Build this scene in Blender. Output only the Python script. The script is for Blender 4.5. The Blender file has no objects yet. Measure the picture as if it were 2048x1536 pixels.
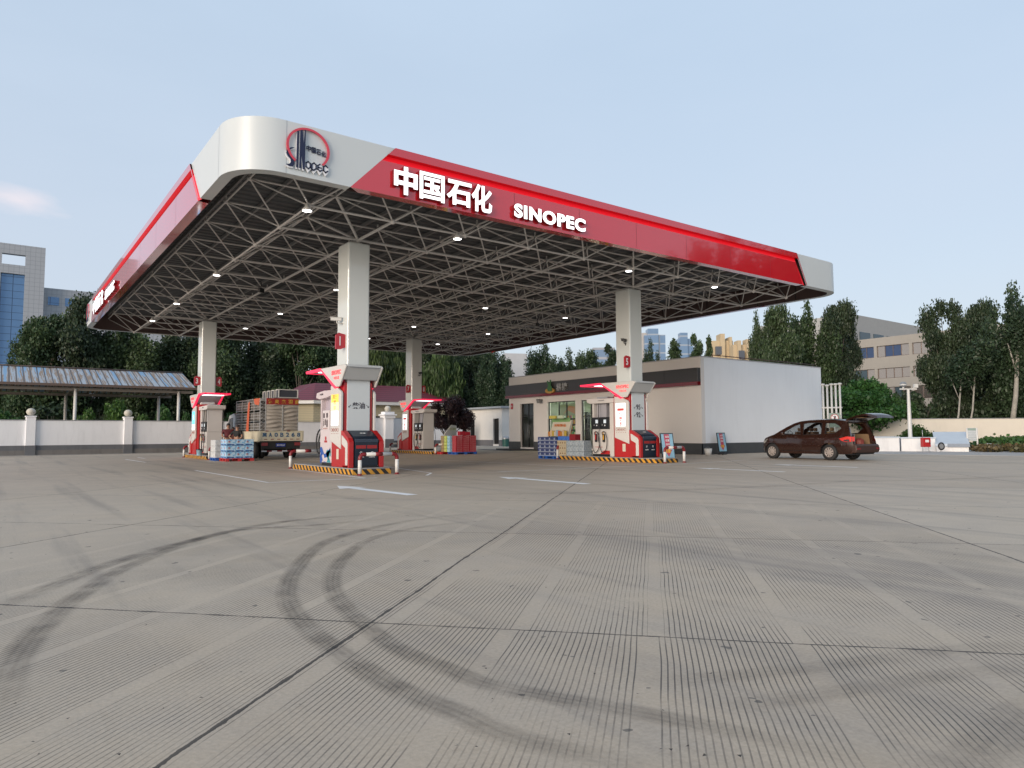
import bpy, bmesh, math, random
import numpy as np
from mathutils import Vector, Matrix
from mathutils.geometry import tessellate_polygon
R = math.radians
PI = math.pi
sc = bpy.context.scene
C = sc.collection

# ---------------------------------------------------------------- camera
F_PX, CAM_H = 1409.2, 1.25
PITCH, ROLL, YAW = R(4.026), R(-0.293), R(53.538)
fw = Vector((math.cos(PITCH)*math.cos(YAW), math.cos(PITCH)*math.sin(YAW), math.sin(PITCH)))
r0 = Vector((math.sin(YAW), -math.cos(YAW), 0)); u0 = r0.cross(fw)
rt = r0*math.cos(ROLL)+u0*math.sin(ROLL); up = -r0*math.sin(ROLL)+u0*math.cos(ROLL)
cam = bpy.data.cameras.new('camera'); cam_o = bpy.data.objects.new('camera', cam); C.objects.link(cam_o)
m3 = Matrix((rt, up, -fw)).transposed()
cam_o.matrix_world = Matrix.Translation((0, 0, CAM_H)) @ m3.to_4x4()
cam.sensor_width = 36; cam.lens = F_PX/2048*36; cam.clip_end = 3000; cam.clip_start = 0.05
sc.camera = cam_o

# ---------------------------------------------------------------- world, sun, exposure
w = bpy.data.worlds.new('World'); sc.world = w; w.use_nodes = True
nt = w.node_tree; nt.nodes.clear()
SUN_EL, SUN_AZ = 9.0, -110.0          # azimuth measured from +Y towards +X
sky = nt.nodes.new('ShaderNodeTexSky'); sky.sky_type = 'NISHITA'; sky.sun_disc = False
sky.sun_elevation = R(SUN_EL); sky.sun_rotation = R(SUN_AZ)
sky.air_density = 1.0; sky.dust_density = 1.6; sky.ozone_density = 1.3
# thin even cloud veil over the clear sky plus a few soft clouds low in the left
veil = nt.nodes.new('ShaderNodeMix'); veil.data_type = 'RGBA'
bg = nt.nodes.new('ShaderNodeBackground'); out = nt.nodes.new('ShaderNodeOutputWorld')
tc = nt.nodes.new('ShaderNodeTexCoord'); mp = nt.nodes.new('ShaderNodeMapping')
mp.inputs['Scale'].default_value = (1, 1, 3.2)
nz = nt.nodes.new('ShaderNodeTexNoise'); nz.inputs['Scale'].default_value = 2.2; nz.inputs['Detail'].default_value = 5
cr = nt.nodes.new('ShaderNodeMapRange'); cr.inputs[1].default_value = .35; cr.inputs[2].default_value = .75
cr.inputs[3].default_value = 0.80; cr.inputs[4].default_value = 0.90
nt.links.new(tc.outputs['Generated'], mp.inputs['Vector']); nt.links.new(mp.outputs[0], nz.inputs['Vector'])
nt.links.new(nz.outputs['Fac'], cr.inputs[0]); nt.links.new(cr.outputs[0], veil.inputs[0])
sz_ = nt.nodes.new('ShaderNodeSeparateXYZ'); nt.links.new(tc.outputs['Generated'], sz_.inputs[0])
el = nt.nodes.new('ShaderNodeMapRange'); el.inputs[1].default_value = 0.0; el.inputs[2].default_value = 0.55; nt.links.new(sz_.outputs[2], el.inputs[0])
gv = nt.nodes.new('ShaderNodeMix'); gv.data_type = 'RGBA'; gv.inputs[6].default_value = (2.98, 3.22, 3.70, 1); gv.inputs[7].default_value = (2.62, 3.22, 3.98, 1)
nt.links.new(el.outputs[0], gv.inputs[0]); nt.links.new(gv.outputs[2], veil.inputs[7])
def wm(op, a, b=None, clamp=False):
    n_ = nt.nodes.new('ShaderNodeMath'); n_.operation = op; n_.use_clamp = clamp
    for i_, x_ in enumerate((a, b)):
        if x_ is None: continue
        if isinstance(x_, (int, float)): n_.inputs[i_].default_value = x_
        else: nt.links.new(x_, n_.inputs[i_])
    return n_.outputs[0]
cdir = (fw + rt*((40-1024)/F_PX) - up*((402-768)/F_PX)).normalized()
vs_ = nt.nodes.new('ShaderNodeVectorMath'); vs_.operation = 'SUBTRACT'; nt.links.new(tc.outputs['Generated'], vs_.inputs[0]); vs_.inputs[1].default_value = cdir
vm_ = nt.nodes.new('ShaderNodeVectorMath'); vm_.operation = 'MULTIPLY'; nt.links.new(vs_.outputs[0], vm_.inputs[0]); vm_.inputs[1].default_value = (1, 1, 3.2)
vl_ = nt.nodes.new('ShaderNodeVectorMath'); vl_.operation = 'LENGTH'; nt.links.new(vm_.outputs[0], vl_.inputs[0])
cn = nt.nodes.new('ShaderNodeTexNoise'); cn.inputs['Scale'].default_value = 14; cn.inputs['Detail'].default_value = 6; nt.links.new(mp.outputs[0], cn.inputs['Vector'])
cf = wm('MULTIPLY', wm('SUBTRACT', wm('ADD', wm('MULTIPLY', wm('SUBTRACT', .045, vl_.outputs['Value']), 16), wm('MULTIPLY', cn.outputs['Fac'], 1.6)), .75, True), .75)
cm = nt.nodes.new('ShaderNodeMix'); cm.data_type = 'RGBA'; nt.links.new(cf, cm.inputs[0]); nt.links.new(veil.outputs[2], cm.inputs[6]); cm.inputs[7].default_value = (4.1, 3.75, 3.95, 1)
nt.links.new(cm.outputs[2], bg.inputs['Color'])
nt.links.new(sky.outputs[0], veil.inputs[6])
bg.inputs['Strength'].default_value = 0.15
nt.links.new(bg.outputs[0], out.inputs[0])
sun = bpy.data.lights.new('sun', 'SUN'); sun.energy = 2.3; sun.angle = R(32); sun.color = (1, .86, .73)
sun_o = bpy.data.objects.new('sun', sun); C.objects.link(sun_o)
sd = Vector((math.sin(R(SUN_AZ))*math.cos(R(SUN_EL)), math.cos(R(SUN_AZ))*math.cos(R(SUN_EL)), math.sin(R(SUN_EL))))
sun_o.rotation_euler = sd.to_track_quat('Z', 'Y').to_euler()
sc.view_settings.view_transform = 'Standard'; sc.view_settings.look = 'None'
sc.view_settings.gamma = 1; sc.view_settings.exposure = 0.60

# ---------------------------------------------------------------- survey helpers (photo pixel -> world point)
CAMP = Vector((0, 0, CAM_H))
def ray(px, py): return fw + rt*((px-1024)/F_PX) - up*((py-768)/F_PX)
def G(px, py, z=0.0):
    d = ray(px, py); return CAMP + d*((z-CAM_H)/d.z)
def onX(px, py, x): d = ray(px, py); return CAMP + d*(x/d.x)
def onY(px, py, y): d = ray(px, py); return CAMP + d*(y/d.y)
def at(px, py, dep): return CAMP + ray(px, py)*dep

# ---------------------------------------------------------------- object helpers
def props(o, label=None, cat=None, group=None, kind=None):
    if label: o['label'] = label
    if cat: o['category'] = cat
    if group: o['group'] = group
    if kind: o['kind'] = kind
    return o
def empty(name, loc=(0, 0, 0), rz=0, label=None, cat=None, group=None):
    o = bpy.data.objects.new(name, None); C.objects.link(o)
    o.location = loc; o.rotation_euler = (0, 0, rz); o.empty_display_size = .2
    return props(o, label, cat, group)
def copy_tree(o, parent=None):
    c = o.copy(); C.objects.link(c); c.parent = parent
    for ch in [x for x in bpy.data.objects if x.parent == o]: copy_tree(ch, c)
    return c
class MB:
    def __init__(s): s.v = []; s.f = []; s.m = []; s.sm = []
    def add(s, vs, fs, mi=0, smooth=False):
        n = len(s.v); s.v += [tuple(v) for v in vs]
        for f in fs: s.f.append([i+n for i in f]); s.m.append(mi); s.sm.append(smooth)
        return s
    def box(s, x0, x1, y0, y1, z0, z1, mi=0):
        vs = [(x, y, z) for z in (z0, z1) for y in (y0, y1) for x in (x0, x1)]
        return s.add(vs, [(0, 2, 3, 1), (4, 5, 7, 6), (0, 1, 5, 4), (2, 6, 7, 3), (0, 4, 6, 2), (1, 3, 7, 5)], mi)
    def quad(s, *p, mi=0): return s.add(p, [tuple(range(len(p)))], mi)
    def prism(s, poly, axis, a, b, mi=0):
        """poly: 2D points; axis 'x': (y,z), 'y': (x,z), 'z': (x,y)"""
        def P(p, t): return {'x': (t, p[0], p[1]), 'y': (p[0], t, p[1]), 'z': (p[0], p[1], t)}[axis]
        n = len(poly); vs = [P(p, a) for p in poly]+[P(p, b) for p in poly]
        fs = [tuple(range(n))[::-1], tuple(range(n, 2*n))]+[(i, (i+1) % n, n+(i+1) % n, n+i) for i in range(n)]
        return s.add(vs, fs, mi)
    def tube(s, pts, r, n=8, mi=0, closed=False, caps=True):
        pts = [Vector(p) for p in pts]; m = len(pts); rs = r if isinstance(r, (list, tuple)) else [r]*m
        vs = []; prev = None
        for i, p in enumerate(pts):
            a = pts[i-1] if i else (pts[-1] if closed else p); b = pts[(i+1) % m] if (i < m-1 or closed) else p
            t = (b-a).normalized()
            if prev is None: prev = t.orthogonal().normalized()
            prev = (prev-t*prev.dot(t)).normalized(); q = t.cross(prev)
            for k in range(n): vs.append(p+(prev*math.cos(2*PI*k/n)+q*math.sin(2*PI*k/n))*rs[i])
        fs = []
        for i in range(m if closed else m-1):
            j = (i+1) % m
            for k in range(n): fs.append((i*n+k, i*n+(k+1) % n, j*n+(k+1) % n, j*n+k))
        s.add(vs, fs, mi, True)
        if caps and not closed:
            b0 = len(s.v)-m*n
            s.f.append([b0+k for k in range(n)][::-1]); s.m.append(mi); s.sm.append(False)
            s.f.append([b0+(m-1)*n+k for k in range(n)]); s.m.append(mi); s.sm.append(False)
        return s
    def lathe(s, prof, c=(0, 0), n=20, mi=0, smooth=True):
        vs = []; fs = []
        for r, z in prof:
            for k in range(n): vs.append((c[0]+r*math.cos(2*PI*k/n), c[1]+r*math.sin(2*PI*k/n), z))
        for i in range(len(prof)-1):
            for k in range(n): fs.append((i*n+k, i*n+(k+1) % n, (i+1)*n+(k+1) % n, (i+1)*n+k))
        return s.add(vs, fs, mi, smooth)
    def disc(s, c, nrm, r, n=20, mi=0, t=0.0):
        nrm = Vector(nrm).normalized(); a = nrm.orthogonal().normalized(); b = nrm.cross(a); c = Vector(c)
        if t:
            return s.tube([c-nrm*t/2, c+nrm*t/2], r, n, mi)
        return s.add([c+(a*math.cos(2*PI*k/n)+b*math.sin(2*PI*k/n))*r for k in range(n)], [tuple(range(n))], mi)
    def ball(s, c, r, n=14, mi=0, sz=1.0):
        return s.lathe([(max(r*math.sin(PI*i/8), .0005), c[2]-r*sz*math.cos(PI*i/8)) for i in range(9)], (c[0], c[1]), n, mi)
    def build(s, name, mats, parent=None, bevel=0, seg=2):
        me = bpy.data.meshes.new(name); me.from_pydata(s.v, [], s.f)
        if not isinstance(mats, (list, tuple)): mats = [mats]
        for m in mats: me.materials.append(m)
        me.polygons.foreach_set('material_index', s.m); me.polygons.foreach_set('use_smooth', s.sm); me.update()
        o = bpy.data.objects.new(name, me); C.objects.link(o); o.parent = parent
        if bevel:
            b = o.modifiers.new('bevel', 'BEVEL'); b.width = bevel; b.segments = seg; b.limit_method = 'ANGLE'; b.angle_limit = R(40)
        return o
def box(name, x0, x1, y0, y1, z0, z1, m, parent=None, bevel=0): return MB().box(x0, x1, y0, y1, z0, z1).build(name, m, parent, bevel)

# ---------------------------------------------------------------- materials
def lin(c):
    if isinstance(c, str):
        c = [int(c[i:i+2], 16)/255 for i in (1, 3, 5)]
        return tuple(((x+.055)/1.055)**2.4 if x > .04045 else x/12.92 for x in c)
    return tuple(c)
MATS = {}
def N(t, typ, **kw):
    n = t.nodes.new(typ)
    for k, v in kw.items():
        if k.startswith('i_'): n.inputs[int(k[2:]) if k[2:].isdigit() else k[2:]].default_value = v
        else: setattr(n, k, v)
    return n
def mth(t, op, a, b=None, c=None, clamp=False):
    n = t.nodes.new('ShaderNodeMath'); n.operation = op; n.use_clamp = clamp
    for i, x in enumerate((a, b, c)):
        if x is None: continue
        if isinstance(x, (int, float)): n.inputs[i].default_value = x
        else: t.links.new(x, n.inputs[i])
    return n.outputs[0]
def mixc(t, f, a, b):
    n = t.nodes.new('ShaderNodeMix'); n.data_type = 'RGBA'
    for i, x in ((0, f), (6, a), (7, b)):
        if isinstance(x, (int, float)): n.inputs[i].default_value = x
        elif isinstance(x, tuple): n.inputs[i].default_value = (*x[:3], 1)
        else: t.links.new(x, n.inputs[i])
    return n.outputs[2]
def noise(t, vec, scale, detail=3, rough=.55):
    n = t.nodes.new('ShaderNodeTexNoise'); n.inputs['Scale'].default_value = scale
    n.inputs['Detail'].default_value = detail; n.inputs['Roughness'].default_value = rough
    if vec is not None: t.links.new(vec, n.inputs['Vector'])
    return n.outputs['Fac']
def newmat(name):
    m = bpy.data.materials.new(name); m.use_nodes = True
    t = m.node_tree; b = t.nodes['Principled BSDF']
    g = t.nodes.new('ShaderNodeNewGeometry')
    return m, t, b, g.outputs['Position']
def mat(name, col, rough=.5, metal=0, var=.06, vs=1.5, bump=0, bs=40, coat=0, emit=None, es=1, spec=.5, dirt=0):
    if name in MATS: return MATS[name]
    m, t, b, pos = newmat(name); c = lin(col)
    if var or dirt:
        tcn = t.nodes.new('ShaderNodeTexCoord')
        f = noise(t, pos, vs, 4)
        k = mth(t, 'MULTIPLY_ADD', f, 2*var*1.6, 1-var*1.6)
        hs = t.nodes.new('ShaderNodeVectorMath'); hs.operation = 'SCALE'; hs.inputs[0].default_value = c
        t.links.new(k, hs.inputs['Scale']); src = hs.outputs[0]
        if dirt:
            mpn = t.nodes.new('ShaderNodeMapping'); mpn.inputs['Scale'].default_value = (2.2, 2.2, .35)
            t.links.new(pos, mpn.inputs[0])
            d = noise(t, mpn.outputs[0], 1.3, 6, .7)
            dd = mth(t, 'MULTIPLY', mth(t, 'SUBTRACT', d, .5, clamp=True), dirt*5, clamp=True)
            src = mixc(t, dd, src, tuple(x*.45 for x in c))
        t.links.new(src, b.inputs['Base Color'])
        t.links.new(mth(t, 'MULTIPLY_ADD', noise(t, pos, vs*3, 4), .12, rough-.06, clamp=True), b.inputs['Roughness'])
    else:
        b.inputs['Base Color'].default_value = (*c, 1); b.inputs['Roughness'].default_value = rough
    b.inputs['Metallic'].default_value = metal; b.inputs['Specular IOR Level'].default_value = spec
    if coat: b.inputs['Coat Weight'].default_value = coat; b.inputs['Coat Roughness'].default_value = .04
    if bump:
        bn = t.nodes.new('ShaderNodeBump'); bn.inputs['Strength'].default_value = bump; bn.inputs['Distance'].default_value = .01
        t.links.new(noise(t, pos, bs, 4), bn.inputs['Height']); t.links.new(bn.outputs[0], b.inputs['Normal'])
    if emit:
        b.inputs['Emission Color'].default_value = (*lin(emit), 1); b.inputs['Emission Strength'].default_value = es
    MATS[name] = m; return m
def glassmat(name, tint=(.9, .95, .95), refl=.25, dark=0.0):
    if name in MATS: return MATS[name]
    m = bpy.data.materials.new(name); m.use_nodes = True; t = m.node_tree; t.nodes.clear()
    o = t.nodes.new('ShaderNodeOutputMaterial'); mx = t.nodes.new('ShaderNodeMixShader')
    tr = t.nodes.new('ShaderNodeBsdfTransparent'); tr.inputs[0].default_value = (*tint, 1)
    gl = t.nodes.new('ShaderNodeBsdfGlossy'); gl.inputs['Roughness'].default_value = .02
    fr = t.nodes.new('ShaderNodeLayerWeight')
    t.links.new(mth(t, 'MULTIPLY_ADD', mth(t, 'POWER', fr.outputs['Facing'], 4.0), .7, .05), mx.inputs[0])
    t.links.new(tr.outputs[0], mx.inputs[1]); t.links.new(gl.outputs[0], mx.inputs[2]); t.links.new(mx.outputs[0], o.inputs[0])
    MATS[name] = m; return m

white_panel = mat('white_panel', (.58, .615, .62), .34, var=.02, vs=.6, coat=.08)
red_panel = mat('red_panel', (.58, .012, .024), .12, var=.03, vs=.5, coat=1.0, spec=.9)
red_led = mat('red_led', (.5, .01, .02), .4, var=0, emit=(1, .01, .02), es=.28)
pink_led = mat('pink_led', (.6, .03, .06), .3, var=0, emit=(1, .02, .09), es=.6)
white_led = mat('white_led', (.9, .9, .9), .4, var=0, emit=(.95, .97, 1), es=.95)
lamp_led = mat('lamp_led', (1, 1, 1), .4, var=0, emit=(1, .97, .95), es=6)
steel = mat('frame_steel', (.64, .62, .595), .5, var=.06)
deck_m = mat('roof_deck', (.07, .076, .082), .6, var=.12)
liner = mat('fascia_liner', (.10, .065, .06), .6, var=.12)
col_m = mat('column_cladding', (.62, .65, .63), .14, var=.02, vs=.7, coat=.3)
navy = mat('navy_plastic', (.012, .02, .034), .3, var=.08)
navy_mark = mat('navy_mark', (.008, .012, .05), .35, var=0)
black = mat('black_plastic', (.012, .012, .014), .35, var=.1)
rubber = mat('rubber', (.018, .018, .019), .7, var=.1)
red_paint = mat('red_paint', (.43, .016, .018), .3, var=.05, coat=.2)
darkred = mat('dark_red_paint', (.2, .01, .014), .4, var=.08)
white_paint = mat('white_paint', (.66, .65, .62), .45, var=.05, dirt=.12)
concrete_edge = mat('island_concrete', (.34, .33, .32), .8, var=.12, vs=3, bump=.3)
white_mark = mat('white_mark', (.75, .76, .77), .4, var=0)
grey_metal = mat('grey_metal', (.42, .43, .44), .35, metal=.5, var=.08)
shop_wall = mat('shop_wall', (.76, .73, .70), .75, var=.03, vs=.5, dirt=.03)
dark_base = mat('dark_base', (.065, .07, .075), .7, var=.1, dirt=.1)
yellow_m = mat('yellow_plastic', (.7, .38, .02), .4)

# ---------------------------------------------------------------- text helper
def text_mesh(body, bold=0.0):
    cu = bpy.data.curves.new('txt', 'FONT'); cu.space_character = 1.12 if bold > .035 and len(body) > 3 else 1.0; cu.body = body; cu.size = 1; cu.resolution_u = 4
    cu.fill_mode = 'BOTH'; cu.offset = bold; cu.align_x = 'CENTER'; cu.extrude = .05
    o = bpy.data.objects.new('txt', cu); C.objects.link(o)
    dg = bpy.context.evaluated_depsgraph_get(); dg.update()
    me = bpy.data.meshes.new_from_object(o.evaluated_get(dg))
    bpy.data.objects.remove(o); bpy.data.curves.remove(cu); return me
def text(name, body, m, c, w_, h_, n, right, parent=None, t=.01, bold=0.0, shear=0.0):
    """fit body into w_ x h_, centred at c, standing out t along n, reading along right"""
    me = text_mesh(body, bold); co = np.empty(len(me.vertices)*3); me.vertices.foreach_get('co', co); co = co.reshape(-1, 3)
    lo, hi = co.min(0), co.max(0); s = (hi-lo); s[s == 0] = 1
    q = (co-lo)/s; q[:, 0] -= .5; q[:, 1] -= .5
    rv, nv, zv = np.array(right, float), np.array(n, float), np.array((0, 0, 1.))
    if isinstance(h_, tuple): zv = np.array(h_[1], float); h_ = h_[0]
    out_ = np.array(c)+np.outer(q[:, 0]*w_, rv)+np.outer(q[:, 1]*h_, zv)+np.outer(q[:, 2]*t, nv)
    me.vertices.foreach_set('co', out_.ravel()); me.materials.clear(); me.materials.append(m)
    for p in me.polygons: p.material_index = 0
    me.update(); me.name = name
    o = bpy.data.objects.new(name, me); C.objects.link(o); o.parent = parent; return o
FX = dict(n=(-1, 0, 0), right=(0, -1, 0)); FY = dict(n=(0, -1, 0), right=(1, 0, 0))
BX = dict(n=(1, 0, 0), right=(0, 1, 0)); BY = dict(n=(0, 1, 0), right=(-1, 0, 0))

# ================================================================ GROUND
def ground_material():
    m, t, b, pos = newmat('yard_concrete')
    sx = t.nodes.new('ShaderNodeSeparateXYZ'); t.links.new(pos, sx.inputs[0]); x, y = sx.outputs[0], sx.outputs[1]
    th = R(42.5); c_, s_ = math.cos(th), math.sin(th)
    warp = mth(t, 'MULTIPLY_ADD', noise(t, pos, .6, 3), .05, -.025)
    u = mth(t, 'ADD', mth(t, 'ADD', mth(t, 'MULTIPLY', x, c_), mth(t, 'MULTIPLY', y, s_)), warp)
    v = mth(t, 'ADD', mth(t, 'SUBTRACT', mth(t, 'MULTIPLY', y, c_), mth(t, 'MULTIPLY', x, s_)), warp)
    def jdist(a, off, per):                       # distance to the nearest joint
        k = mth(t, 'DIVIDE', mth(t, 'SUBTRACT', a, off), per)
        return mth(t, 'MULTIPLY', mth(t, 'ABSOLUTE', mth(t, 'SUBTRACT', k, mth(t, 'ROUND', k))), per)
    ju, jv = jdist(u, 4.52, 4.27), jdist(v, 1.85, 5.33)
    rag = mth(t, 'MULTIPLY_ADD', mth(t, 'POWER', noise(t, pos, 5, 6, .7), 3.0), .06, .0015)
    joint = mth(t, 'MAXIMUM', mth(t, 'LESS_THAN', ju, rag), mth(t, 'LESS_THAN', jv, mth(t, 'ADD', rag, .003)))
    # per-slab tone
    cx = t.nodes.new('ShaderNodeCombineXYZ')
    t.links.new(mth(t, 'FLOOR', mth(t, 'DIVIDE', mth(t, 'SUBTRACT', u, 4.52), 4.27)), cx.inputs[0])
    t.links.new(mth(t, 'FLOOR', mth(t, 'DIVIDE', mth(t, 'SUBTRACT', v, 1.85), 5.33)), cx.inputs[1])
    wn = t.nodes.new('ShaderNodeTexWhiteNoise'); t.links.new(cx.outputs[0], wn.inputs[0]); slab = wn.outputs[0]
    # saw-cut grooves in bands across the approach slabs
    gr = mth(t, 'FRACT', mth(t, 'DIVIDE', v, .0335))
    grl = mth(t, 'MULTIPLY', mth(t, 'LESS_THAN', gr, .22), mth(t, 'LESS_THAN', mth(t, 'ABSOLUTE', mth(t, 'SUBTRACT', v, 1.9)), 5.25))
    bshift = mth(t, 'MULTIPLY', slab, .25)
    band = mth(t, 'GREATER_THAN', mth(t, 'FRACT', mth(t, 'DIVIDE', mth(t, 'ADD', v, bshift), .86)), .12)
    wear = mth(t, 'MULTIPLY_ADD', noise(t, pos, .62, 5, .65), 5.0, -1.75, clamp=True)
    fade = mth(t, 'MULTIPLY_ADD', u, -.10, 1.6, clamp=True)
    fadel = mth(t, 'MULTIPLY_ADD', mth(t, 'ABSOLUTE', mth(t, 'SUBTRACT', v, 1.0)), -.55, 3.2, clamp=True)
    groove = mth(t, 'MULTIPLY', mth(t, 'MULTIPLY', grl, band), mth(t, 'MULTIPLY', mth(t, 'MULTIPLY', wear, fade), fadel))
    big = noise(t, pos, .22, 5, .6); mid = noise(t, pos, 1.6, 6, .65); fine = noise(t, pos, 45, 3, .6)
    # long faint streaks where wheels run under the roof (along y) and across the apron
    mp1 = t.nodes.new('ShaderNodeMapping'); mp1.inputs['Scale'].default_value = (1.5, .07, 1); mp1.inputs['Rotation'].default_value = (0, 0, R(8)); t.links.new(pos, mp1.inputs[0])
    st = noise(t, mp1.outputs[0], 1.0, 5, .6)
    base = mixc(t, mth(t, 'MULTIPLY_ADD', big, 2.2, -.6, clamp=True), (.40, .316, .232), (.55, .448, .338))
    base = mixc(t, mth(t, 'MULTIPLY_ADD', slab, .62, 0), base, (.57, .475, .365))
    base = mixc(t, mth(t, 'MULTIPLY_ADD', mid, 1.4, -.45, clamp=True), base, (.42, .36, .30))
    base = mixc(t, mth(t, 'MULTIPLY', mth(t, 'SUBTRACT', st, .52, clamp=True), 3.4, clamp=True), base, (.25, .215, .185))
    # pale worn patch under the roof edge
    blotch = mth(t, 'MULTIPLY', mth(t, 'SUBTRACT', noise(t, pos, .9, 7, .75), .62, clamp=True), 5, clamp=True)
    base = mixc(t, mth(t, 'MULTIPLY', blotch, .5), base, (.55, .49, .41))
    tan_ = mth(t, 'MULTIPLY', mth(t, 'SUBTRACT', noise(t, pos, .45, 6, .7), .50, clamp=True), 4.5, clamp=True)
    base = mixc(t, mth(t, 'MULTIPLY', tan_, .55), base, (.46, .365, .26))
    oil = mth(t, 'MULTIPLY', mth(t, 'SUBTRACT', noise(t, pos, 2.6, 5, .75), .66, clamp=True), 9, clamp=True)
    base = mixc(t, mth(t, 'MULTIPLY', oil, .42), base, (.17, .15, .14))
    scr = t.nodes.new('ShaderNodeMapping'); scr.inputs['Scale'].default_value = (3.2, .35, 1); scr.inputs['Rotation'].default_value = (0, 0, R(62)); t.links.new(pos, scr.inputs[0])
    sc2 = mth(t, 'MULTIPLY', mth(t, 'SUBTRACT', noise(t, scr.outputs[0], 1.1, 7, .75), .60, clamp=True), 6, clamp=True)
    base = mixc(t, mth(t, 'MULTIPLY', sc2, .35), base, (.20, .18, .165))
    wht = mth(t, 'MULTIPLY', mth(t, 'SUBTRACT', noise(t, pos, 3.8, 8, .8), .68, clamp=True), 10, clamp=True)
    base = mixc(t, mth(t, 'MULTIPLY', wht, .45), base, (.66, .62, .57))
    spk = mth(t, 'GREATER_THAN', noise(t, pos, 7, 2, .4), .74)
    base = mixc(t, mth(t, 'MULTIPLY', spk, .7), base, (.08, .075, .07))
    hs = t.nodes.new('ShaderNodeVectorMath'); hs.operation = 'SCALE'; t.links.new(base, hs.inputs[0])
    t.links.new(mth(t, 'MULTIPLY_ADD', fine, .5, .75), hs.inputs['Scale'])
    base = mixc(t, mth(t, 'MULTIPLY', groove, .80), hs.outputs[0], (.05, .045, .042))
    base = mixc(t, mth(t, 'MULTIPLY', joint, .85), base, (.035, .03, .027))
    t.links.new(base, b.inputs['Base Color'])
    t.links.new(mth(t, 'MULTIPLY_ADD', mid, .25, .55), b.inputs['Roughness'])
    b.inputs['Specular IOR Level'].default_value = .35
    bn = t.nodes.new('ShaderNodeBump'); bn.inputs['Distance'].default_value = .004; bn.inputs['Strength'].default_value = .35
    t.links.new(mth(t, 'SUBTRACT', fine, mth(t, 'MULTIPLY', mth(t, 'MAXIMUM', groove, joint), 2)), bn.inputs['Height'])
    t.links.new(bn.outputs[0], b.inputs['Normal']); return m
def earth_material():
    m, t, b, pos = newmat('earth')
    f = mth(t, 'MULTIPLY_ADD', noise(t, pos, .3, 6, .7), 3, -1, clamp=True)
    t.links.new(mixc(t, f, (.05, .06, .025), (.13, .10, .07)), b.inputs['Base Color']); b.inputs['Roughness'].default_value = .9; return m
g = MB(); g.quad((-1500, -1500, -.06), (1500, -1500, -.06), (1500, 1500, -.06), (-1500, 1500, -.06))
props(g.build('ground', earth_material()), kind='structure')
yd = MB(); yd.prism([(-60, -60), (75, -60), (75, 10.5), (43.7, 22.0), (46.2, 26.5), (60, 70), (24, 72), (24, 56.2), (-60, 46)], 'z', -.05, 0)
props(yd.build('concrete_yard', ground_material()), kind='structure')
pale = mat('pale_concrete', (.40, .38, .355), .8, var=.12, vs=1.2, bump=.2, bs=20)
pv = MB(); pv.prism([(39.5, 21.3), (41.2, 13.8), (41.9, 11.6), (75, 0), (75, 11.3), (52, 19.8), (46.3, 26)], 'z', -.04, .012)
pv.prism([(40.6, 45), (45.5, 44.9), (50, 66), (38, 66)], 'z', -.04, .010)
pv.prism([(-20, 53.2), (14, 55.7), (24, 56.0), (24, 56.9), (-20, 54.2)], 'z', -.04, .010)
props(pv.build('pavement', pale), kind='structure')

# painted markings, 4 mm sheets
mk_white = mat('road_paint', (.86, .85, .83), .6, var=.08, vs=3, bump=.1)
mk_old = mat('worn_road_paint', (.60, .57, .52), .7, var=.25, vs=4)
def arrow(x, y0, y1, wsh=.13, head=.85, m=mk_white, lean=.0):
    """straight-on arrow lying along y, tip at y1, with a half head on the side towards the camera"""
    b = MB(); z = .005
    b.quad((x-wsh, y0, z), (x+wsh, y0, z), (x+wsh+lean, y1-head, z), (x-wsh+lean, y1-head, z))
    b.quad((x-wsh*2.6+lean, y1-head*.95, z), (x+wsh*2.6+lean, y1-head*.95, z), (x+lean, y1+.15, z))
    props(b.build('painted_arrow', m), kind='structure')
arrow(7.02, 12.95, 16.3, lean=-.18); arrow(11.87, 12.95, 16.6)
arrow(20.15, 12.85, 16.3, wsh=.11); arrow(24.53, 12.8, 16.1, wsh=.11)
def stripe(pts, wd, m=mk_white, z=.005):
    b = MB()
    for (x0, y0), (x1, y1) in zip(pts, pts[1:]):
        d = Vector((x1-x0, y1-y0)).normalized(); n = Vector((-d.y, d.x))*wd/2
        b.quad((x0-n.x, y0-n.y, z), (x1-n.x, y1-n.y, z), (x1+n.x, y1+n.y, z), (x0+n.x, y0+n.y, z)); z += .0006
    props(b.build('painted_line', m), kind='structure')
stripe([(5.9, 26.9), (5.9, 18.72)], .10); stripe([(5.86, 18.72), (9.0, 18.72)], .13); stripe([(8.80, 25.6), (8.66, 18.7)], .12)
stripe([(5.75, 41.9), (5.85, 36.6)], .12); stripe([(6.8, 45.2), (6.82, 42.8)], .12); stripe([(9.5, 38.0), (9.3, 45)], .1, mk_old)
stripe([(12.7, 34), (12.67, 26.6), (11.4, 19.8), (10.6, 18.7)], .09); stripe([(10.6, 18.72), (13.6, 18.72)], .09, mk_old)
stripe([(13.4, 18.95), (21.3, 18.7), (27, 19.3)], .22, mk_old); stripe([(15.8, 33), (16.2, 19.6), (17.8, 18.9)], .08, mk_old)
stripe([(17.6, 19.6), (17.4, 30)], .09); stripe([(26.3, 20.4), (26.6, 33)], .09, mk_old); stripe([(26, 18.3), (30, 17.6)], .1, mk_old)

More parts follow.
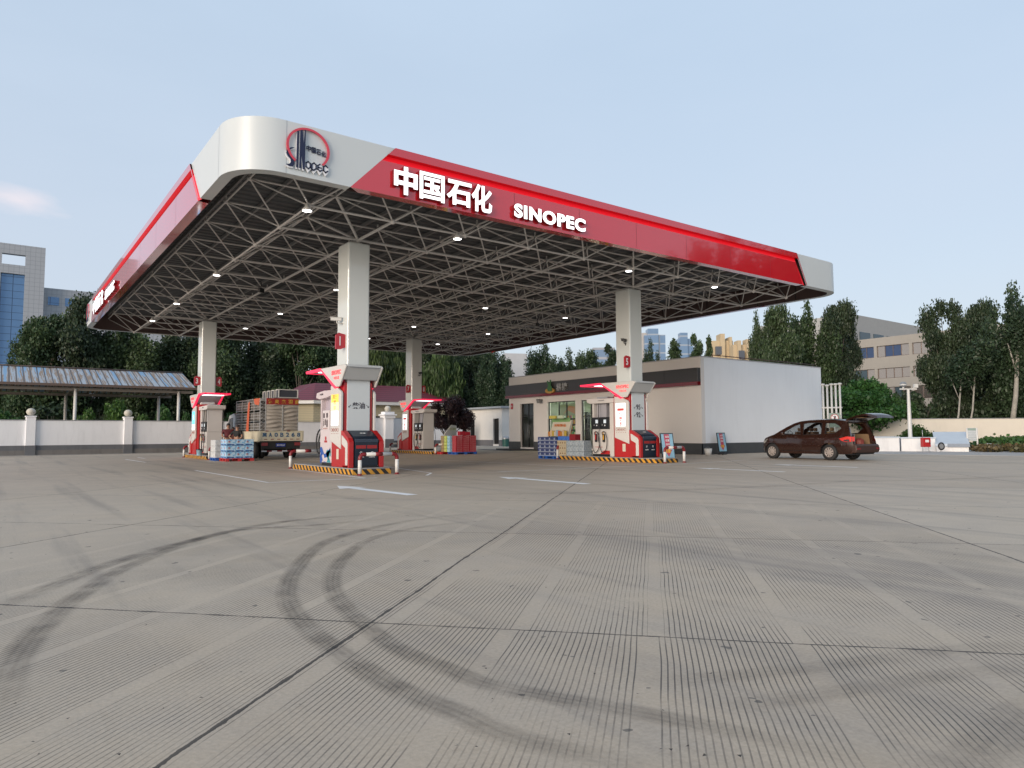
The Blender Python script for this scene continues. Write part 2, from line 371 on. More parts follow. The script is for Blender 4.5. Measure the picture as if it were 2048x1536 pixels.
# tyre marks: dark rubber left on the concrete, soft edged strips
def tyre_material():
    m = bpy.data.materials.new('tyre_rubber_stain'); m.use_nodes = True; t = m.node_tree; b = t.nodes['Principled BSDF']
    uv = t.nodes.new('ShaderNodeUVMap'); s = t.nodes.new('ShaderNodeSeparateXYZ'); t.links.new(uv.outputs[0], s.inputs[0])
    e = mth(t, 'SUBTRACT', 1, mth(t, 'POWER', mth(t, 'ABSOLUTE', mth(t, 'MULTIPLY_ADD', s.outputs[0], 2, -1)), 2.5))
    ends = mth(t, 'MULTIPLY', mth(t, 'MULTIPLY', s.outputs[1], 5, clamp=True), mth(t, 'MULTIPLY', mth(t, 'SUBTRACT', 1, s.outputs[1]), 4, clamp=True), clamp=True)
    g_ = t.nodes.new('ShaderNodeNewGeometry')
    n1 = mth(t, 'MULTIPLY_ADD', noise(t, g_.outputs['Position'], 3.0, 5, .65), 2.4, -.6, clamp=True)
    rib = mth(t, 'MULTIPLY_ADD', mth(t, 'SINE', mth(t, 'MULTIPLY', s.outputs[0], 26)), .16, .84)
    cbx = t.nodes.new('ShaderNodeCombineXYZ'); t.links.new(mth(t, 'MULTIPLY', s.outputs[0], 9), cbx.inputs[0]); t.links.new(mth(t, 'MULTIPLY', s.outputs[1], 14), cbx.inputs[1])
    n2 = mth(t, 'MULTIPLY', mth(t, 'MULTIPLY_ADD', noise(t, g_.outputs['Position'], 60, 2), 1.0, .5, clamp=True), mth(t, 'MULTIPLY_ADD', noise(t, cbx.outputs[0], 1.5, 4, .7), 2.2, -.15, clamp=True))
    a = mth(t, 'MULTIPLY', mth(t, 'MULTIPLY', mth(t, 'MULTIPLY', e, ends), mth(t, 'MULTIPLY', n1, n2)), mth(t, 'MULTIPLY', rib, .48))
    t.links.new(a, b.inputs['Alpha']); b.inputs['Base Color'].default_value = (.035, .033, .034, 1); b.inputs['Roughness'].default_value = .8
    return m
tyre_m = tyre_material(); tyre_faint = tyre_m.copy(); tyre_faint.name = 'tyre_rubber_faint'
for n_ in tyre_faint.node_tree.nodes:
    if n_.type == 'MATH' and n_.operation == 'MULTIPLY' and abs(n_.inputs[1].default_value-.48) < 1e-4: n_.inputs[1].default_value = .20
def smooth_pts(P, k=6):
    out_ = []
    for i in range(len(P)-1):
        p0, p1, p2, p3 = P[max(i-1, 0)], P[i], P[i+1], P[min(i+2, len(P)-1)]
        for j in range(k):
            s = j/k; out_.append(.5*((2*p1)+(-p0+p2)*s+(2*p0-5*p1+4*p2-p3)*s*s+(-p0+3*p1-3*p2+p3)*s**3))
    return out_+[P[-1]]
def tyre_mark(pix, wd, z, tyre_m=None):
    P = smooth_pts([G(*q).to_2d() for q in pix]); me = bpy.data.meshes.new('tyre_mark'); vs = []; uvs = []
    for i, p in enumerate(P):
        d = (P[min(i+1, len(P)-1)]-P[max(i-1, 0)]).normalized(); n = Vector((-d.y, d.x))*wd/2
        for s in range(2): vs.append((p.x+n.x*(2*s-1), p.y+n.y*(2*s-1), z)); uvs.append((s, i/(len(P)-1)))
    fs = [(2*i, 2*i+1, 2*i+3, 2*i+2) for i in range(len(P)-1)]
    me.from_pydata(vs, [], fs); l = me.uv_layers.new()
    for lp in me.loops: l.data[lp.index].uv = uvs[lp.vertex_index]
    me.materials.append(tyre_m); o = bpy.data.objects.new('tyre_mark', me); C.objects.link(o); props(o, kind='structure')
marks = [
 ([(1010, 1022), (870, 1035), (750, 1055), (650, 1085), (595, 1135), (575, 1180), (585, 1220), (625, 1265), (700, 1320), (800, 1380), (925, 1430), (1024, 1475), (1224, 1520), (1450, 1560)], .2),
 ([(1000, 1040), (860, 1052), (750, 1075), (700, 1105), (667, 1145), (668, 1185), (695, 1220), (740, 1260), (800, 1300), (900, 1340), (1000, 1375), (1324, 1435), (1624, 1500), (1860, 1560)], .19),
 ([(760, 1028), (600, 1040), (500, 1055), (350, 1090), (200, 1135), (75, 1185), (-60, 1235)], .24),
 ([(800, 1036), (640, 1050), (450, 1065), (275, 1125), (175, 1180), (100, 1240), (45, 1300), (15, 1360), (-10, 1470)], .22),
 ([(1270, 1370), (1474, 1352), (1724, 1325), (1924, 1300), (2080, 1290)], .2),
 ([(1420, 1420), (1674, 1385), (1874, 1355), (2080, 1335)], .2),
 ([(1900, 1560), (2010, 1470), (2090, 1400)], .3), ([(1750, 960), (1500, 975), (1200, 985), (900, 990)], .5), ([(2100, 950), (1800, 962), (1500, 962)], .5)]
for i, (p, wd) in enumerate(marks): tyre_mark(p, wd, .003+.0007*i, tyre_m if i < 4 else tyre_faint)

# litter: a few leaves and stones on the slabs
lit = MB(); rnd = random.Random(5)
for k in range(90):
    px, py = rnd.uniform(0, 2047), rnd.uniform(1000, 1530); p = G(px, py); s = rnd.uniform(.004, .010); a = rnd.uniform(0, 6)
    q = [(p.x+s*math.cos(a+i*2.1)*(1+.5*rnd.random()), p.y+s*math.sin(a+i*2.1), .012+.002*i) for i in range(3)]; lit.quad(*q)
props(lit.build('leaf_litter', mat('litter', (.05, .042, .036), .8)), 'tiny dark leaf scraps and grit scattered over the concrete slabs', 'litter', kind='stuff')

# ================================================================ CANOPY
X0, X1, Y0, Y1, ZB, ZT = 4.5, 32.9, 17.5, 50.95, 7.9, 9.28
RC = 1.25
can = empty('canopy', (18.7, 34.2, 0), 0, 'huge filling station canopy with red and white fascia over a steel space frame', 'canopy')
can.location = (0, 0, 0)
def rrect(off=0, seg=10):
    """rounded rectangle outline, counter-clockwise from the front-left corner end; returns points"""
    pts = []; r = RC-off
    for (cx, cy, a0) in ((X0+RC, Y0+RC, 180), (X1-RC, Y0+RC, 270), (X1-RC, Y1-RC, 0), (X0+RC, Y1-RC, 90)):
        for i in range(seg+1):
            a = R(a0+90*i/seg); pts.append((cx+r*math.cos(a), cy+r*math.sin(a)))
    return pts
# fascia boundaries measured along each side: white corner | red panel | white corner
def side_frame(side):
    """origin, direction, outward normal, length"""
    return {'front': ((X0, Y0), (1, 0), (0, -1), X1-X0), 'right': ((X1, Y0), (0, 1), (1, 0), Y1-Y0),
            'back': ((X1, Y1), (-1, 0), (0, 1), X1-X0), 'left': ((X0, Y1), (0, -1), (-1, 0), Y1-Y0)}[side]
def fascia_side(side, a_top, a_bot, b_top, b_bot):
    (ox, oy), (dx, dy), (nx, ny), L = side_frame(side)
    def P(s, z, o): return (ox+dx*s+nx*o, oy+dy*s+ny*o, z)
    def aa(z): return a_bot+(a_top-a_bot)*(z-ZB)/(ZT-ZB)
    def bb(z): return b_bot+(b_top-b_bot)*(z-ZB)/(ZT-ZB)
    zg0, zg1 = 8.86, 9.05
    red = MB()
    # lower sheet, groove, upper sheet (upper stands a little proud)
    red.quad(P(aa(ZB), ZB, 0), P(bb(ZB)-.28, ZB, 0), P(bb(zg0)-.28, zg0, 0), P(aa(zg0), zg0, 0))
    red.quad(P(aa(zg1), zg1, .05), P(bb(zg1), zg1, .05), P(bb(ZT), ZT, .05), P(aa(ZT), ZT, .05))
    red.quad(P(aa(zg1), zg1, -.12), P(bb(zg1), zg1, -.12), P(bb(zg1), zg1, .05), P(aa(zg1), zg1, .05))
    red.quad(P(aa(ZT), ZT, .05), P(bb(ZT), ZT, .05), P(bb(ZT), ZT, -.3), P(aa(ZT), ZT, -.3))
    red.quad(P(aa(ZB), ZB, 0), P(aa(ZB)+.35, ZB, -.3), P(bb(ZB)-.35, ZB, -.3), P(bb(ZB)-.28, ZB, 0))
    red.quad(P(bb(ZB), ZB, .05), P(bb(ZB)-.06, ZB, .05), P(bb(zg1)-.06, zg1, .05), P(bb(zg1), zg1, .05))
    for k in range(1, 8):
        s = a_bot+(b_bot-a_bot)*k/8; red.quad(P(s-.006, ZB+.03, .002), P(s+.006, ZB+.03, .002), P(s+.006, zg0-.02, .002), P(s-.006, zg0-.02, .002), mi=1)
    red.build('red_fascia', [red_panel, mat('fascia_seam', (.2, .01, .015), .4, var=0)], can)
    led = MB()
    led.quad(P(aa(zg0), zg0, 0), P(bb(zg0)-.28, zg0, 0), P(bb(zg1)-.06, zg1, -.12), P(aa(zg1), zg1, -.12))
    led.quad(P(bb(ZB)-.28, ZB, 0), P(bb(ZB)-.06, ZB, -.06), P(bb(zg1)-.06, zg1, -.12), P(bb(zg0)-.28, zg0, 0))
    led.build('light_strip', red_led, can)
# widths along each side (seen from outside, left to right = direction of the side)
fascia_side('front', 8.87-X0, 7.55-X0, 28.85-X0, 29.6-X0)
fascia_side('left', Y1-46.9, Y1-47.6, Y1-22.05, Y1-20.8)
fascia_side('back', 3.3, 4.2, 24.1, 25.4)
fascia_side('right', 3.3, 4.2, 28.6, 29.8)
# white corner pieces: outline walls following the rounded corner between the red panels
def corner_piece(corner, sa, sb):
    """sa=(top,bottom) end on the side before the corner; sb=(top,bottom) start on the side after (world points)"""
    pts = [Vector((p[0], p[1])) for p in corner]
    mb = MB()
    def ring(z, k):   # k 0=bottom 1=top ; 3 mm proud of the red sheets' line
        a = Vector(sa[k]); b = Vector(sb[k]); return [a]+pts+[b]
    lo, hi = ring(ZB, 1), ring(ZT, 0); n = len(lo)
    cx = sum(p.x for p in pts)/len(pts); cen = Vector(((X0+X1)/2, (Y0+Y1)/2))
    def outp(i, ring_): 
        return ring_[i]
    vs = [(p.x, p.y, ZB) for p in lo]+[(p.x, p.y, ZT) for p in hi]
    mb.add(vs, [(i, i+1, n+i+1, n+i) for i in range(n-1)], 0, True)
    # inward flange underneath and coping on top
    def inner(p, d):
        qx = min(max(p.x, X0+RC), X1-RC); qy = min(max(p.y, Y0+RC), Y1-RC); v = Vector((qx-p.x, qy-p.y)); 
        if v.length < 1e-6: return p
        return p+v.normalized()*d
    li = [inner(p, .3) for p in lo]; ti = [inner(p, .3) for p in hi]
    mb.add([(p.x, p.y, ZB) for p in lo]+[(p.x, p.y, ZB) for p in li], [(i, n+i, n+i+1, i+1) for i in range(n-1)])
    mb.add([(p.x, p.y, ZT) for p in hi]+[(p.x, p.y, ZT) for p in ti], [(i, i+1, n+i+1, n+i) for i in range(n-1)])
    o = mb.build('white_corner_panel', white_panel, can); return o
seg = 12
def arc(cx, cy, a0): return [(cx+RC*math.cos(R(a0+90*i/seg)), cy+RC*math.sin(R(a0+90*i/seg))) for i in range(seg+1)]
near_corner = corner_piece(arc(X0+RC, Y0+RC, 180), ((X0, 22.05), (X0, 20.8)), ((8.87, Y0), (7.55, Y0)))
corner_piece(arc(X1-RC, Y0+RC, 270), ((28.85, Y0), (29.6, Y0)), ((X1, Y0+3.3), (X1, Y0+4.2)))
corner_piece(arc(X1-RC, Y1-RC, 0), ((X1, Y0+28.6), (X1, Y0+29.8)), ((X1-3.3, Y1), (X1-4.2, Y1)))
corner_piece(arc(X0+RC, Y1-RC, 90), ((X1-24.1, Y1), (X1-25.4, Y1)), ((X0, 46.9), (X0, 47.6)))
# panel seams on the near corner
for nm_, q_ in (('front', 0), ('left', 1)):
  sm = MB()
  if q_ == 0:
    s = X0+RC+.05; sm.quad((s, Y0-.002, ZB), (s+.015, Y0-.002, ZB), (s+.015, Y0-.002, ZT), (s, Y0-.002, ZT))
  if q_ == 1: sm.quad((X0-.002, Y0+RC+.1, ZB), (X0-.002, Y0+RC+.12, ZB), (X0-.002, Y0+RC+.12, ZT), (X0-.002, Y0+RC+.1, ZT))
  sm.build('panel_seam', grey_metal, near_corner)
# inner lining of the fascia (seen from below) and the roof deck
li = rrect(.32); lm = MB(); n = len(li)
lm.add([(x, y, ZB+.01) for x, y in li]+[(x, y, 9.15) for x, y in li], [(i, (i+1) % n, n+(i+1) % n, n+i) for i in range(n)])
per = 0
for i in range(n):
    a, b = Vector(li[i]), Vector(li[(i+1) % n]); L = (b-a).length
    if L < 1: continue
    for k in range(1, int(L/1.1)):
        p = a+(b-a)*(k*1.1/L); q = Vector(((X0+X1)/2, (Y0+Y1)/2))-p
        nx, ny = (0, 1) if abs(b.y-a.y) < .1 else (1, 0)
        sgn = 1 if (q.x*nx+q.y*ny) > 0 else -1
        lm.box(p.x-.012-.01*nx, p.x+.012+.01*nx, p.y-.012-.01*ny, p.y+.012+.01*ny, ZB+.02, 9.1, 1)
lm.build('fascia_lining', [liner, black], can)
dk = MB(); y = Y0+.5
xs0, xs1 = X0+.5, X1-.5
prof = []
while y < Y1-.5:                       # trapezoid sheet ribs running along x
    prof += [(y, 8.93), (y+.22, 8.93), (y+.27, 8.98), (y+.36, 8.98), (y+.41, 8.93)]; y += .41
vs = [(xs0, a, b) for a, b in prof]+[(xs1, a, b) for a, b in prof]; n = len(prof)
dk.add(vs, [(i, i+1, n+i+1, n+i) for i in range(n-1)])
top_ = rrect(.10); dk.add([(x, y, 9.16) for x, y in top_], [tuple(range(len(top_)))])
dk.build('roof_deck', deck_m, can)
pur = MB()
for k in range(22):
    x = X0+1.2+k*1.24
    if x < X1-.8: pur.box(x-.035, x+.035, Y0+.4, Y1-.4, 8.80, 8.92)
pur.build('purlin', mat('purlin_steel', (.20, .20, .20), .6), can)
# space frame
NX, NY = 10, 13; GX, GY = 2.62, 2.525
bx = [7.03+GX*i for i in range(NX)]; by = [19.15+GY*j for j in range(NY)]
txs = [7.03-GX/2+GX*i for i in range(NX+1)]; tys = [19.15-GY/2+GY*j for j in range(NY+1)]
ZC, ZN = 7.73, 8.62
bc, tcd, dg_, nd = MB(), MB(), MB(), MB()
for j in range(NY):
    for i in range(NX-1): bc.tube([(bx[i], by[j], ZC), (bx[i+1], by[j], ZC)], .048 if j in (1, 9) else .036, 6, caps=False)
for i in range(NX):
    for j in range(NY-1): bc.tube([(bx[i], by[j], ZC), (bx[i], by[j+1], ZC)], .05 if i in (1, 6) else .036, 6, caps=False)
for j in range(NY+1):
    for i in range(NX): tcd.tube([(txs[i], tys[j], ZN), (txs[i+1], tys[j], ZN)], .032, 6, caps=False)
for i in range(NX+1):
    for j in range(NY): tcd.tube([(txs[i], tys[j], ZN), (txs[i], tys[j+1], ZN)], .032, 6, caps=False)
for i in range(NX):
    for j in range(NY):
        big_ = abs(i-1) <= 0 and j in (1, 9) or i == 6 and j in (1, 9)
        for a in (0, 1):
            for b in (0, 1): dg_.tube([(bx[i], by[j], ZC), (txs[i+a], tys[j+b], ZN)], .048 if big_ else .026, 6, caps=False)
for i in range(NX+1):
    for j in range(NY+1):
        nd.ball((txs[i], tys[j], ZN), .075, 8); nd.tube([(txs[i], tys[j], ZN), (txs[i], tys[j], 8.8)], .03, 6, caps=False)
bc.build('bottom_chord', steel, can); tcd.build('top_chord', steel, can); dg_.build('diagonal_brace', steel, can); props(nd.build('top_node', steel, can), kind='stuff')
nb = MB(); nb.ball((0, 0, 0), .085, 8); nb = nb.build('node_ball', steel, can); nbm = nb.data; rest = MB(); cnt = 0
for j in range(NY):
    for i in range(NX):
        if cnt == 0: nb.location = (bx[i], by[j], ZC)
        elif cnt < 100: o_ = bpy.data.objects.new('node_ball', nbm); C.objects.link(o_); o_.parent = can; o_.location = (bx[i], by[j], ZC)
        else: rest.ball((bx[i], by[j], ZC), .085, 8)
        cnt += 1
props(rest.build('node_balls_far', steel, can), kind='stuff')
# fascia lettering
def channel_text(body, c, w_, h_, fr, par, lit=white_led, bold=.02, depth=.12):
    n = Vector(fr['n'])
    back = text('letter_return', body, darkred, Vector(c), w_*1.012, h_*1.02, fr['n'], fr['right'], par, depth, bold+.008)
    return text('letter_face', body, lit, Vector(c)+n*depth, w_, h_, fr['n'], fr['right'], par, .012, bold)
for k, ch in enumerate('中国石化'):
    channel_text(ch, ([9.16, 10.01, 10.93, 11.74][k], Y0, 8.37), [.74, .82, .86, .74][k], [.80, .80, .74, .84][k], FY, can, bold=[.034, .018, .028, .028][k])
    channel_text(ch, (X0, [45.1, 43.9, 42.75, 41.6][k], 8.40), .92, .78, FX, can, bold=.022)
channel_text('SINOPEC', (14.47, Y0, 8.26), 3.0, .44, FY, can, bold=.042); channel_text('SINOPEC', (X0, 38.7, 8.27), 3.3, .46, FX, can, bold=.042)
# round emblem on the near white corner, and again on the far left corner (towards the back)
def emblem(parent, origin, right, n, name='emblem'):
    """emblem drawn in a 1.15 x 1.25 box; origin = lower-left corner on the wall"""
    o = Vector(origin); rv = Vector(right); nv = Vector(n)
    def P(a, b, t): return o+rv*a+Vector((0, 0, b))+nv*t
    def solid(mb, poly, t0, t1, mi=0):
        tri = tessellate_polygon([[Vector((p[0], p[1], 0)) for p in poly]]); k = len(poly)
        vs = [P(a, b, t0) for a, b in poly]+[P(a, b, t1) for a, b in poly]
        mb.add(vs, [tuple(i+k for i in f) for f in tri]+[tuple(f) for f in tri]+[(i, (i+1) % k, k+(i+1) % k, k+i) for i in range(k)], mi)
    S = {}
    ring = []
    a0, a1 = -44, 232; cxr, czr, ra, rb = .58, .68, .575, .53
    for i in range(41):
        a = R(a0+(a1-a0)*i/40); ring.append((cxr+ra*math.cos(a), czr+rb*math.sin(a)))
    for i in range(40, -1, -1):
        a = R(a0+(a1-a0)*i/40); ring.append((cxr+(ra-.06)*math.cos(a), czr+(rb-.055)*math.sin(a)))
    s_ = [(.22, .62), (.12, .60), (.03, .52), (.00, .43), (.05, .35), (.12, .29), (.13, .22), (.09, .16), (.0, .14), (.08, .10), (.19, .11), (.22, .19), (.20, .30), (.12, .38), (.075, .45), (.11, .54)]
    i_ = [(.28, 1.12), (.325, 1.13), (.31, .11), (.265, .11)]
    n_ = [(.36, 1.14), (.42, 1.15), (.455, .76), (.475, 1.15), (.505, 1.15), (.49, .10), (.44, .10), (.405, .48), (.39, .11), (.345, .11)]
    def hexa(cx, w_=.075, h_=.115, cz=.235): return [(cx-w_, cz+.05), (cx, cz+h_), (cx+w_, cz+.05), (cx+w_, cz-.05), (cx, cz-h_), (cx-w_, cz-.05)]
    def hole(cx, w_=.035, h_=.06, cz=.235): return [(cx-w_, cz+.03), (cx, cz+h_), (cx+w_, cz+.03), (cx+w_, cz-.03), (cx, cz-h_), (cx-w_, cz-.03)]
    grey = MB()
    for p in (s_, i_, n_): solid(grey, [(a-.012, b-.035) for a, b in p], .01, .05)
    for cx in (.58, .735, .895, 1.05): solid(grey, hexa(cx, .082, .155, .20), .01, .05)
    grey.build('emblem_backing', mat('emblem_edge', (.8, .8, .82), .3), parent)
    rm = MB(); solid(rm, ring, .03, .07); rm.build('emblem_ring', mat('emblem_red', (.62, .05, .08), .3, var=0, coat=.3), parent)
    bl = MB()
    for p in (s_, i_, n_): solid(bl, p, .052, .062)
    def letter(strokes):
        for q in strokes: solid(bl, q, .052, .062)
    def bar(x0, z0, x1, z1, wd=.032):
        d = Vector((x1-x0, z1-z0)).normalized()*wd/2; nn = Vector((-d.y, d.x)); return [(x0+nn.x-d.x, z0+nn.y-d.y), (x1+nn.x+d.x, z1+nn.y+d.y), (x1-nn.x+d.x, z1-nn.y+d.y), (x0-nn.x-d.x, z0-nn.y-d.y)]
    def hexbars(cx, idx, w_=.055, h_=.095, cz=.235):
        p = hexa(cx, w_, h_, cz)
        return [bar(*p[i], *p[(i+1) % 6]) for i in idx]
    letter(hexbars(.58, range(6))); letter(hexbars(.735, (0, 1, 3))+[bar(.68, .285, .68, .12), bar(.79, .285, .79, .185), bar(.735, .14, .68, .14)])
    letter(hexbars(.895, (0, 4, 5, 3))+[bar(.85, .235, .93, .235)]); letter(hexbars(1.05, (0, 1, 3, 4, 5)))
    bl.build('emblem_letters', navy_mark, parent)
    for k, ch in enumerate('中国石化'):
        text('emblem_script', ch, navy_mark, P(.60+.135*k, .70-.02*k, .01), .115, .15, n, right, parent, .02, .004)
emblem(can, (5.78, Y0, 7.98), (1, 0, 0), (0, -1, 0))
emblem(can, (X0, 49.6, 7.98), (0, -1, 0), (-1, 0, 0))

# lamps hung under the bottom chords
for j, y in enumerate((18.95, 28.8, 36.2, 42.4)):
    for i, x in enumerate((6.9, 11.85, 19.65, 24.9)):
        row = ['front row near the long red fascia', 'second row from the front', 'third row', 'back row above the rear pumps'][j]; colm = ['leftmost', 'second from the left', 'third from the left', 'rightmost'][i]
        e = empty('canopy_lamp', (x, y, 7.5), 0, f'lit canopy lamp, {colm} in the {row}', 'lamp', 'lamps under the canopy')
        b = MB(); b.lathe([(.02, .2), (.05, .2), (.08, .1), (.14, .05), (.15, 0), (.125, 0)], n=16); b.build('lamp_housing', white_paint, e)
        b = MB(); b.lathe([(.001, -.01), (.125, -.002)], n=16); b.lathe([(.125, -.002), (.123, .02)], n=16); b.build('lamp_lens', lamp_led, e)
for k, (px, py) in enumerate(((522, 582), (1075, 650))):
    p = G(px, py, 7.35); e = empty('floodlight', (p.x, p.y, 7.3), .6, ['small black unlit floodlight hanging under the left part of the canopy', 'small black unlit floodlight hanging near the middle of the canopy'][k], 'floodlight', 'black floodlights under the canopy')
    box('flood_body', -.16, .16, -.06, .06, -.02, .18, black, e, .02); b = MB(); b.tube([(0, 0, .18), (0, 0, .42)], .02, 6); b.build('bracket', black, e)

# ================================================================ COLUMNS
COLS = {'A': (9.65, 22.0), 'B': (9.65, 41.9), 'C': (22.75, 41.9), 'D': (22.75, 22.0)}
clab = {'A': 'tall white square canopy column nearest the camera, carrying sign 1', 'B': 'white canopy column at the left rear beside the truck', 'C': 'white canopy column at the rear centre with two small red number plates', 'D': 'white canopy column in front of the shop, carrying sign 5'}
red_plate = mat('number_plate_red', (.45, .02, .03), .35, var=0, coat=.3)
def number_sign(par, y, z, ch, sx=-1, x=.0):
    """flag sign standing out from the column; faces -y, readable"""
    w0, w1 = (.38, .60) if sx < 0 else (.38, .60)
    b = MB(); s = sx
    poly = [(s*(w1+.12), z-.27), (s*(w1+.12), z+.19), (s*(w1+.02), z+.27), (s*w0, z+.22), (s*w0, z-.20), (s*(w1-.05), z-.27)]
    b.prism(poly, 'y', y-.035, y+.035); o = b.build('number_sign', red_plate, par)
    text('number', ch, white_mark, (s*(w1-.02), y-.035, z), .12 if ch != '1' else .035, .30, **FY, parent=o, t=.004, bold=.03)
    text('number', ch, white_mark, (s*(w1-.02), y+.035, z), .12 if ch != '1' else .035, .30, **BY, parent=o, t=.004, bold=.03)
def bullet_cam(par, loc, rz, m=white_paint):
    e = empty('security_camera', loc, rz); e.parent = par
    b = MB(); b.box(-.05, .05, .05, .40, -.05, .05); b.box(-.07, .07, .02, .42, .05, .065); b.build('camera_body', m, e, .01)
    b = MB(); b.tube([(0, .2, -.04), (0, .2, -.12), (0, -.0, -.14)], .02, 6); b.box(-.05, .05, -.02, .0, -.2, -.08); b.build('bracket', m, e)
    b = MB(); b.disc((0, .405, 0), (0, 1, 0), .04, 12, t=.01); b.build('lens', black, e)
for k, (x, y) in COLS.items():
    e = empty('canopy_column', (x, y, 0), 0, clab[k], 'column', 'columns carrying the canopy')
    b = MB(); b.box(-.39, .39, -.44, .44, .2, 7.62); b.build('shaft', col_m, e, .06, 3)
    b = MB(); b.box(-.2, .2, -.2, .2, 7.62, 7.70); b.build('cap_plate', steel, e)
    if k == 'A': number_sign(e, -.25, 4.3, '1'); bullet_cam(e, (-.39, -.05, 5.05), R(75))
    if k == 'D': number_sign(e, -.40, 4.35, '5'); 
    if k in 'BC':
        number_sign(e, -.3, 4.25, '3' if k == 'B' else '7'); number_sign(e, -.3, 4.25, '4' if k == 'B' else '8', sx=1)
    if k in 'CD': bullet_cam(e, (.15 if k == 'C' else -.39, -.44 if k == 'C' else -.2, 5.3), R(180) if k == 'C' else R(110), black)

# ================================================================ PUMP ISLANDS
def hazard_material():
    m, t, b, _ = newmat('hazard_stripes'); tcn = t.nodes.new('ShaderNodeTexCoord'); s = t.nodes.new('ShaderNodeSeparateXYZ'); t.links.new(tcn.outputs['Object'], s.inputs[0])
    q = mth(t, 'DIVIDE', mth(t, 'ADD', mth(t, 'SUBTRACT', s.outputs[2], s.outputs[1]), s.outputs[0]), .31)
    f = mth(t, 'LESS_THAN', mth(t, 'FRACT', mth(t, 'ADD', q, mth(t, 'MULTIPLY', noise(t, tcn.outputs['Object'], 8, 3), .05))), .5)
    wr = mth(t, 'MULTIPLY_ADD', noise(t, tcn.outputs['Object'], 5, 5, .7), 3.5, -1.7, clamp=True)
    c = mixc(t, f, (.62, .30, .03), (.014, .013, .013)); c = mixc(t, mth(t, 'MULTIPLY', wr, .4), c, (.17, .15, .13))
    t.links.new(c, b.inputs['Base Color']); b.inputs['Roughness'].default_value = .55; return m
hazard = hazard_material()
# one island per column: south end, north end in world y, and x centre
ISL = {'A': (9.65, 20.45, 25.75), 'B': (9.55, 38.35, 43.2), 'C': (22.75, 38.3, 43.9), 'D': (22.75, 19.9, 26.1)}
ilab = {'A': 'pump island with yellow and black striped kerb nearest the camera', 'B': 'pump island with striped kerb at the left rear beside the water cases', 'C': 'pump island with striped kerb at the rear centre beside the red crates', 'D': 'long pump island with striped kerb in front of the shop'}
for k, (cx, ya, yb) in ISL.items():
    e = empty('pump_island', (cx, (ya+yb)/2, 0), 0, ilab[k], 'pump island', 'striped pump islands'); L = (yb-ya)/2
    box('striped_kerb', -.66, .66, -L, L, 0, .165, hazard, e, .012); box('island_top', -.63, .63, -L+.03, L-.03, .165, .195, concrete_edge, e, .01)
def guard(x0, x1, y, lab, ht=.66, grime=False):
    e = empty('guard_rail', ((x0+x1)/2, y, 0), 0, lab, 'guard rail', 'red and white tube guards at the island ends'); hw = (x1-x0)/2; r = .058
    b = MB()
    for s in (-1, 1):
        b.tube([(s*hw, 0, .05), (s*hw, 0, ht-.16)], r, 14); b.tube([(s*hw, 0, 0), (s*hw, 0, .055)], r*1.02, 14, 1)
        b.disc((s*hw, 0, .006), (0, 0, 1), .1, 14, 1, .012)
        pts = [(s*(hw-.14+.14*math.cos(R(a))), 0, ht-.16+.14*math.sin(R(a))) for a in range(0, 91, 15)]
        b.tube([(s*hw, 0, ht-.19)]+pts+[(s*(hw-.19), 0, ht-.02)], r*1.03, 14, 1)
    b.tube([(-hw+.17, 0, ht-.02), (hw-.17, 0, ht-.02)], r, 14); b.tube([(-.12, 0, ht-.02), (.12, 0, ht-.02)], r*1.03, 14, 1)
    b.build('tube', [white_paint, darkred], e); return e
guard(9.07, 10.32, 20.08, 'red and white guard rail at the near end of the front pump island')
guard(8.98, 10.28, 25.98, 'red and white guard rail behind the tall white fuel dispenser')
guard(9.0, 10.2, 38.12, 'guard rail close by the light blue water cases at the left rear', .64); guard(8.9, 10.2, 43.5, 'guard rail at the left far end of the left rear island', .64)
guard(22.2, 23.4, 38.05, 'guard rail touching the stacked crates at the rear centre', .62); guard(22.2, 23.4, 44.2, 'guard rail at the far end of the rear centre island', .62)
guard(22.3, 23.5, 19.65, 'red and white guard rail in front of the leaning blue poster stand'); guard(22.2, 23.4, 26.35, 'red and white guard rail between the silver boxes and the shop side pump')

# ---- column surround: hood, casing, side panels, screens, bin
gun_grey = mat('soffit_grey', (.33, .34, .36), .4, var=.05)
side_white = mat('side_panel_white', (.62, .60, .57), .3, var=.03, coat=.2)
def portal_side(e, s):
    fx = -.58*s
    def pr(mb, poly, t0, t1, mi=0): mb.prism(poly, 'x', fx-t1*s if s > 0 else fx+t0, fx-t0*s if s > 0 else fx+t1, mi)
    b = MB(); pr(b, [(-.56, .2), (-.50, 1.38), (-.64, 1.37), (-1.04, 1.14), (-1.14, 1.02), (-1.14, .2), (-1.04, .2), (-1.04, .26), (-.62, .26), (-.62, .2)], -.14, .02); b.build('red_frame', red_paint, e, .01)
    b = MB(); pr(b, [(-.60, 1.22), (-.66, 1.21), (-1.00, 1.04), (-1.06, .95), (-1.06, .28), (-.90, .28), (-.90, .82), (-.62, .94)], .02, .045); b.build('white_arch', side_white, e, .008)
    b = MB(); pr(b, [(-.63, .88), (-.80, .78), (-.82, .70), (-.72, .64), (-.63, .68)], -.02, .015); b.build('black_hook', black, e)
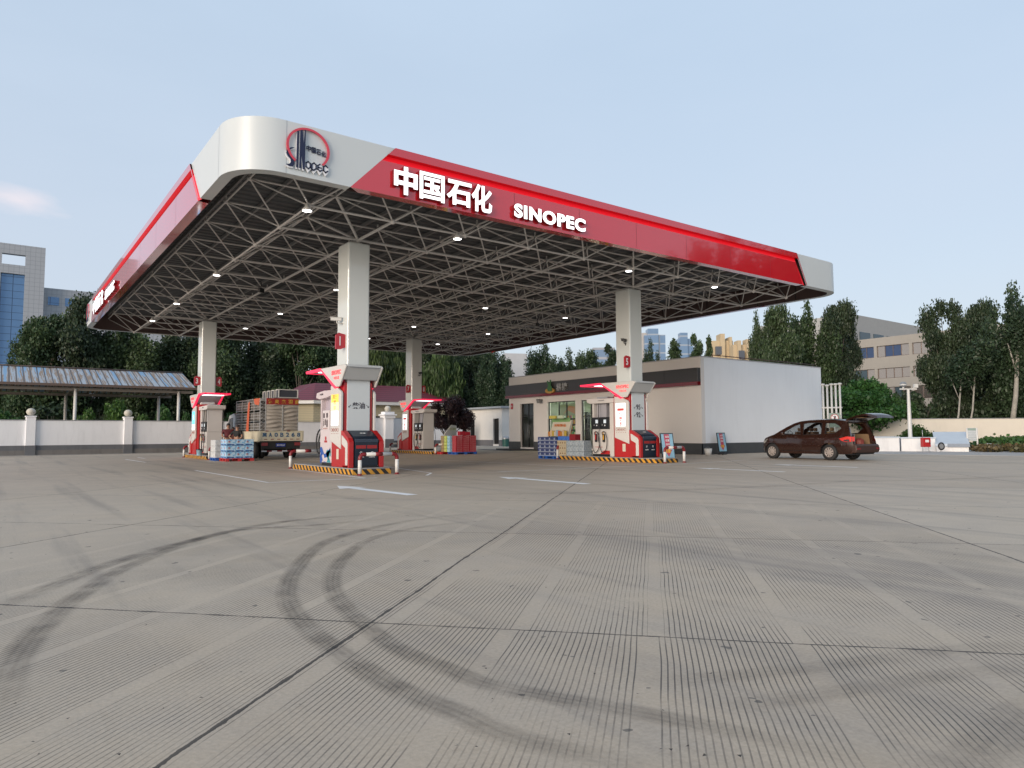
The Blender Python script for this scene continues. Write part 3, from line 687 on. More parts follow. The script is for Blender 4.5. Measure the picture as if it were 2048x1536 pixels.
def surround(key, x, y, rz, lab):
    e = empty('column_surround', (x, y, 0), rz, lab, 'pump surround', 'red and white column surrounds with lit hoods')
    b = MB(); b.box(-.50, .50, -.46, .52, .2, 2.95); b.build('red_casing', red_paint, e, .03)
    b = MB(); b.box(-.40, .40, -.495, -.465, 1.36, 3.06); b.build('front_panel', white_panel, e, .012)
    for s in (1, -1):
        xo = -.62*s
        b = MB(); b.prism([(.36, 2.86), (-.10, 2.80), (-.44, 2.66), (-.50, 2.58), (-.50, .78), (.36, 1.05)], 'x', min(xo, xo+.09*s), max(xo, xo+.09*s)); sp = b.build('side_panel', side_white, e, .02)
        b = MB(); b.box(min(-.56*s, -.5*s), max(-.56*s, -.5*s), -.6, .36, .2, 1.12); b.build('red_base', red_paint, e, .01)
        if s == 1:
            b = MB(); b.box(-.565, -.558, -.24, -.06, .45, .78); b.build('notice_sticker', mat('cream_sticker', (.6, .56, .46), .6, var=.04), e)
        fr = (FX if s == 1 else BX)
        # screen with its picture
        b = MB(); b.box(xo-.006, xo+.006, -.36, .28, 1.52, 2.58); scn = b.build('screen', mat('screen_frame', (.55, .55, .55), .3), e)
        xs = xo-.008*s; yc = -.04
        def sq(y0, y1, z0, z1, m, nm, t=.002):
            q = MB(); q.box(xs-t*s-.001, xs-t*s+.001, y0, y1, z0, z1); return q.build(nm, m, scn)
        W_ = mat('screen_white', (.9, .9, .9), .3, var=0, emit=(.93, .97, 1), es=.52)
        RD = mat('screen_red', (.5, .1, .08), .4, var=0, emit=(.6, .02, .02), es=.3)
        if key in 'CD':
            sq(-.34, .26, 1.54, 2.56, W_, 'display'); sq(-.24, .16, 2.22, 2.33, RD, 'headline_bar', .004)
            text('headline', '幸福', mat('screen_teal', (.1, .4, .5), .4, var=0, emit=(.1, .35, .45), es=.6), (xs-.006*s, yc, 2.44), .45, .10, fr['n'], fr['right'], scn, .002)
            for ch, z, h_ in (('优', 2.09, .18), ('惠', 1.87, .18), ('8', 1.66, .18)): text('display_text', ch, RD, (xs-.006*s, yc, z), .20 if ch != '8' else .12, h_, fr['n'], fr['right'], scn, .002, .02)
        elif key == 'A':
            OR = mat('screen_orange', (.8, .4, .05), .4, var=0, emit=(1, .42, .06), es=.9); YL = mat('screen_yellow', (.9, .7, .2), .4, var=0, emit=(1, .78, .30), es=1.0)
            sq(-.34, .26, 2.30, 2.56, OR, 'display_top'); sq(-.34, .26, 2.02, 2.30, YL, 'display_middle'); sq(-.34, .26, 1.54, 2.02, W_, 'display_bottom')
            for ch, z in (('周三', 2.48), ('惠', 2.30), ('享', 2.12)): text('display_text', ch, RD, (xs-.006*s, yc, z), .34 if len(ch) > 1 else .2, .13, fr['n'], fr['right'], scn, .002)
            for ch, z in (('会员', 1.93), ('加油', 1.78), ('立减', 1.65)): text('display_text', ch, mat('screen_grey', (.3, .25, .3), .4, var=0, emit=(.25, .2, .25), es=.5), (xs-.006*s, yc-.12*s, z), .14, .07, fr['n'], fr['right'], scn, .002)
        else:
            BL = mat('screen_blue', (.1, .4, .7), .4, var=0, emit=(.12, .5, .85), es=.9)
            sq(-.34, .26, 1.54, 1.85, W_, 'display_bottom'); sq(-.34, .26, 1.85, 2.56, BL, 'display')
            text('display_text', '油', W_, (xs-.006*s, yc, 2.25), .3, .3, fr['n'], fr['right'], scn, .002)
        # row of four round icons and their captions
        ic = MB()
        for k in range(4):
            yy = .22-k*.17; q = []
            for a in range(13): q.append((xo-.004*s, yy+.06*math.cos(R(a*30)), 1.40+.06*math.sin(R(a*30))))
            ic.tube(q, .006, 4)
        ic.build('round_icon', mat('icon_red', (.35, .12, .1), .5, var=0), sp)
        text('caption', '·····', mat('icon_red', None), (xo-.001*s, yc, 1.28), .60, .02, fr['n'], fr['right'], sp, .003)
        text('caption', '快乐享', mat('icon_red', None), (xo-.001*s, yc, 1.40), .40, .07, fr['n'], fr['right'], sp, .003)
        portal_side(e, s)
    # hood: two side cheeks, wing, sloping soffit, rear fascia
    hood = []
    for s in (1, -1):
        b = MB(); x0, x1 = -.66*s, -.585*s
        b.prism([(1.22, 3.50), (-.86, 3.49), (-.96, 3.42), (-.46, 2.82), (-.36, 2.79), (-.14, 2.80)], 'x', min(x0, x1), max(x0, x1)); ck = b.build('hood_cheek', side_white, e, .03, 3)
        fr = (FX if s == 1 else BX); LT = mat('logo_red_lit', (.7, .1, .1), .4, var=0, emit=(1, .05, .06), es=.7)
        text('hood_sign', 'SINOPEC', LT, (x0-.001*s, -.20, 3.27), .76, .15, fr['n'], fr['right'], ck, .008, .05)
        text('hood_sign', '中国石化', LT, (x0-.001*s, -.22, 3.09), .44, .10, fr['n'], fr['right'], ck, .006, .01)
        b = MB(); poly = [(2.55, 3.46), (2.52, 3.49), (1.22, 3.51), (1.12, 3.47), (-.20, 2.78), (-.06, 2.75), (1.10, 3.39), (1.2, 3.41), (2.5, 3.40)]
        b.prism(poly, 'x', min(-.668*s, -.56*s), max(-.668*s, -.56*s)); b.build('lit_edge', pink_led, ck)
    b = MB(); b.box(-.56, .56, 1.2, 2.46, 3.42, 3.46); b.quad((-.56, 1.2, 3.42), (.56, 1.2, 3.42), (.56, .1, 2.92), (-.56, .1, 2.92)); b.box(-.58, .58, -.86, 1.2, 3.44, 3.47)
    w_ = b.build('hood_wing', gun_grey, e)
    b = MB(); b.box(-.52, .52, 1.28, 1.75, 3.395, 3.415); b.build('soffit_light', mat('soffit_led', (.9, .9, .9), .4, var=0, emit=(.92, .97, 1), es=1.6), w_)
    b = MB(); b.tube([(-.56, 2.5, 3.445), (.56, 2.5, 3.445)], .045, 8); b.build('lit_edge', pink_led, w_)
    b = MB(); b.prism([(-.90, 3.49), (-.95, 3.43), (-.62, 3.02), (-.50, 3.02), (-.50, 3.49)], 'x', -.585, .585); rf = b.build('hood_rear_panel', mat('hood_rear_grey', (.52, .54, .54), .3, var=.02), e, .015)
    b = MB(); b.box(-.52, .52, -.968, -.958, 3.385, 3.40); b.build('panel_slot', mat('slot_dark', (.12, .13, .15), .5), rf)
    # legends on the rear-facing panel
    leg = {'A': [('柴油', 2.19, .44, .21)], 'D': [('95', 2.38, .26, .23), ('92', 2.04, .26, .23)], 'B': [('柴油', 2.19, .44, .21)], 'C': [('95', 2.38, .26, .23), ('92', 2.04, .26, .23)]}[key]
    INK = mat('ink_dark', (.03, .02, .03), .4, var=0)
    for bd, z, wd, hh in leg:
        text('fuel_grade', bd, INK, (0, -.495, z), wd, hh, **FY, parent=e, t=.006, bold=.018)
        for s in (-1, 1):
            a = MB(); cx = s*(wd/2+.10); a.tube([(cx-s*.05, -.50, z+.02), (cx+s*.03, -.50, z-.06)], .008, 4); a.tube([(cx+s*.03, -.50, z-.02), (cx+s*.03, -.50, z-.06), (cx-s*.01, -.50, z-.06)], .008, 4)
            a.build('direction_arrow', INK, e)
    # waste bin unit at the end
    b = MB(); b.prism([(-.5, .24), (-.5, 1.38), (-.62, 1.37), (-1.0, 1.19), (-1.1, 1.10), (-1.14, .98), (-1.12, .24)], 'x', -.40, .40); bn_ = b.build('waste_bin', navy, e, .02)
    b = MB(); b.box(-.40, .40, -1.155, -1.11, .99, 1.10, 0); b.build('bin_visor', mat('navy_gloss', (.03, .045, .07), .15, coat=.4), bn_, .01)
    for q in (-.36, .02): b = MB(); b.box(q, q+.34, -1.138, -1.12, .80, .93); b.build('bin_flap', mat('flap_red', (.33, .02, .02), .4), bn_)
    for cx in (-.19, .19):
        a = MB()
        for k in range(3):
            an = R(90+120*k); an2 = R(90+120*(k+1)); p, q = Vector((math.cos(an), math.sin(an))), Vector((math.cos(an2), math.sin(an2)))
            p2, q2 = p*.7+q*.3, q*.72+p*.28; a.tube([(cx+p2.x*.06, -1.135, .67+p2.y*.06), (cx+q2.x*.06, -1.135, .67+q2.y*.06)], .009, 4)
        a.build('recycling_mark', white_mark, bn_)
    text('bin_caption', '可回收物', white_mark, (-.19, -1.13, .53), .20, .035, **FY, parent=bn_, t=.006); text('bin_caption', '其他垃圾', white_mark, (.19, -1.13, .53), .20, .035, **FY, parent=bn_, t=.006)
    text('bin_logo', '易捷', white_mark, (0, -.83, 1.287), .20, (.06, (0, .9, .43)), (0, -.43, .9), (1, 0, 0), bn_, .004)
    b = MB(); b.box(-.42, .42, -1.145, -1.0, .2, .25); b.build('bin_base', black, bn_)
    return e
mat('icon_red', (.35, .12, .1), .5, var=0)
surround('A', 9.65, 22.0, 0, 'red and white column surround with diesel legend, nearest the camera')
surround('B', 9.65, 41.9, PI, 'red and white column surround with blue screen at the left rear')
surround('C', 22.75, 41.9, PI, 'red and white column surround at the rear centre behind the red crates')
surround('D', 22.75, 22.0, 0, 'red and white column surround with 95 and 92 legends by the shop')

# ---- dispensers
disp_white = mat('dispenser_white', (.60, .57, .54), .35, var=.04, coat=.15)
disp_pink = mat('dispenser_pinkwhite', (.62, .54, .55), .35, var=.04, coat=.15)
hose_m = mat('hose_black', (.014, .014, .015), .45, var=0)
def nozzle(par, x, y, z, s, mcol):
    n = empty('nozzle', (x, y, z)); n.parent = par
    b = MB(); b.box(-.03, .03, -.035, .035, -.10, .12); b.tube([(-.0*s, 0, .12), (-.05*s, 0, .2), (-.02*s, 0, .26)], .014, 6); b.build('nozzle_grip', mcol, n, .01)
    b = MB(); b.box(-.02, .02, -.06, .06, -.2, .16); b.build('holster', black, n); return n
def hose(par, pts, r=.017): b = MB(); b.tube([tuple(p) for p in smooth3(pts)], r, 6); return b.build('hose', hose_m, par)
def smooth3(P, k=5):
    P = [Vector(p) for p in P]; out_ = []
    for i in range(len(P)-1):
        p0, p1, p2, p3 = P[max(i-1, 0)], P[i], P[i+1], P[min(i+2, len(P)-1)]
        for j in range(k):
            s = j/k; out_.append(.5*((2*p1)+(-p0+p2)*s+(2*p0-5*p1+4*p2-p3)*s*s+(-p0+3*p1-3*p2+p3)*s**3))
    return out_+[P[-1]]
def dispenser_open(x, y, rz, lab):
    e = empty('fuel_dispenser', (x, y, 0), rz, lab, 'fuel dispenser', 'fuel dispensers on the islands')
    Y0_, Y1_ = .72, 2.02
    b = MB(); b.box(-.40, .40, Y0_+.16, Y1_-.0, .30, 1.43); b.build('lower_cabinet', disp_white, e, .015)
    b = MB(); b.box(-.42, .42, Y0_-.1, Y0_+.15, .2, 2.62); b.build('end_post', disp_white, e, .02)
    b = MB(); b.box(-.38, .38, Y1_-.10, Y1_+.02, 1.43, 2.62); b.build('outer_post', disp_white, e, .015)
    b = MB(); b.box(-.22, .22, Y0_+.55, Y1_-.12, 1.97, 2.6); b.build('rear_screen_panel', mat('disp_grey', (.38, .37, .4), .4), e, .01)
    b = MB(); b.box(-.38, .38, Y0_+.16, Y1_, .2, .30); b.build('plinth', black, e)
    b = MB(); b.prism([(Y0_-.28, 2.64), (Y0_-.30, 2.80), (Y1_+.30, 2.84), (Y1_+.27, 2.66), (Y1_+.05, 2.60), (Y0_-.05, 2.60)], 'x', -.48, .48); hd = b.build('head', disp_white, e, .02)
    for s in (1, -1):
        fr = FX if s == 1 else BX
        text('head_label', '正星科技', mat('ink_dark', None), (-.481*s, 1.35, 2.73), .42, .06, fr['n'], fr['right'], hd, .004)
        b = MB(); xa = -.44*s; b.box(min(xa, xa+.1*s), max(xa, xa+.1*s), Y0_+.17, Y1_-.04, 1.44, 1.97); mt = b.build('meter_head', black, e, .01)
        d = MB(); k_ = MB()
        for yy in (1.15, 1.68):
            d.box(xa-.006 if s > 0 else xa-.001, xa+.001 if s > 0 else xa+.006, yy-.08, yy+.08, 1.70, 1.86); k_.disc((xa-.004*s, yy, 1.60), (1, 0, 0), .035, 10, t=.01); k_.disc((xa-.004*s, yy+.17, 1.62), (1, 0, 0), .02, 8, t=.01)
        d.build('display', mat('lcd', (.5, .55, .58), .3, var=0, emit=(.55, .62, .68), es=.35), mt); k_.build('button', white_mark, mt)
        nozzle(e, -.46*s, 1.22, 1.05, s, yellow_m); nozzle(e, -.46*s, 1.72, 1.05, s, red_paint)
        for yy in (1.2, 1.7):
            hose(e, [(-.42*s, yy+.36, 2.62), (-.46*s, yy+.34, 1.9), (-.50*s, yy+.26, 1.45), (-.52*s, yy+.3, .95), (-.50*s, yy+.1, .38), (-.50*s, yy-.18, .55), (-.50*s, yy-.22, 1.0), (-.50*s, yy-.1, 1.3), (-.50*s, yy+.08, 1.28), (-.48*s, yy+.04, 1.12)])
        b = MB(); xr = -.403*s; b.prism([(Y0_+.17, .305), (Y0_+.17, .47), (Y0_+.55, .47), (Y0_+.8, .305)], 'x', xr-.004, xr+.004); b.build('red_decor', red_paint, e)
        text('cabinet_label', '中国石化', red_paint, (-.402*s, 1.6, .62), .5, .05, fr['n'], fr['right'], e, .004)
    b = MB(); b.box(-.30, .22, 1.1, 1.8, 2.84, 2.90); b.build('top_cap', grey_metal, hd)
    return e
def dispenser_closed(x, y, rz, lab):
    e = empty('fuel_dispenser', (x, y, 0), rz, lab, 'fuel dispenser', 'fuel dispensers on the islands')
    b = MB(); b.box(-.46, .46, .62, 1.62, .30, 1.42); b.build('lower_cabinet', disp_pink, e, .015)
    b = MB(); b.box(-.46, .46, 1.54, 1.62, 1.42, 2.56); b.build('outer_post', disp_pink, e, .01)
    b = MB(); b.box(-.46, .46, .62, .74, 1.42, 2.56); b.build('inner_post', disp_pink, e, .01)
    b = MB(); b.box(-.30, .30, .74, 1.54, 1.42, 2.56); b.build('recess_panel', mat('disp_mauve', (.42, .37, .42), .4), e)
    b = MB(); b.box(-.42, .42, .66, 1.56, .2, .30); b.build('plinth', black, e)
    b = MB(); b.prism([(.50, 2.56), (.50, 2.74), (1.2, 2.75), (1.86, 2.70), (1.92, 2.52), (1.60, 2.46), (1.0, 2.50)], 'x', -.52, .52); hd = b.build('head', disp_pink, e, .02)
    b = MB(); b.lathe([(.001, 2.86), (.04, 2.86), (.045, 2.74)], (0, .9), 10); b.build('vent_cap', grey_metal, hd)
    for s in (1, -1):
        fr = FX if s == 1 else BX; X = -.462*s
        text('head_label', 'LNG加油', mat('ink_dark', None), (-.522*s, 1.4, 2.63), .30, .07, fr['n'], fr['right'], hd, .004)
        b = MB(); b.box(min(X, X+.1*s), max(X, X+.1*s), .84, 1.46, 1.40, 2.08); mt = b.build('meter_panel', mat('meter_white', (.64, .58, .58), .3, var=.03), e, .03)
        d = MB(); xx = X-.004*s
        for yy, zz, a, c_ in ((1.30, 1.90, .07, .08), (1.02, 1.90, .07, .08), (1.32, 1.63, .03, .10), (1.18, 1.66, .05, .09), (1.02, 1.62, .06, .12)):
            d.box(min(xx, xx+.006*s), max(xx, xx+.006*s), yy-a, yy+a, zz-c_, zz+c_)
        for yy in (1.32, 1.17, 1.02): d.disc((xx, yy, 1.77), (1, 0, 0), .022, 8, t=.006)
        d.build('display', mat('display_brown', (.06, .03, .03), .3, var=0), mt)
        text('meter_caption', '加油加气', mat('icon_red', None), (X-.001*s, 1.15, 1.46), .4, .05, fr['n'], fr['right'], mt, .003)
        # waves
        wv = MB()
        def wave(poly, mi): 
            tri = tessellate_polygon([[Vector((*p, 0)) for p in poly]]); wv.add([(X-.003*s, p[0], p[1]) for p in poly], [tuple(f) for f in tri], mi)
        def crv(a, b_, n=10): return [(a[0]+(b_[0]-a[0])*i/n, a[1]+(b_[1]-a[1])*i/n+.07*math.sin(PI*2*i/n)) for i in range(n+1)]
        wave(crv((1.60, .80), (1.10, .62))+crv((.75, .78), (.68, .76), 2)+crv((.68, .60), (.95, .50))+crv((1.2, .45), (1.60, .66)), 0)
        wave(crv((1.60, .56), (1.22, .34))+crv((1.0, .31), (1.0, .31), 1)+crv((1.3, .31), (1.60, .34)), 0)
        wave(crv((1.08, .62), (.72, .82))+[(.66, .70)]+crv((.66, .50), (.95, .44)), 1); wave([(1.02, .31), (.9, .44), (.78, .46), (.66, .31)], 1)
        wv.build('wave_decor', [mat('wave_blue', (.02, .09, .38), .4, var=0), mat('wave_teal', (.05, .30, .34), .4, var=0)], e)
        b = MB(); b.disc((X-.003*s, 1.12, 1.12), (1, 0, 0), .07, 14, t=.004); b.box(X-.004, X+.004, 1.0, 1.24, .98, 1.05); b.build('red_logo', red_paint, e)
    nozzle(e, -.2, 1.72, 1.15, 1, grey_metal)
    hose(e, [(-.3, 1.70, 1.3), (-.40, 1.80, 1.42), (-.45, 1.95, 1.2), (-.46, 1.97, .8), (-.42, 1.85, .60), (-.38, 1.74, .75), (-.38, 1.70, 1.1), (-.36, 1.74, 1.3)], .026)
    hose(e, [(-.2, 1.70, 1.25), (-.32, 1.84, 1.36), (-.40, 1.92, 1.0), (-.36, 1.8, .66), (-.3, 1.70, .9)], .026)
    return e
dispenser_closed(9.65, 22.0, 0, 'tall pinkish white dispenser with blue and teal waves and one black hose')
dispenser_open(9.65, 41.9, PI, 'white fuel dispenser at the left rear beside the light blue water cases')
dispenser_open(22.75, 41.9, PI, 'white fuel dispenser at the rear centre, left of the red crates')
dispenser_open(22.75, 22.0, 0, 'white fuel dispenser with two hanging hose loops in front of the shop window')

# ================================================================ PALLETS AND GOODS
def pallet(x, y, lx, ly, m, lab, rz=0):
    e = empty('pallet', (x, y, 0), rz, lab, 'pallet', 'plastic pallets under the goods')
    b = MB(); b.box(-lx/2, lx/2, -ly/2, ly/2, .11, .145); b.build('deck', m, e)
    b = MB()
    for i in (-1, 0, 1):
        for j in (-1, 0, 1): b.box(i*(lx/2-.09)-.08, i*(lx/2-.09)+.08, j*(ly/2-.08)-.07, j*(ly/2-.08)+.07, .02, .11)
    for i in (-1, 0, 1): b.box(i*(lx/2-.09)-.08, i*(lx/2-.09)+.08, -ly/2, ly/2, 0, .022)
    b.build('feet', m, e); return e
blue_pl = mat('pallet_blue', (.02, .10, .38), .45, var=.1); red_pl = mat('pallet_red', (.45, .03, .03), .45, var=.1)
def carton_mat(name, base, art, art2=None, sc_=9.0, lo=.5):
    m, t, b, pos = newmat(name); tcn = t.nodes.new('ShaderNodeTexCoord'); o = tcn.outputs['Object']
    f = mth(t, 'GREATER_THAN', noise(t, o, sc_, 3, .6), lo); c = mixc(t, mth(t, 'MULTIPLY', f, .85), lin(base), lin(art))
    if art2:
        s = t.nodes.new('ShaderNodeSeparateXYZ'); t.links.new(o, s.inputs[0]); low = mth(t, 'LESS_THAN', mth(t, 'ADD', s.outputs[2], mth(t, 'MULTIPLY', noise(t, o, 14, 3), .12)), .08)
        c = mixc(t, low, c, lin(art2))
    t.links.new(c, b.inputs['Base Color']); b.inputs['Roughness'].default_value = .4; return m
water_m = carton_mat('water_carton', (.20, .45, .70), (.50, .66, .78), (.06, .14, .30)); shrink_m = carton_mat('shrink_wrap', (.55, .56, .56), (.66, .68, .68))
navy_box = carton_mat('navy_carton', (.02, .035, .12), (.04, .07, .2)); cream_box = carton_mat('cream_carton', (.52, .44, .30), (.46, .38, .26))
silver_box = carton_mat('silver_wrap', (.42, .47, .50), (.22, .28, .33), None, 22, .52); lime_box = carton_mat('lime_carton', (.34, .42, .06), (.5, .55, .2)); brown_box = carton_mat('brown_carton', (.26, .18, .10), (.34, .26, .14))
ltb_box = carton_mat('pale_blue_carton', (.22, .42, .56), (.36, .55, .62)); red_crate = mat('red_crate', (.34, .008, .022), .35, var=.1); grn_box = carton_mat('green_pack', (.1, .3, .12), (.55, .6, .3)); blue_box = carton_mat('blue_pack', (.03, .12, .45), (.08, .2, .55))
PROTO = {}
def goods(kind, x, y, z, lab, group, dims, m, deco=None):
    key = (kind, dims, m.name)
    if key not in PROTO:
        r = empty(kind, (x, y, z)); b = MB(); a, c_, h_ = dims; b.box(-a/2, a/2, -c_/2, c_/2, 0, h_-.008); ms = [m]
        if deco: ms = deco(b, m, a, c_, h_)
        b.build('carton' if 'crate' not in kind else 'shell', ms, r, 0 if deco else .012)
        PROTO[key] = r
    else:
        r = copy_tree(PROTO[key]); r.location = (x, y, z)
    for k_ in ('label', 'category', 'group'): 
        if k_ in r: del r[k_]
    props(r, lab, kind.replace('_', ' ').split()[-1], group); return r
def deco_crate(b, m, a, c_, h_):
    for s in (-1, 1):
        for k in range(4): b.box(-a/2+.06+k*a/4.6, -a/2+.12+k*a/4.6, s*(c_/2+.002)-.002, s*(c_/2+.002)+.002, h_*.3, h_*.7, 1)
        for k in range(3): b.box(s*(a/2+.002)-.002, s*(a/2+.002)+.002, -c_/2+.06+k*c_/3.6, -c_/2+.12+k*c_/3.6, h_*.3, h_*.7, 1)
    return [m, mat('crate_print', (.42, .2, .2), .5, var=0)]
def deco_water(b, m, a, c_, h_):
    for s in (-1, 1):
        b.disc((s*.08, s*(c_/2+.002), h_*.62), (0, 1, 0), .05, 12, 1, .004); b.disc((s*(a/2+.002), -s*.08, h_*.6), (1, 0, 0), .05, 12, 1, .004)
        b.box(-a/2+.03, a/2-.05, s*(c_/2+.002)-.002, s*(c_/2+.002)+.002, .03, .075, 2); b.box(s*(a/2+.002)-.002, s*(a/2+.002)+.002, -c_/2+.04, c_/2-.04, .03, .075, 2)
        b.box(-a/2+.05, -a/2+.17, s*(c_/2+.002)-.002, s*(c_/2+.002)+.002, .12, .2, 3)
    return [m, mat('art_pink', (.45, .16, .2), .5, var=0), mat('art_blue', (.02, .07, .25), .5, var=0), mat('art_white', (.6, .65, .7), .5, var=0)]
def deco_navy(b, m, a, c_, h_):
    for sx in (-1, 1):
        b.prism([(-.055, h_*.25), (.055, h_*.25), (.04, h_*.7), (-.02, h_*.78)], 'x', sx*(a/2+.002)-.002, sx*(a/2+.002)+.002, 1)
        b.box(sx*(a/2+.002)-.002, sx*(a/2+.002)+.002, -c_/2, c_/2, 0, .035, 1); b.box(-a/2, a/2, sx*(c_/2+.002)-.002, sx*(c_/2+.002)+.002, 0, .035, 1)
    return [m, mat('navy_print', (.35, .38, .45), .5, var=0)]
def deco_cream(b, m, a, c_, h_):
    for sx in (-1, 1):
        for k in (-1, 1): b.disc((sx*(a/2+.002), k*c_/4, h_*.55), (1, 0, 0), .04, 10, 1, .004)
    return [m, mat('motif_brown', (.2, .12, .06), .5, var=0)]
# water cases by the left rear island
pallet(9.62, 35.42, 1.32, 1.12, red_pl, 'red plastic pallet under the light blue water cases')
for k in range(3):
    for i in range(3):
        for j in range(2):
            row = ['bottom', 'middle', 'top'][k]; cl = ['left', 'middle', 'right'][i]; fr_ = ['front', 'back'][j]
            goods('water_case', 9.2+i*.42, 35.15+j*.52, .145+.30*k, f'light blue water case, {row} layer, {cl} of the {fr_} row', 'light blue water cases on the red pallet', (.41, .51, .30), water_m, deco_water)
pallet(9.42, 36.75, 1.2, 1.1, blue_pl, 'blue plastic pallet with white wrapped cases behind the water cases')
for k in range(3):
    for i in range(2): goods('wrapped_case', 9.1+i*.55, 36.75, .145+.29*k, f'white shrink wrapped case, {["bottom", "middle", "top"][k]} layer on the {["left", "right"][i]}', 'white shrink wrapped cases behind the water cases', (.54, .9, .29), shrink_m)
# crates by the rear centre island
pallet(23.5, 37.0, 1.55, .95, blue_pl, 'blue plastic pallet under the red crates'); pallet(22.9, 37.95, 1.2, .8, red_pl, 'red plastic pallet under the brown and lime cartons')
for k in range(9):
    for i in range(3): goods('red_crate', 23.02+i*.49, 36.8, .145+.112*k, f'red crate, number {k+1} from the ground in the {["left", "middle", "right"][i]} stack', 'red crates stacked by the rear island', (.48, .44, .112), red_crate, deco_crate)
for k in range(5):
    for i, (mm, nm) in enumerate(((ltb_box, 'pale blue'), (lime_box, 'lime green'), (brown_box, 'brown'))):
        goods('drink_carton', 22.95, 37.22+i*.38, .145+.2*k, f'{nm} drink carton, number {k+1} up in the stack behind the red crates', 'drink cartons behind the red crates', (.62, .36, .2), mm)
for k in range(2): goods('red_gift_box', 23.35+.4*k, 36.9, 1.155, f'red gift box lying on the {["left", "middle"][k]} stack of red crates', 'red gift boxes on the crates', (.36, .3, .26-.04*k), red_crate)
e = empty('display_board', (22.9, 37.4, 1.15), .5, 'pale board with small printed motifs leaning above the stacked red crates', 'board'); b = MB(); b.prism([(-.7, 0), (.75, 0), (.75, .62), (.1, .66), (-.75, .1)], 'y', 0, .03); b.build('board', mat('board_pale', (.75, .76, .70), .5), e)
text('board_motif', '快乐购物', lime_box, (.25, -.001, .4), .8, .18, **FY, parent=e, t=.004)
# goods by the shop side pump
for i, (yy, ll) in enumerate(((27.3, 1.25), (26.0, 1.15), (24.95, .9))):
    pallet(22.62, yy-.1, .9, ll, blue_pl, ['blue plastic pallet under the navy cartons', 'blue plastic pallet under the cream cartons', 'blue plastic pallet under the silver wrapped packs'][i])
for k in range(5):
    for i in range(4): goods('navy_carton', 22.5, 27.72-i*.37, .145+.188*k, f'navy carton, {["lowest", "second", "third", "fourth", "top"][k]} layer, stack {i+1} from the left', 'navy cartons stacked before the shop', (.55, .365, .188), navy_box, deco_navy)
for k in range(3):
    for i in range(2): goods('cream_carton', 22.5, 26.28-i*.34, .145+.255*k, f'cream carton with brown dots, {["bottom", "middle", "top"][k]} layer, {["left", "right"][i]} stack', 'cream cartons next to the navy ones', (.5, .33, .255), cream_box, deco_cream)
for k in range(3):
    for i in range(3): goods('silver_pack', 22.5, 25.55-i*.42, .145+.255*k, f'silver wrapped bottle pack, {["bottom", "middle", "top"][k]} layer, {["left", "middle", "right"][i]} stack', 'silver wrapped packs behind the guard rail', (.5, .41, .255), silver_box)
for i in range(3): goods('blue_pack', 22.5, 26.3-i*.32, .91 if i else .915, f'bright blue pack on the cream cartons, {["left", "middle", "right"][i]} of three', 'bright blue packs on the cartons', (.4, .3, .2), blue_box)
goods('red_gift_box', 22.45, 25.35, .915, 'dark red gift box standing on the silver wrapped packs', 'red gift boxes on the packs', (.35, .42, .3), mat('gift_red', (.25, .012, .02), .4))
e = empty('display_rack', (22.75, 26.85, 1.1), 0, 'promotional rack of packets with a green and yellow header above the navy cartons', 'display rack')
b = MB(); b.prism([(-.02, 0), (.12, 0), (.35, .8), (.25, .8)], 'y', -.65, .75); b.build('rack_back', mat('rack_cream', (.55, .5, .4), .6), e)
b = MB(); b.box(.2, .26, -.55, .8, .72, .92); b.build('rack_header', mat('rack_green', (.20, .36, .14), .5), e)
text('rack_writing', '美味新品', mat('rack_orange', (.6, .16, .03), .5), (.14, .1, .55), .9, .14, (-1, 0, .1), (0, -1, 0), e, .02)
for i in range(9):
    c_ = [(.5, .2, .03), (.6, .45, .3), (.5, .35, .05), (.55, .5, .45), (.3, .4, .5), (.55, .12, .04)][i % 6]
    b = MB(); yy = .62-.155*i; b.box(-.16, -.1, yy-.065, yy+.065, .02, .02+[.22, .3, .26][i % 3]); b.build('packet', mat(f'packet_{i%6}', c_, .5), e)
goods('yellow_pack', 22.6, 27.15, 1.98, 'yellow packet on top of the display rack', 'packets on the display rack', (.1, .5, .16), mat('pack_yellow', (.5, .42, .08), .5)); goods('yellow_pack', 22.6, 26.55, 1.98, 'pale green packet on top of the display rack', 'packets on the display rack', (.1, .4, .16), mat('pack_pale', (.5, .58, .4), .5))

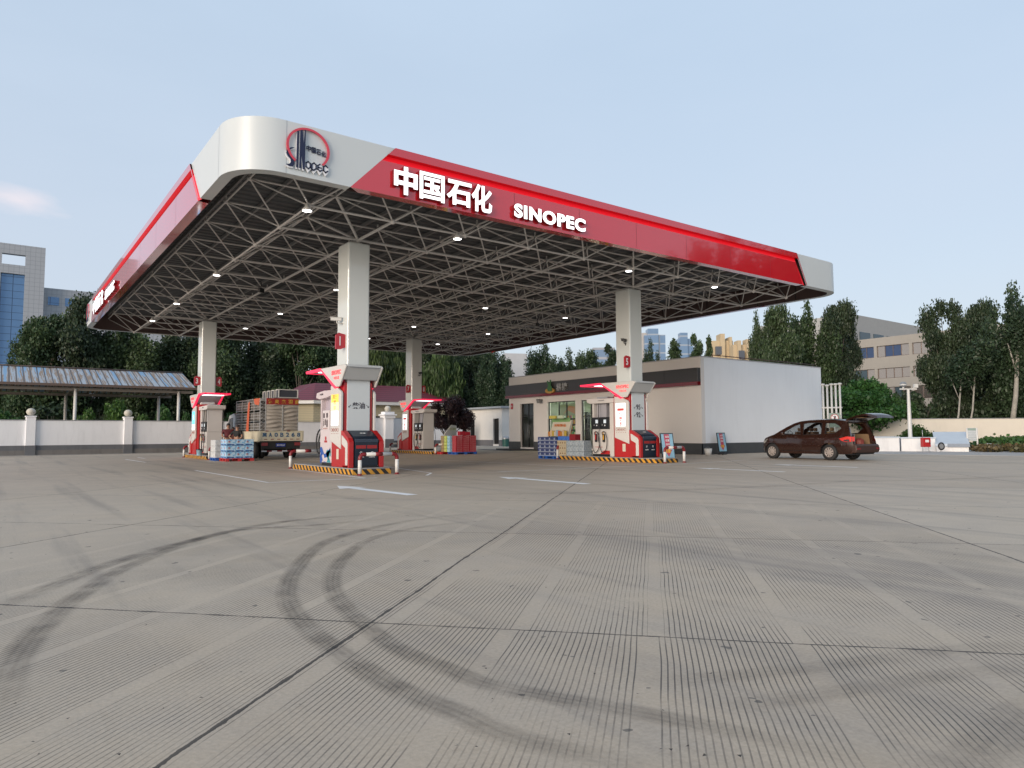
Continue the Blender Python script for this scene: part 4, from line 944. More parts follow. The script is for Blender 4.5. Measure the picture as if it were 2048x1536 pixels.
# ================================================================ SHOP
SX, SY0, SY1, SH, SD = 32.7, 26.0, 44.65, 5.66, 12.7
shop = empty('shop', (0, 0, 0), 0, 'long low shop with white walls, dark sign band and lit windows behind the pumps', 'shop')
def wall_with_holes(name, plane, a0, a1, z0, z1, holes, t0, t1, m, par):
    """wall in plane x (runs along y) or y (runs along x), rectangular holes (a,b,c,d)"""
    ys = sorted({a0, a1, *[h[0] for h in holes], *[h[1] for h in holes]}); zs = sorted({z0, z1, *[h[2] for h in holes], *[h[3] for h in holes]})
    b = MB()
    def inh(i, j):
        if i < 0 or j < 0 or i >= len(ys)-1 or j >= len(zs)-1: return True
        y, z = (ys[i]+ys[i+1])/2, (zs[j]+zs[j+1])/2
        return any(h[0] < y < h[1] and h[2] < z < h[3] for h in holes)
    def P(t, a, z): return (t, a, z) if plane == 'x' else (a, t, z)
    for i in range(len(ys)-1):
        for j in range(len(zs)-1):
            if inh(i, j): continue
            y0, y1, q0, q1 = ys[i], ys[i+1], zs[j], zs[j+1]
            b.quad(P(t0, y0, q0), P(t0, y1, q0), P(t0, y1, q1), P(t0, y0, q1)); b.quad(P(t1, y0, q0), P(t1, y1, q0), P(t1, y1, q1), P(t1, y0, q1))
            if inh(i-1, j): b.quad(P(t0, y0, q0), P(t1, y0, q0), P(t1, y0, q1), P(t0, y0, q1))
            if inh(i+1, j): b.quad(P(t0, y1, q0), P(t1, y1, q0), P(t1, y1, q1), P(t0, y1, q1))
            if inh(i, j-1): b.quad(P(t0, y0, q0), P(t1, y0, q0), P(t1, y1, q0), P(t0, y1, q0))
            if inh(i, j+1): b.quad(P(t0, y0, q1), P(t1, y0, q1), P(t1, y1, q1), P(t0, y1, q1))
    return b.build(name, m, par)
HOLES = [(41.55, 43.2, .2, 3.52), (36.85, 39.9, .66, 3.53), (32.95, 36.25, .22, 3.52)]
wall_with_holes('front_wall', 'x', SY0, SY1, 0, SH-.06, HOLES, SX, SX+.3, shop_wall, shop)
b = MB(); b.box(SX+.3, SX+SD, SY0, SY0+.25, 0, SH-.06); b.box(SX+.3, SX+SD, SY1-.25, SY1, 0, SH-.06); b.box(SX+SD-.25, SX+SD, SY0+.25, SY1-.25, 0, SH-.06); b.build('side_wall', mat('shop_render', (.86, .88, .90), .8, var=.035, vs=.35, dirt=.07), shop)
box('roof', SX+.2, SX+SD-.1, SY0+.2, SY1-.2, SH-.5, SH-.3, dark_base, shop)
box('coping', SX-.02, SX+SD+.02, SY0-.02, SY1+.02, SH-.06, SH, mat('coping', (.45, .45, .46), .6), shop)
# dark plinth band, fascia band with red strip
bs = MB()
for a, c_ in ((SY0-.02, 32.95), (36.25, 36.85), (36.85, 39.9), (39.9, 41.55), (43.2, SY1+.02)):
    bs.box(SX-.02, SX+.02, a, c_, 0, .64)
bs.box(SX-.02, SX+SD, SY0-.02, SY0+.02, 0, .64); bs.build('plinth_band', dark_base, shop)
fb = MB(); fb.box(SX-.28, SX+.01, SY0+.02, SY1+.12, 4.18, 4.98)
fbo = fb.build('sign_band', mat('band_dark', (.055, .052, .052), .35, var=.06, coat=.1), shop, .01)
box('red_strip', SX-.29, SX+.01, SY0+.018, SY1+.125, 3.97, 4.178, mat('strip_red', (.17, .006, .010), .2, coat=.4), shop)
for y in (28.5, 31.6, 34.7, 42.0): sm = MB(); sm.box(SX-.284, SX-.279, y-.008, y+.008, 4.2, 4.96); sm.build('band_seam', black, fbo)
silver_t = mat('silver_letters', (.42, .41, .40), .35, metal=.2, var=0)
text('shop_sign', '易', silver_t, (SX-.285, 38.22, 4.52), .56, .52, **FX, parent=fbo, t=.08, bold=.02); text('shop_sign', '捷', silver_t, (SX-.285, 37.58, 4.54), .56, .54, **FX, parent=fbo, t=.08, bold=.02)
lg = MB(); lx = SX-.36
def ell(cy, cz, ry, rz_, mi): 
    lg.add([(lx-.05, cy+ry*math.cos(a*PI/10), cz+rz_*math.sin(a*PI/10)) for a in range(20)]+[(lx+.06, cy+ry*math.cos(a*PI/10), cz+rz_*math.sin(a*PI/10)) for a in range(20)], [tuple(range(20))]+[(i, (i+1) % 20, 20+(i+1) % 20, 20+i) for i in range(20)], mi)
ell(39.15, 4.32, .52, .20, 1)
lg.prism([(39.32, 4.28), (39.38, 4.52), (39.26, 4.66), (39.34, 4.86), (39.44, 4.98), (39.36, 5.06), (39.2, 4.94), (39.13, 4.8), (39.07, 4.98), (39.1, 5.08), (38.98, 5.1), (38.94, 4.95), (39.0, 4.7), (38.84, 4.56), (38.86, 4.28)], 'x', lx-.09, lx-.055, 0)
lg.build('shop_emblem', [mat('emblem_green', (.05, .16, .05), .4), mat('emblem_orange', (.5, .28, .06), .4)], fbo)
# glazing
glass = glassmat('shop_glass', (.86, .92, .90), .3); frame_m = mat('alu_dark', (.02, .02, .022), .35)
def glazed(y0, y1, z0, z1, vs_, hs, nm='window', off=.14):
    f = MB(); x = SX+off; w_ = .05
    for y in (y0, y1-w_, *[v-w_/2 for v in vs_]): f.box(x-.04, x+.04, y, y+w_, z0, z1)
    for z in (z0, z1-w_, *hs): 
        f.box(x-.036, x+.036, y0, y1, z, z+w_)
    o = f.build(nm, frame_m, shop); p = MB(); p.quad((x, y0, z0), (x, y1, z0), (x, y1, z1), (x, y0, z1)); p.build('pane', glass, o); return o
glazed(36.85, 39.9, .66, 3.53, (38.75, 37.9), (2.25,)); glazed(32.95, 36.25, .22, 3.52, (35.3, 34.3), (2.4,))
dr = glazed(41.55, 43.2, .2, 3.52, (42.38,), (2.55,), 'door', .2)
b = MB(); b.tube([(SX+.12, 42.28, .9), (SX+.12, 42.28, 1.9)], .02, 6); b.tube([(SX+.12, 42.48, .9), (SX+.12, 42.48, 1.9)], .02, 6); b.build('door_handle', grey_metal, dr)
# interior with shelves and ceiling light
it = MB(); it.box(SX+.3, SX+7, SY0+.3, 41.0, .15, .2, 0); it.box(SX+6.9, SX+7, SY0+.3, 41.0, .2, 4, 1); it.box(SX+.3, SX+7, 40.95, 41.05, .2, 4, 1); it.box(SX+.3, SX+7, SY0+.3, 41.0, 3.9, 3.95, 1)
it.build('interior_room', [mat('shop_floor', (.35, .34, .3), .3), mat('interior_wall', (.28, .31, .24), .7)], shop)
b = MB()
for y in (33.6, 36, 38.4): b.box(SX+1.0, SX+5.5, y-.12, y+.12, 3.84, 3.88)
b.build('interior_tube_light', mat('tube_led', (.9, .95, .9), .4, var=0, emit=(.95, 1, .85), es=22), shop)
cols = [(.5, .06, .03), (.55, .4, .05), (.06, .25, .08), (.5, .5, .45), (.05, .12, .4), (.45, .2, .05), (.3, .45, .1), (.6, .55, .3)]
pm = [mat(f'product_{i}', c, .45, var=0) for i, c in enumerate(cols)]; rnd = random.Random(11)
for k, (x, y0, y1) in enumerate(((SX+.75, 36.9, 38.1), (SX+1.6, 37.6, 39.8), (SX+.8, 33.1, 34.9), (SX+1.9, 34.2, 36.2))):
    b = MB(); b.box(x, x+.5, y0, y1, .2, .28, 0); b.box(x+.44, x+.5, y0, y1, .28, 2.75, 0)
    for z in (.28, .7, 1.1, 1.5, 1.9, 2.3): b.box(x, x+.44, y0, y1, z, z+.03, 0)
    sh_ = b.build('shelf', mat('shelf_dark', (.07, .07, .07), .5), shop); q = MB()
    for z in (.31, .73, 1.13, 1.53, 1.93, 2.33):
        y = y0+.04
        while y < y1-.1:
            wd = rnd.uniform(.05, .13); mi = rnd.randrange(8); q.box(x+.03, x+.2, y, y+wd*.9, z+.002, z+rnd.uniform(.18, .32), mi); y += wd
    props(q.build('products', pm, sh_), kind='stuff')
q = MB(); q.box(SX+.19, SX+.2, 37.0, 38.7, 2.5, 3.3, 0); q.build('window_poster', mat('poster_green', (.30, .36, .22), .6), shop)
b = MB(); b.prism([(38.4, 2.55), (37.9, 2.9), (37.1, 2.6), (37.1, 3.1), (37.7, 3.2)], 'x', SX+.175, SX+.186); b.build('poster_swoosh', mat('poster_orange', (.5, .25, .12), .6), shop)
# step in front of the shop and the black mats
props(box('shop_step', SX-1.1, SX-.03, 30.0, 44.9, 0, .10, mat('step_dark', (.03, .03, .03), .8)), kind='structure')
mt = MB(); mt.prism([(30.2, 41.2), (31.55, 41.2), (31.55, 46.6), (31.0, 46.6)], 'z', .006, .02); props(mt.build('rubber_mat', rubber), 'black rubber mat lying on the ground by the shop door', 'mat')
e = empty('wall_lamp', (SX-.02, 40.5, 3.72), 0, 'small floodlight and camera cluster on the shop wall under the red strip', 'lamp'); b = MB(); b.box(-.35, 0, -.04, .04, .02, .06); b.box(-.38, -.28, -.16, .16, -.25, .02); b.box(-.3, -.16, .1, .32, -.06, .08); b.build('lamp_head', mat('lamp_grey', (.22, .21, .2), .4), e)
e = empty('fire_point_sign', (SX-.02, 44.25, 3.37), 0, 'small red and white fire sign high on the shop wall corner', 'sign'); box('plate', -.02, 0, -.14, .14, -.22, .22, red_plate, e); text('sign_writing', '消防', white_mark, (-.021, 0, 0), .2, .14, **FX, parent=e, t=.003)
# roof edge pipe on the shop's side wall
b = MB(); b.tube([(SX+1.2, SY0+.15, SH+.14), (SX+SD-.5, SY0+.15, SH+.14)], .025, 6)
for x in (SX+1.3, SX+4, SX+7, SX+10, SX+12): b.tube([(x, SY0+.15, SH-.02), (x, SY0+.15, SH+.14)], .02, 6)
b.build('roof_rail', mat('rail_rust', (.10, .05, .04), .7), shop)

# ================================================================ SHEDS, HOUSE, CARPORT, WALLS
shed = empty('shed', (41, 57.2, 0), 0, 'small white outbuilding with two dark doorways and a thin grey roof slab', 'shed')
wall_with_holes('wall', 'x', 0, 6.6, 0, 3.78, [(.55, 1.55, .2, 2.78), (4.95, 5.9, .2, 2.74)], 0, .25, mat('shed_wall', (.78, .76, .72), .8, var=.04, dirt=.06), shed)
b = MB(); b.box(.25, 5, 0, .25, 0, 3.78); b.box(.25, 5, 6.35, 6.6, 0, 3.78); b.box(4.8, 5, .25, 6.35, 0, 3.78); b.build('side_wall', mat('shed_wall', None), shed)
b = MB(); b.prism([(-.45, 3.80), (-.45, 3.98), (5.3, 4.12), (5.3, 3.84)], 'y', -.4, 7.3); b.build('roof', mat('roof_slab', (.36, .39, .42), .7, dirt=.1), shed)
b = MB(); b.box(-.015, .02, -.01, .55, 0, .62); b.box(-.015, .02, 1.55, 4.95, 0, .62); b.box(-.015, .02, 5.9, 6.61, 0, .62); b.box(-.015, 5, -.015, .02, 0, .62); b.build('plinth_band', mat('plinth_grey', (.17, .17, .18), .8, dirt=.2), shed)
for a in (.55, 4.95):
    b = MB(); b.box(.12, .16, a+.02, a+.96, .2, 2.72); d_ = b.build('door', frame_m, shed); b = MB(); b.box(.10, .12, a+.1, a+.14, 1.2, 1.3); b.build('handle', grey_metal, d_)
def brick_mat(name, c1, c2, mor, sw=.42, sh=.16):
    m, t, b, pos = newmat(name); s = t.nodes.new('ShaderNodeSeparateXYZ'); t.links.new(pos, s.inputs[0]); cb = t.nodes.new('ShaderNodeCombineXYZ')
    t.links.new(mth(t, 'ADD', s.outputs[0], s.outputs[1]), cb.inputs[0]); t.links.new(s.outputs[2], cb.inputs[1])
    bt = t.nodes.new('ShaderNodeTexBrick'); t.links.new(cb.outputs[0], bt.inputs[0]); bt.inputs['Scale'].default_value = 1; bt.inputs['Brick Width'].default_value = sw; bt.inputs['Row Height'].default_value = sh
    bt.inputs['Mortar Size'].default_value = .018; bt.inputs['Color1'].default_value = (*c1, 1); bt.inputs['Color2'].default_value = (*c2, 1); bt.inputs['Mortar'].default_value = (*mor, 1)
    t.links.new(bt.outputs[0], b.inputs['Base Color']); b.inputs['Roughness'].default_value = .8; return m
ybrick = brick_mat('yellow_brick', (.46, .40, .26), (.42, .37, .25), (.30, .27, .20))
def tile_mat(name, c, per, axis):
    m, t, b, pos = newmat(name); s = t.nodes.new('ShaderNodeSeparateXYZ'); t.links.new(pos, s.inputs[0])
    f = mth(t, 'LESS_THAN', mth(t, 'FRACT', mth(t, 'DIVIDE', s.outputs[axis], per)), .18)
    t.links.new(mixc(t, f, tuple(c), tuple(x*.45 for x in c)), b.inputs['Base Color']); b.inputs['Roughness'].default_value = .5; return m
hs = empty('brick_house', (0, 0, 0), 0, 'low yellow brick house with a maroon tiled roof behind the boundary wall', 'house')
hy = 63.0
b = MB(); b.box(24.6, 38, hy+.2, hy+6, 0, 4.1); b.prism([(23.9, hy+.2), (24.6, hy+.2), (24.6, hy+6), (22.4, hy+6), (22.4, hy+1.7)], 'z', 0, 4.1); b.build('wall', ybrick, hs)
b = MB(); b.prism([(23.7, hy-.35), (38.4, hy-.35), (38.4, hy+6.5), (21.8, hy+6.5), (21.8, hy+1.5)], 'z', 4.1, 4.42); b.build('eaves', white_paint, hs)
b = MB(); b.add([(23.6, hy-.4, 4.42), (38.4, hy-.4, 4.42), (38.4, hy+2.4, 6.2), (24.9, hy+2.4, 6.2), (21.7, hy+1.5, 4.42), (21.7, hy+6.5, 4.42), (24.9, hy+6.5, 6.2), (38.4, hy+6.5, 6.2)], [(0, 1, 2, 3), (0, 3, 4), (4, 3, 6, 5), (3, 2, 7, 6)]); b.build('roof', tile_mat('maroon_tiles', (.15, .025, .04), .22, 2), hs)
for (a, c_, z0, z1) in ((25.4, 26.0, 2.8, 3.3), (29.6, 31.6, 2.5, 3.0)):
    b = MB(); b.box(a, c_, hy+.14, hy+.24, z0, z1); wd = b.build('window', frame_m, hs); b = MB(); b.box(a+.06, a+.2, hy+.12, hy+.15, z0+.04, z1-.05); b.box(a+.38, a+.5, hy+.12, hy+.15, z0+.04, z1-.05); b.build('curtain', white_paint, wd)
b = MB(); b.disc((33.5, hy+.18, 3.55), (0, 1, 0), .25, 16, t=.06); b.build('vent_hole', black, hs)
wall_m = mat('boundary_wall_white', (.86, .86, .87), .85, var=.05, vs=.6, dirt=.16); wall_grey = mat('boundary_base_grey', (.15, .155, .165), .85, var=.12, dirt=.4); wall_foot = mat('boundary_foot', (.19, .18, .17), .9, var=.15, dirt=.4)
def bwall(p0, p1, lab, h_=2.26, pil=(), base=True, m=wall_m, grp='boundary walls', hole=()):
    L = (Vector(p1)-Vector(p0)).length; a = math.atan2(p1[1]-p0[1], p1[0]-p0[0])
    e = empty('boundary_wall', (*p0, 0), a, lab, 'wall', grp)
    box('wall_panel', 0, L, 0, .24, .0, h_, m, e); box('coping', -.02, L+.02, -.03, .27, h_, h_+.05, mat('coping_dark', (.28, .29, .3), .8), e)
    if base: box('grey_band', 0, L, -.03, 0, .0, .64, wall_grey, e); box('foot', 0, L, -.10, -.03, 0, .33, wall_foot, e)
    for s in pil:
        b = MB(); b.box(s-.26, s+.26, -.16, .40, 0, h_+.22); b.box(s-.30, s+.30, -.20, .44, h_+.22, h_+.30); pp = b.build('pillar', m, e, .01)
        b = MB(); b.ball((s, .12, h_+.56), .27, 16, sz=.9); b.build('ball_cap', mat('ball_cream', (.55, .52, .44), .6, dirt=.1), pp)
        b = MB(); b.box(s-.285, s+.285, -.185, 0, 0, .64); b.build('pillar_base', wall_grey, pp)
    return e
wL = Vector((1, .0)); 
bwall((-14, 54.6), (22.9, 56.4), 'long white boundary wall with grey base and ball topped pillars on the left', pil=(16.1, 21.75, 27.0, 32.5))
bwall((23.2, 58.9), (29.6, 60.2), 'white boundary wall piece between truck and front pump, before the brick house', 2.75, pil=(), m=wall_m)
bwall((30.4, 60.6), (38.5, 60.6), 'white boundary wall piece in front of the brick house right of the gate pillar', 2.75, pil=())
gp = empty('gate_pillar', (29.95, 60.2, 0), 0, 'stepped white gate pillar with a round ball on top behind the front pump', 'pillar')
b = MB(); b.box(-.42, .42, -.4, .4, 0, 2.75); b.box(-.55, .55, -.52, .52, 2.75, 2.95); b.box(-.66, .66, -.62, .62, 3.0, 3.12); b.box(-.48, .48, -.45, .45, 2.95, 3.35); b.build('shaft', wall_m, gp, .01)
b = MB(); b.ball((0, 0, 3.62), .3, 16); b.build('ball_cap', mat('ball_cream', None), gp); box('pillar_base', -.44, .44, -.43, -.4, 0, .8, wall_grey, gp)
bwall((41.0, 36.2), (44.2, 34.0), 'short boundary wall behind the shop', 2.1, base=False) if False else None
wr0, wr1 = at(1640, 842, 54), at(2120, 833, 54)
bwall((wr0.x, wr0.y), (wr1.x, wr1.y), 'cream boundary wall on the right behind the brown car', 2.2, base=False, m=mat('cream_wall', (.78, .72, .62), .85, var=.04, dirt=.08))
# carport
cp = empty('carport', (0, 0, 0), 0, 'open carport with rusty blue and white striped sheet roof behind the left wall', 'carport')
def stripe_roof():
    m, t, b, pos = newmat('rusty_sheet'); s = t.nodes.new('ShaderNodeSeparateXYZ'); t.links.new(pos, s.inputs[0]); x = s.outputs[0]
    mpn = t.nodes.new('ShaderNodeMapping'); mpn.inputs['Scale'].default_value = (3.3, .12, .3); t.links.new(pos, mpn.inputs[0]); n = noise(t, mpn.outputs[0], 1.6, 4, .7)
    c = mixc(t, mth(t, 'GREATER_THAN', n, .50), (.36, .40, .44), (.27, .19, .13)); c = mixc(t, mth(t, 'LESS_THAN', noise(t, mpn.outputs[0], .7, 2), .40), c, (.20, .34, .50))
    f = mth(t, 'LESS_THAN', mth(t, 'FRACT', mth(t, 'DIVIDE', x, .42)), .2); c = mixc(t, f, c, (.09, .08, .08)); t.links.new(c, b.inputs['Base Color']); b.inputs['Roughness'].default_value = .6; return m
b = MB(); ya, yb = 58, 63
b.add([(-9, ya, 4.86), (12.6, ya, 4.86), (12.6, yb, 6.35), (-9, yb, 6.35), (-9, yb+5, 4.86), (12.6, yb+5, 4.86)], [(0, 1, 2, 3), (3, 2, 5, 4)]); b.add([(-9, ya, 4.80), (12.6, ya, 4.80), (12.6, yb, 6.28), (-9, yb, 6.28), (-9, yb+5, 4.80), (12.6, yb+5, 4.80)], [(0, 3, 2, 1), (3, 4, 5, 2)]); b.build('sheet_roof', stripe_roof(), cp)
b = MB(); b.box(-9, 12.7, ya-.06, ya, 4.72, 4.90); b.tube([(-9, yb, 6.42), (12.6, yb, 6.42)], .05, 6); b.build('roof_edge', mat('rust_dark', (.12, .085, .07), .7), cp)
b = MB(); b.box(-9, 12.5, ya+.5, ya+.62, 4.45, 4.66); b.box(-9, 12.5, yb+3.5, yb+3.62, 4.45, 4.66)
for x in (-4, 4.6, 11.6): b.tube([(x, ya+.5, 4.5), (x, yb, 5.9), (x, yb+4, 4.5)], .05, 6); b.tube([(x, ya+.5, 4.5), (x, yb+4, 4.5)], .05, 6)
b.build('truss', mat('truss_brown', (.26, .23, .2), .7), cp)
for x in (-4, 4.75, 11.5):
    for y in (ya+.55, yb+3.55): b = MB(); b.tube([(x, y, 0), (x, y, 4.6)], .11, 8); b.build('post', white_paint, cp)

# ================================================================ FAR BUILDINGS
def grid_mat(name, base, line, px_, pz_, lw=.08, win=None, wf=(.2, .8, .25, .8), metal=0, rough=.5):
    m, t, b, pos = newmat(name); s = t.nodes.new('ShaderNodeSeparateXYZ'); t.links.new(pos, s.inputs[0])
    a = mth(t, 'FRACT', mth(t, 'DIVIDE', mth(t, 'ADD', s.outputs[0], s.outputs[1]), px_)); z = mth(t, 'FRACT', mth(t, 'DIVIDE', s.outputs[2], pz_))
    f = mth(t, 'MAXIMUM', mth(t, 'LESS_THAN', a, lw), mth(t, 'LESS_THAN', z, lw)); c = mixc(t, mth(t, 'MULTIPLY_ADD', noise(t, pos, .8, 4), .6, .1), base, tuple(x*.8 for x in base)); c = mixc(t, f, c, line)
    if win:
        i = mth(t, 'MULTIPLY', mth(t, 'MULTIPLY', mth(t, 'GREATER_THAN', a, wf[0]), mth(t, 'LESS_THAN', a, wf[1])), mth(t, 'MULTIPLY', mth(t, 'GREATER_THAN', z, wf[2]), mth(t, 'LESS_THAN', z, wf[3]))); c = mixc(t, i, c, win)
    t.links.new(c, b.inputs['Base Color']); b.inputs['Roughness'].default_value = rough; b.inputs['Metallic'].default_value = metal; return m
tw = empty('office_tower', (0, 0, 0), 0, 'grey tiled office tower with blue glass strip and a square opening near the top', 'building')
granite = grid_mat('granite_tiles', (.42, .44, .47), (.25, .27, .30), .82, .82, .07); bglass = grid_mat('blue_curtain_wall', (.13, .25, .44), (.03, .05, .10), 1.85, 1.35, .05, metal=.3, rough=.12)
TY = 160.0
wall_with_holes('facade', 'y', -14, 7.2, 0, 37.2, [(.5, 4.1, 33.3, 35.3), (.4, 4.1, 0, 31.6)], TY, TY+1.2, granite, tw)
b = MB(); b.box(.4, 4.1, TY+.5, TY+.9, 0, 31.6); b.build('glass_strip', bglass, tw)
b = MB(); b.box(6.0, 7.2, TY+1.2, TY+14, 0, 37.2); b.box(-14, 6.0, TY+1.2, TY+14, 0, 30); b.build('tower_body', granite, tw)
b = MB(); b.box(7.2, 34, TY+2, TY+14, 0, 29.9); b.build('lower_wing', granite, tw)
b = MB()
for k in range(9): b.box(8+k*2.8, 9.8+k*2.8, TY+1.9, TY+2.05, 26.6, 28.2)
b.build('wing_window', bglass, tw)
# right-hand office building with ribbon windows
ob = empty('office_building', (0, 0, 0), 0, 'beige three storey office building with long ribbon windows behind the right trees', 'building')
OX = 120.0; beige = mat('beige_render', (.31, .29, .26), .8, var=.05, vs=.2, dirt=.1)
def oz(z): return 1.25+(z-1.25)*1.412
rows = [(oz(10.1), oz(11.45)), (oz(7.55), oz(8.75)), (oz(5.0), oz(6.5)), (oz(2.2), oz(3.8))]
wins = []
yy = 70.0; bays = []
while yy > 24: bays.append((yy-5.2, yy)); yy -= 5.7
wall_with_holes('facade', 'x', 20, 72, 0, oz(12.45), [(a, c_, z0, z1) for a, c_ in bays for z0, z1 in rows], OX, OX+.5, beige, ob)
box('building_body', OX+.5, OX+14, 20, 72, 0, oz(12.0), mat('dark_interior', (.05, .05, .055), .8), ob)
refl = mat('window_reflecting_dusk', (.42, .36, .32), .08, metal=.85, var=.04, vs=.1); blue_w = mat('window_blue', (.05, .08, .16), .1, metal=.3)
rnd = random.Random(3)
for ri, (z0, z1) in enumerate(rows[:3]):
    for bi, (a, c_) in enumerate(bays):
        b = MB(); n = 4
        for i in range(n+1): b.box(OX+.18, OX+.30, a+(c_-a)*i/n-.05, a+(c_-a)*i/n+.05, z0, z1)
        b.box(OX+.18, OX+.30, a, c_, z0, z0+.08); b.box(OX+.18, OX+.30, a, c_, z1-.08, z1); wd = b.build('window', mat('office_frame', (.12, .09, .08), .5), ob)
        b = MB()
        for i in range(n): b.quad((OX+.26, a+(c_-a)*i/n, z0), (OX+.26, a+(c_-a)*(i+1)/n, z0), (OX+.26, a+(c_-a)*(i+1)/n, z1), (OX+.26, a+(c_-a)*i/n, z1), mi=(1 if (bi == 1 and ri == 0) or rnd.random() < .22 else 0))
        b.build('pane', [refl, blue_w if ri == 0 else mat('window_grey', (.06, .09, .11), .1, metal=.3)], wd)
ow = empty('office_wing', (0, 0, 0), 0, 'grey higher wing with sloping roofline behind the beige office building', 'building')
wy1 = onX(1508, 640, OX+2).y; b = MB(); b.box(OX+2, 200, 64, wy1, 0, 22.2); b.build('wing_body', mat('wing_grey', (.36, .36, .35), .8, dirt=.1), ow)
b = MB()
for k in range(12): b.box(OX+5+k*5, OX+8.6+k*5, 63.85, 64, 17.6, 19.2)
b.build('window_row', mat('window_grey', None), ow)
# far apartment blocks
def block(name, px0, px1, ptop, dep, m, lab, steps=(), ang=0, wm=None):
    p = at((px0+px1)/2, 838, dep); wd = (px1-px0)*dep/F_PX; z = (at(px0, ptop, dep)).z
    e = empty(name, (p.x, p.y, 0), YAW-PI/2+ang, lab, 'building')
    b = MB(); b.box(-wd/2, wd/2, 0, wd*.7, 0, z)
    for a, c_, dz in steps: b.box(wd*a, wd*c_, -.8, wd*.5, 0, z+dz)
    b.build('body', m, e)
    if wm:
        zz = z-3.5
        while zz > 6:
            for k in range(int(wd/3.2)):
                b = MB(); b.box(-wd/2+1+k*3.2, -wd/2+2.4+k*3.2, -.9 if steps else -.1, .05, zz, zz+2); b.build('window', wm, e)
            zz -= 3.6
    return e
tan_m = mat('tan_apartment', (.50, .40, .26), .8, var=.04, vs=.1); bl_m = grid_mat('blue_tower_glass', (.17, .27, .42), (.33, .38, .44), 3.1, 3.4, .16, rough=.3)
dwin = mat('far_window', (.10, .11, .13), .3, var=0)
block('apartment_block', 1425, 1470, 680, 170, tan_m, 'yellow apartment block with bay windows above the shop roof', ((-.1, .1, 1.6), (.3, .42, .8)), 0, dwin)
block('apartment_block', 1470, 1506, 688, 165, tan_m, 'smaller yellow apartment block right next to the first one', ((-.3, -.1, .9), (.2, .4, 1.2)), 0, dwin)
block('apartment_block', 1483, 1500, 735, 120, tan_m, 'low tan block with dark windows just above the shop parapet', (), 0, dwin)
block('glass_tower', 1292, 1334, 668, 260, bl_m, 'blue glass tower right of the shop side canopy column', ((-.35, .15, 2.2),)); block('glass_tower', 1360, 1390, 676, 265, bl_m, 'second blue glass tower partly behind the slim tree', ((-.4, .1, 2.2),))
block('glass_tower', 1188, 1232, 694, 230, grid_mat('pale_tower', (.42, .40, .40), (.32, .34, .38), 5, 3.2, .22, win=(.16, .24, .36), wf=(.45, .95, .2, .95)), 'pale tower with blue glass bay left of the shop side column', ())
block('apartment_block', 1284, 1300, 664, 262, mat('pale_tower_side', (.42, .40, .38), .7), 'pale narrow block at the left of the blue glass towers', ())
e = block('school_building', 1010, 1056, 706, 118, mat('pale_render', (.47, .48, .50), .8, dirt=.05), 'pale grey building showing between trees left of the shop roof', (), .25)
b = MB()
for k in range(5): b.box(-1.9+1.9*k, -.9+1.9*k, -.1, .05, 7.2, 9.6)
b.build('window', dwin, e)

# ================================================================ VEGETATION
def leaf_mat(name, c1, c2, tr=.25):
    m = bpy.data.materials.new(name); m.use_nodes = True; t = m.node_tree; b = t.nodes['Principled BSDF']
    g_ = t.nodes.new('ShaderNodeNewGeometry'); oi = t.nodes.new('ShaderNodeObjectInfo')
    f = mth(t, 'MULTIPLY_ADD', noise(t, g_.outputs['Position'], .55, 3, .6), 2.4, -.75, clamp=True)
    c = mixc(t, f, c1, c2); hv = t.nodes.new('ShaderNodeHueSaturation'); t.links.new(c, hv.inputs['Color'])
    t.links.new(mth(t, 'MULTIPLY_ADD', g_.outputs['Random Per Island'], .7, .65), hv.inputs['Value']); t.links.new(mth(t, 'MULTIPLY_ADD', oi.outputs['Random'], .03, .485), hv.inputs['Hue'])
    t.links.new(hv.outputs[0], b.inputs['Base Color']); b.inputs['Roughness'].default_value = .45; b.inputs['Specular IOR Level'].default_value = .35
    tl = t.nodes.new('ShaderNodeBsdfTranslucent'); t.links.new(hv.outputs[0], tl.inputs[0]); mx = t.nodes.new('ShaderNodeMixShader'); mx.inputs[0].default_value = tr
    t.links.new(b.outputs[0], mx.inputs[1]); t.links.new(tl.outputs[0], mx.inputs[2]); t.links.new(mx.outputs[0], t.nodes['Material Output'].inputs[0]); return m
LF = {'poplar': leaf_mat('leaf_poplar', (.038, .066, .028), (.085, .125, .052)), 'dark': leaf_mat('leaf_dark', (.028, .050, .027), (.058, .088, .042)),
      'willow': leaf_mat('leaf_willow', (.050, .085, .028), (.095, .145, .045)), 'plum': leaf_mat('leaf_plum', (.028, .014, .016), (.055, .028, .026)),
      'bright': leaf_mat('leaf_bright', (.05, .11, .022), (.10, .17, .035)), 'broad': leaf_mat('leaf_broad', (.03, .085, .022), (.075, .16, .04)), 'dry': leaf_mat('weeds', (.09, .085, .035), (.17, .12, .06))}
bark = mat('bark', (.10, .085, .07), .9, var=.25, vs=3, bump=.6, bs=12); bark_pale = mat('bark_pale', (.34, .32, .28), .85, var=.25, vs=3, bump=.4, bs=10)
TREE_P = {}
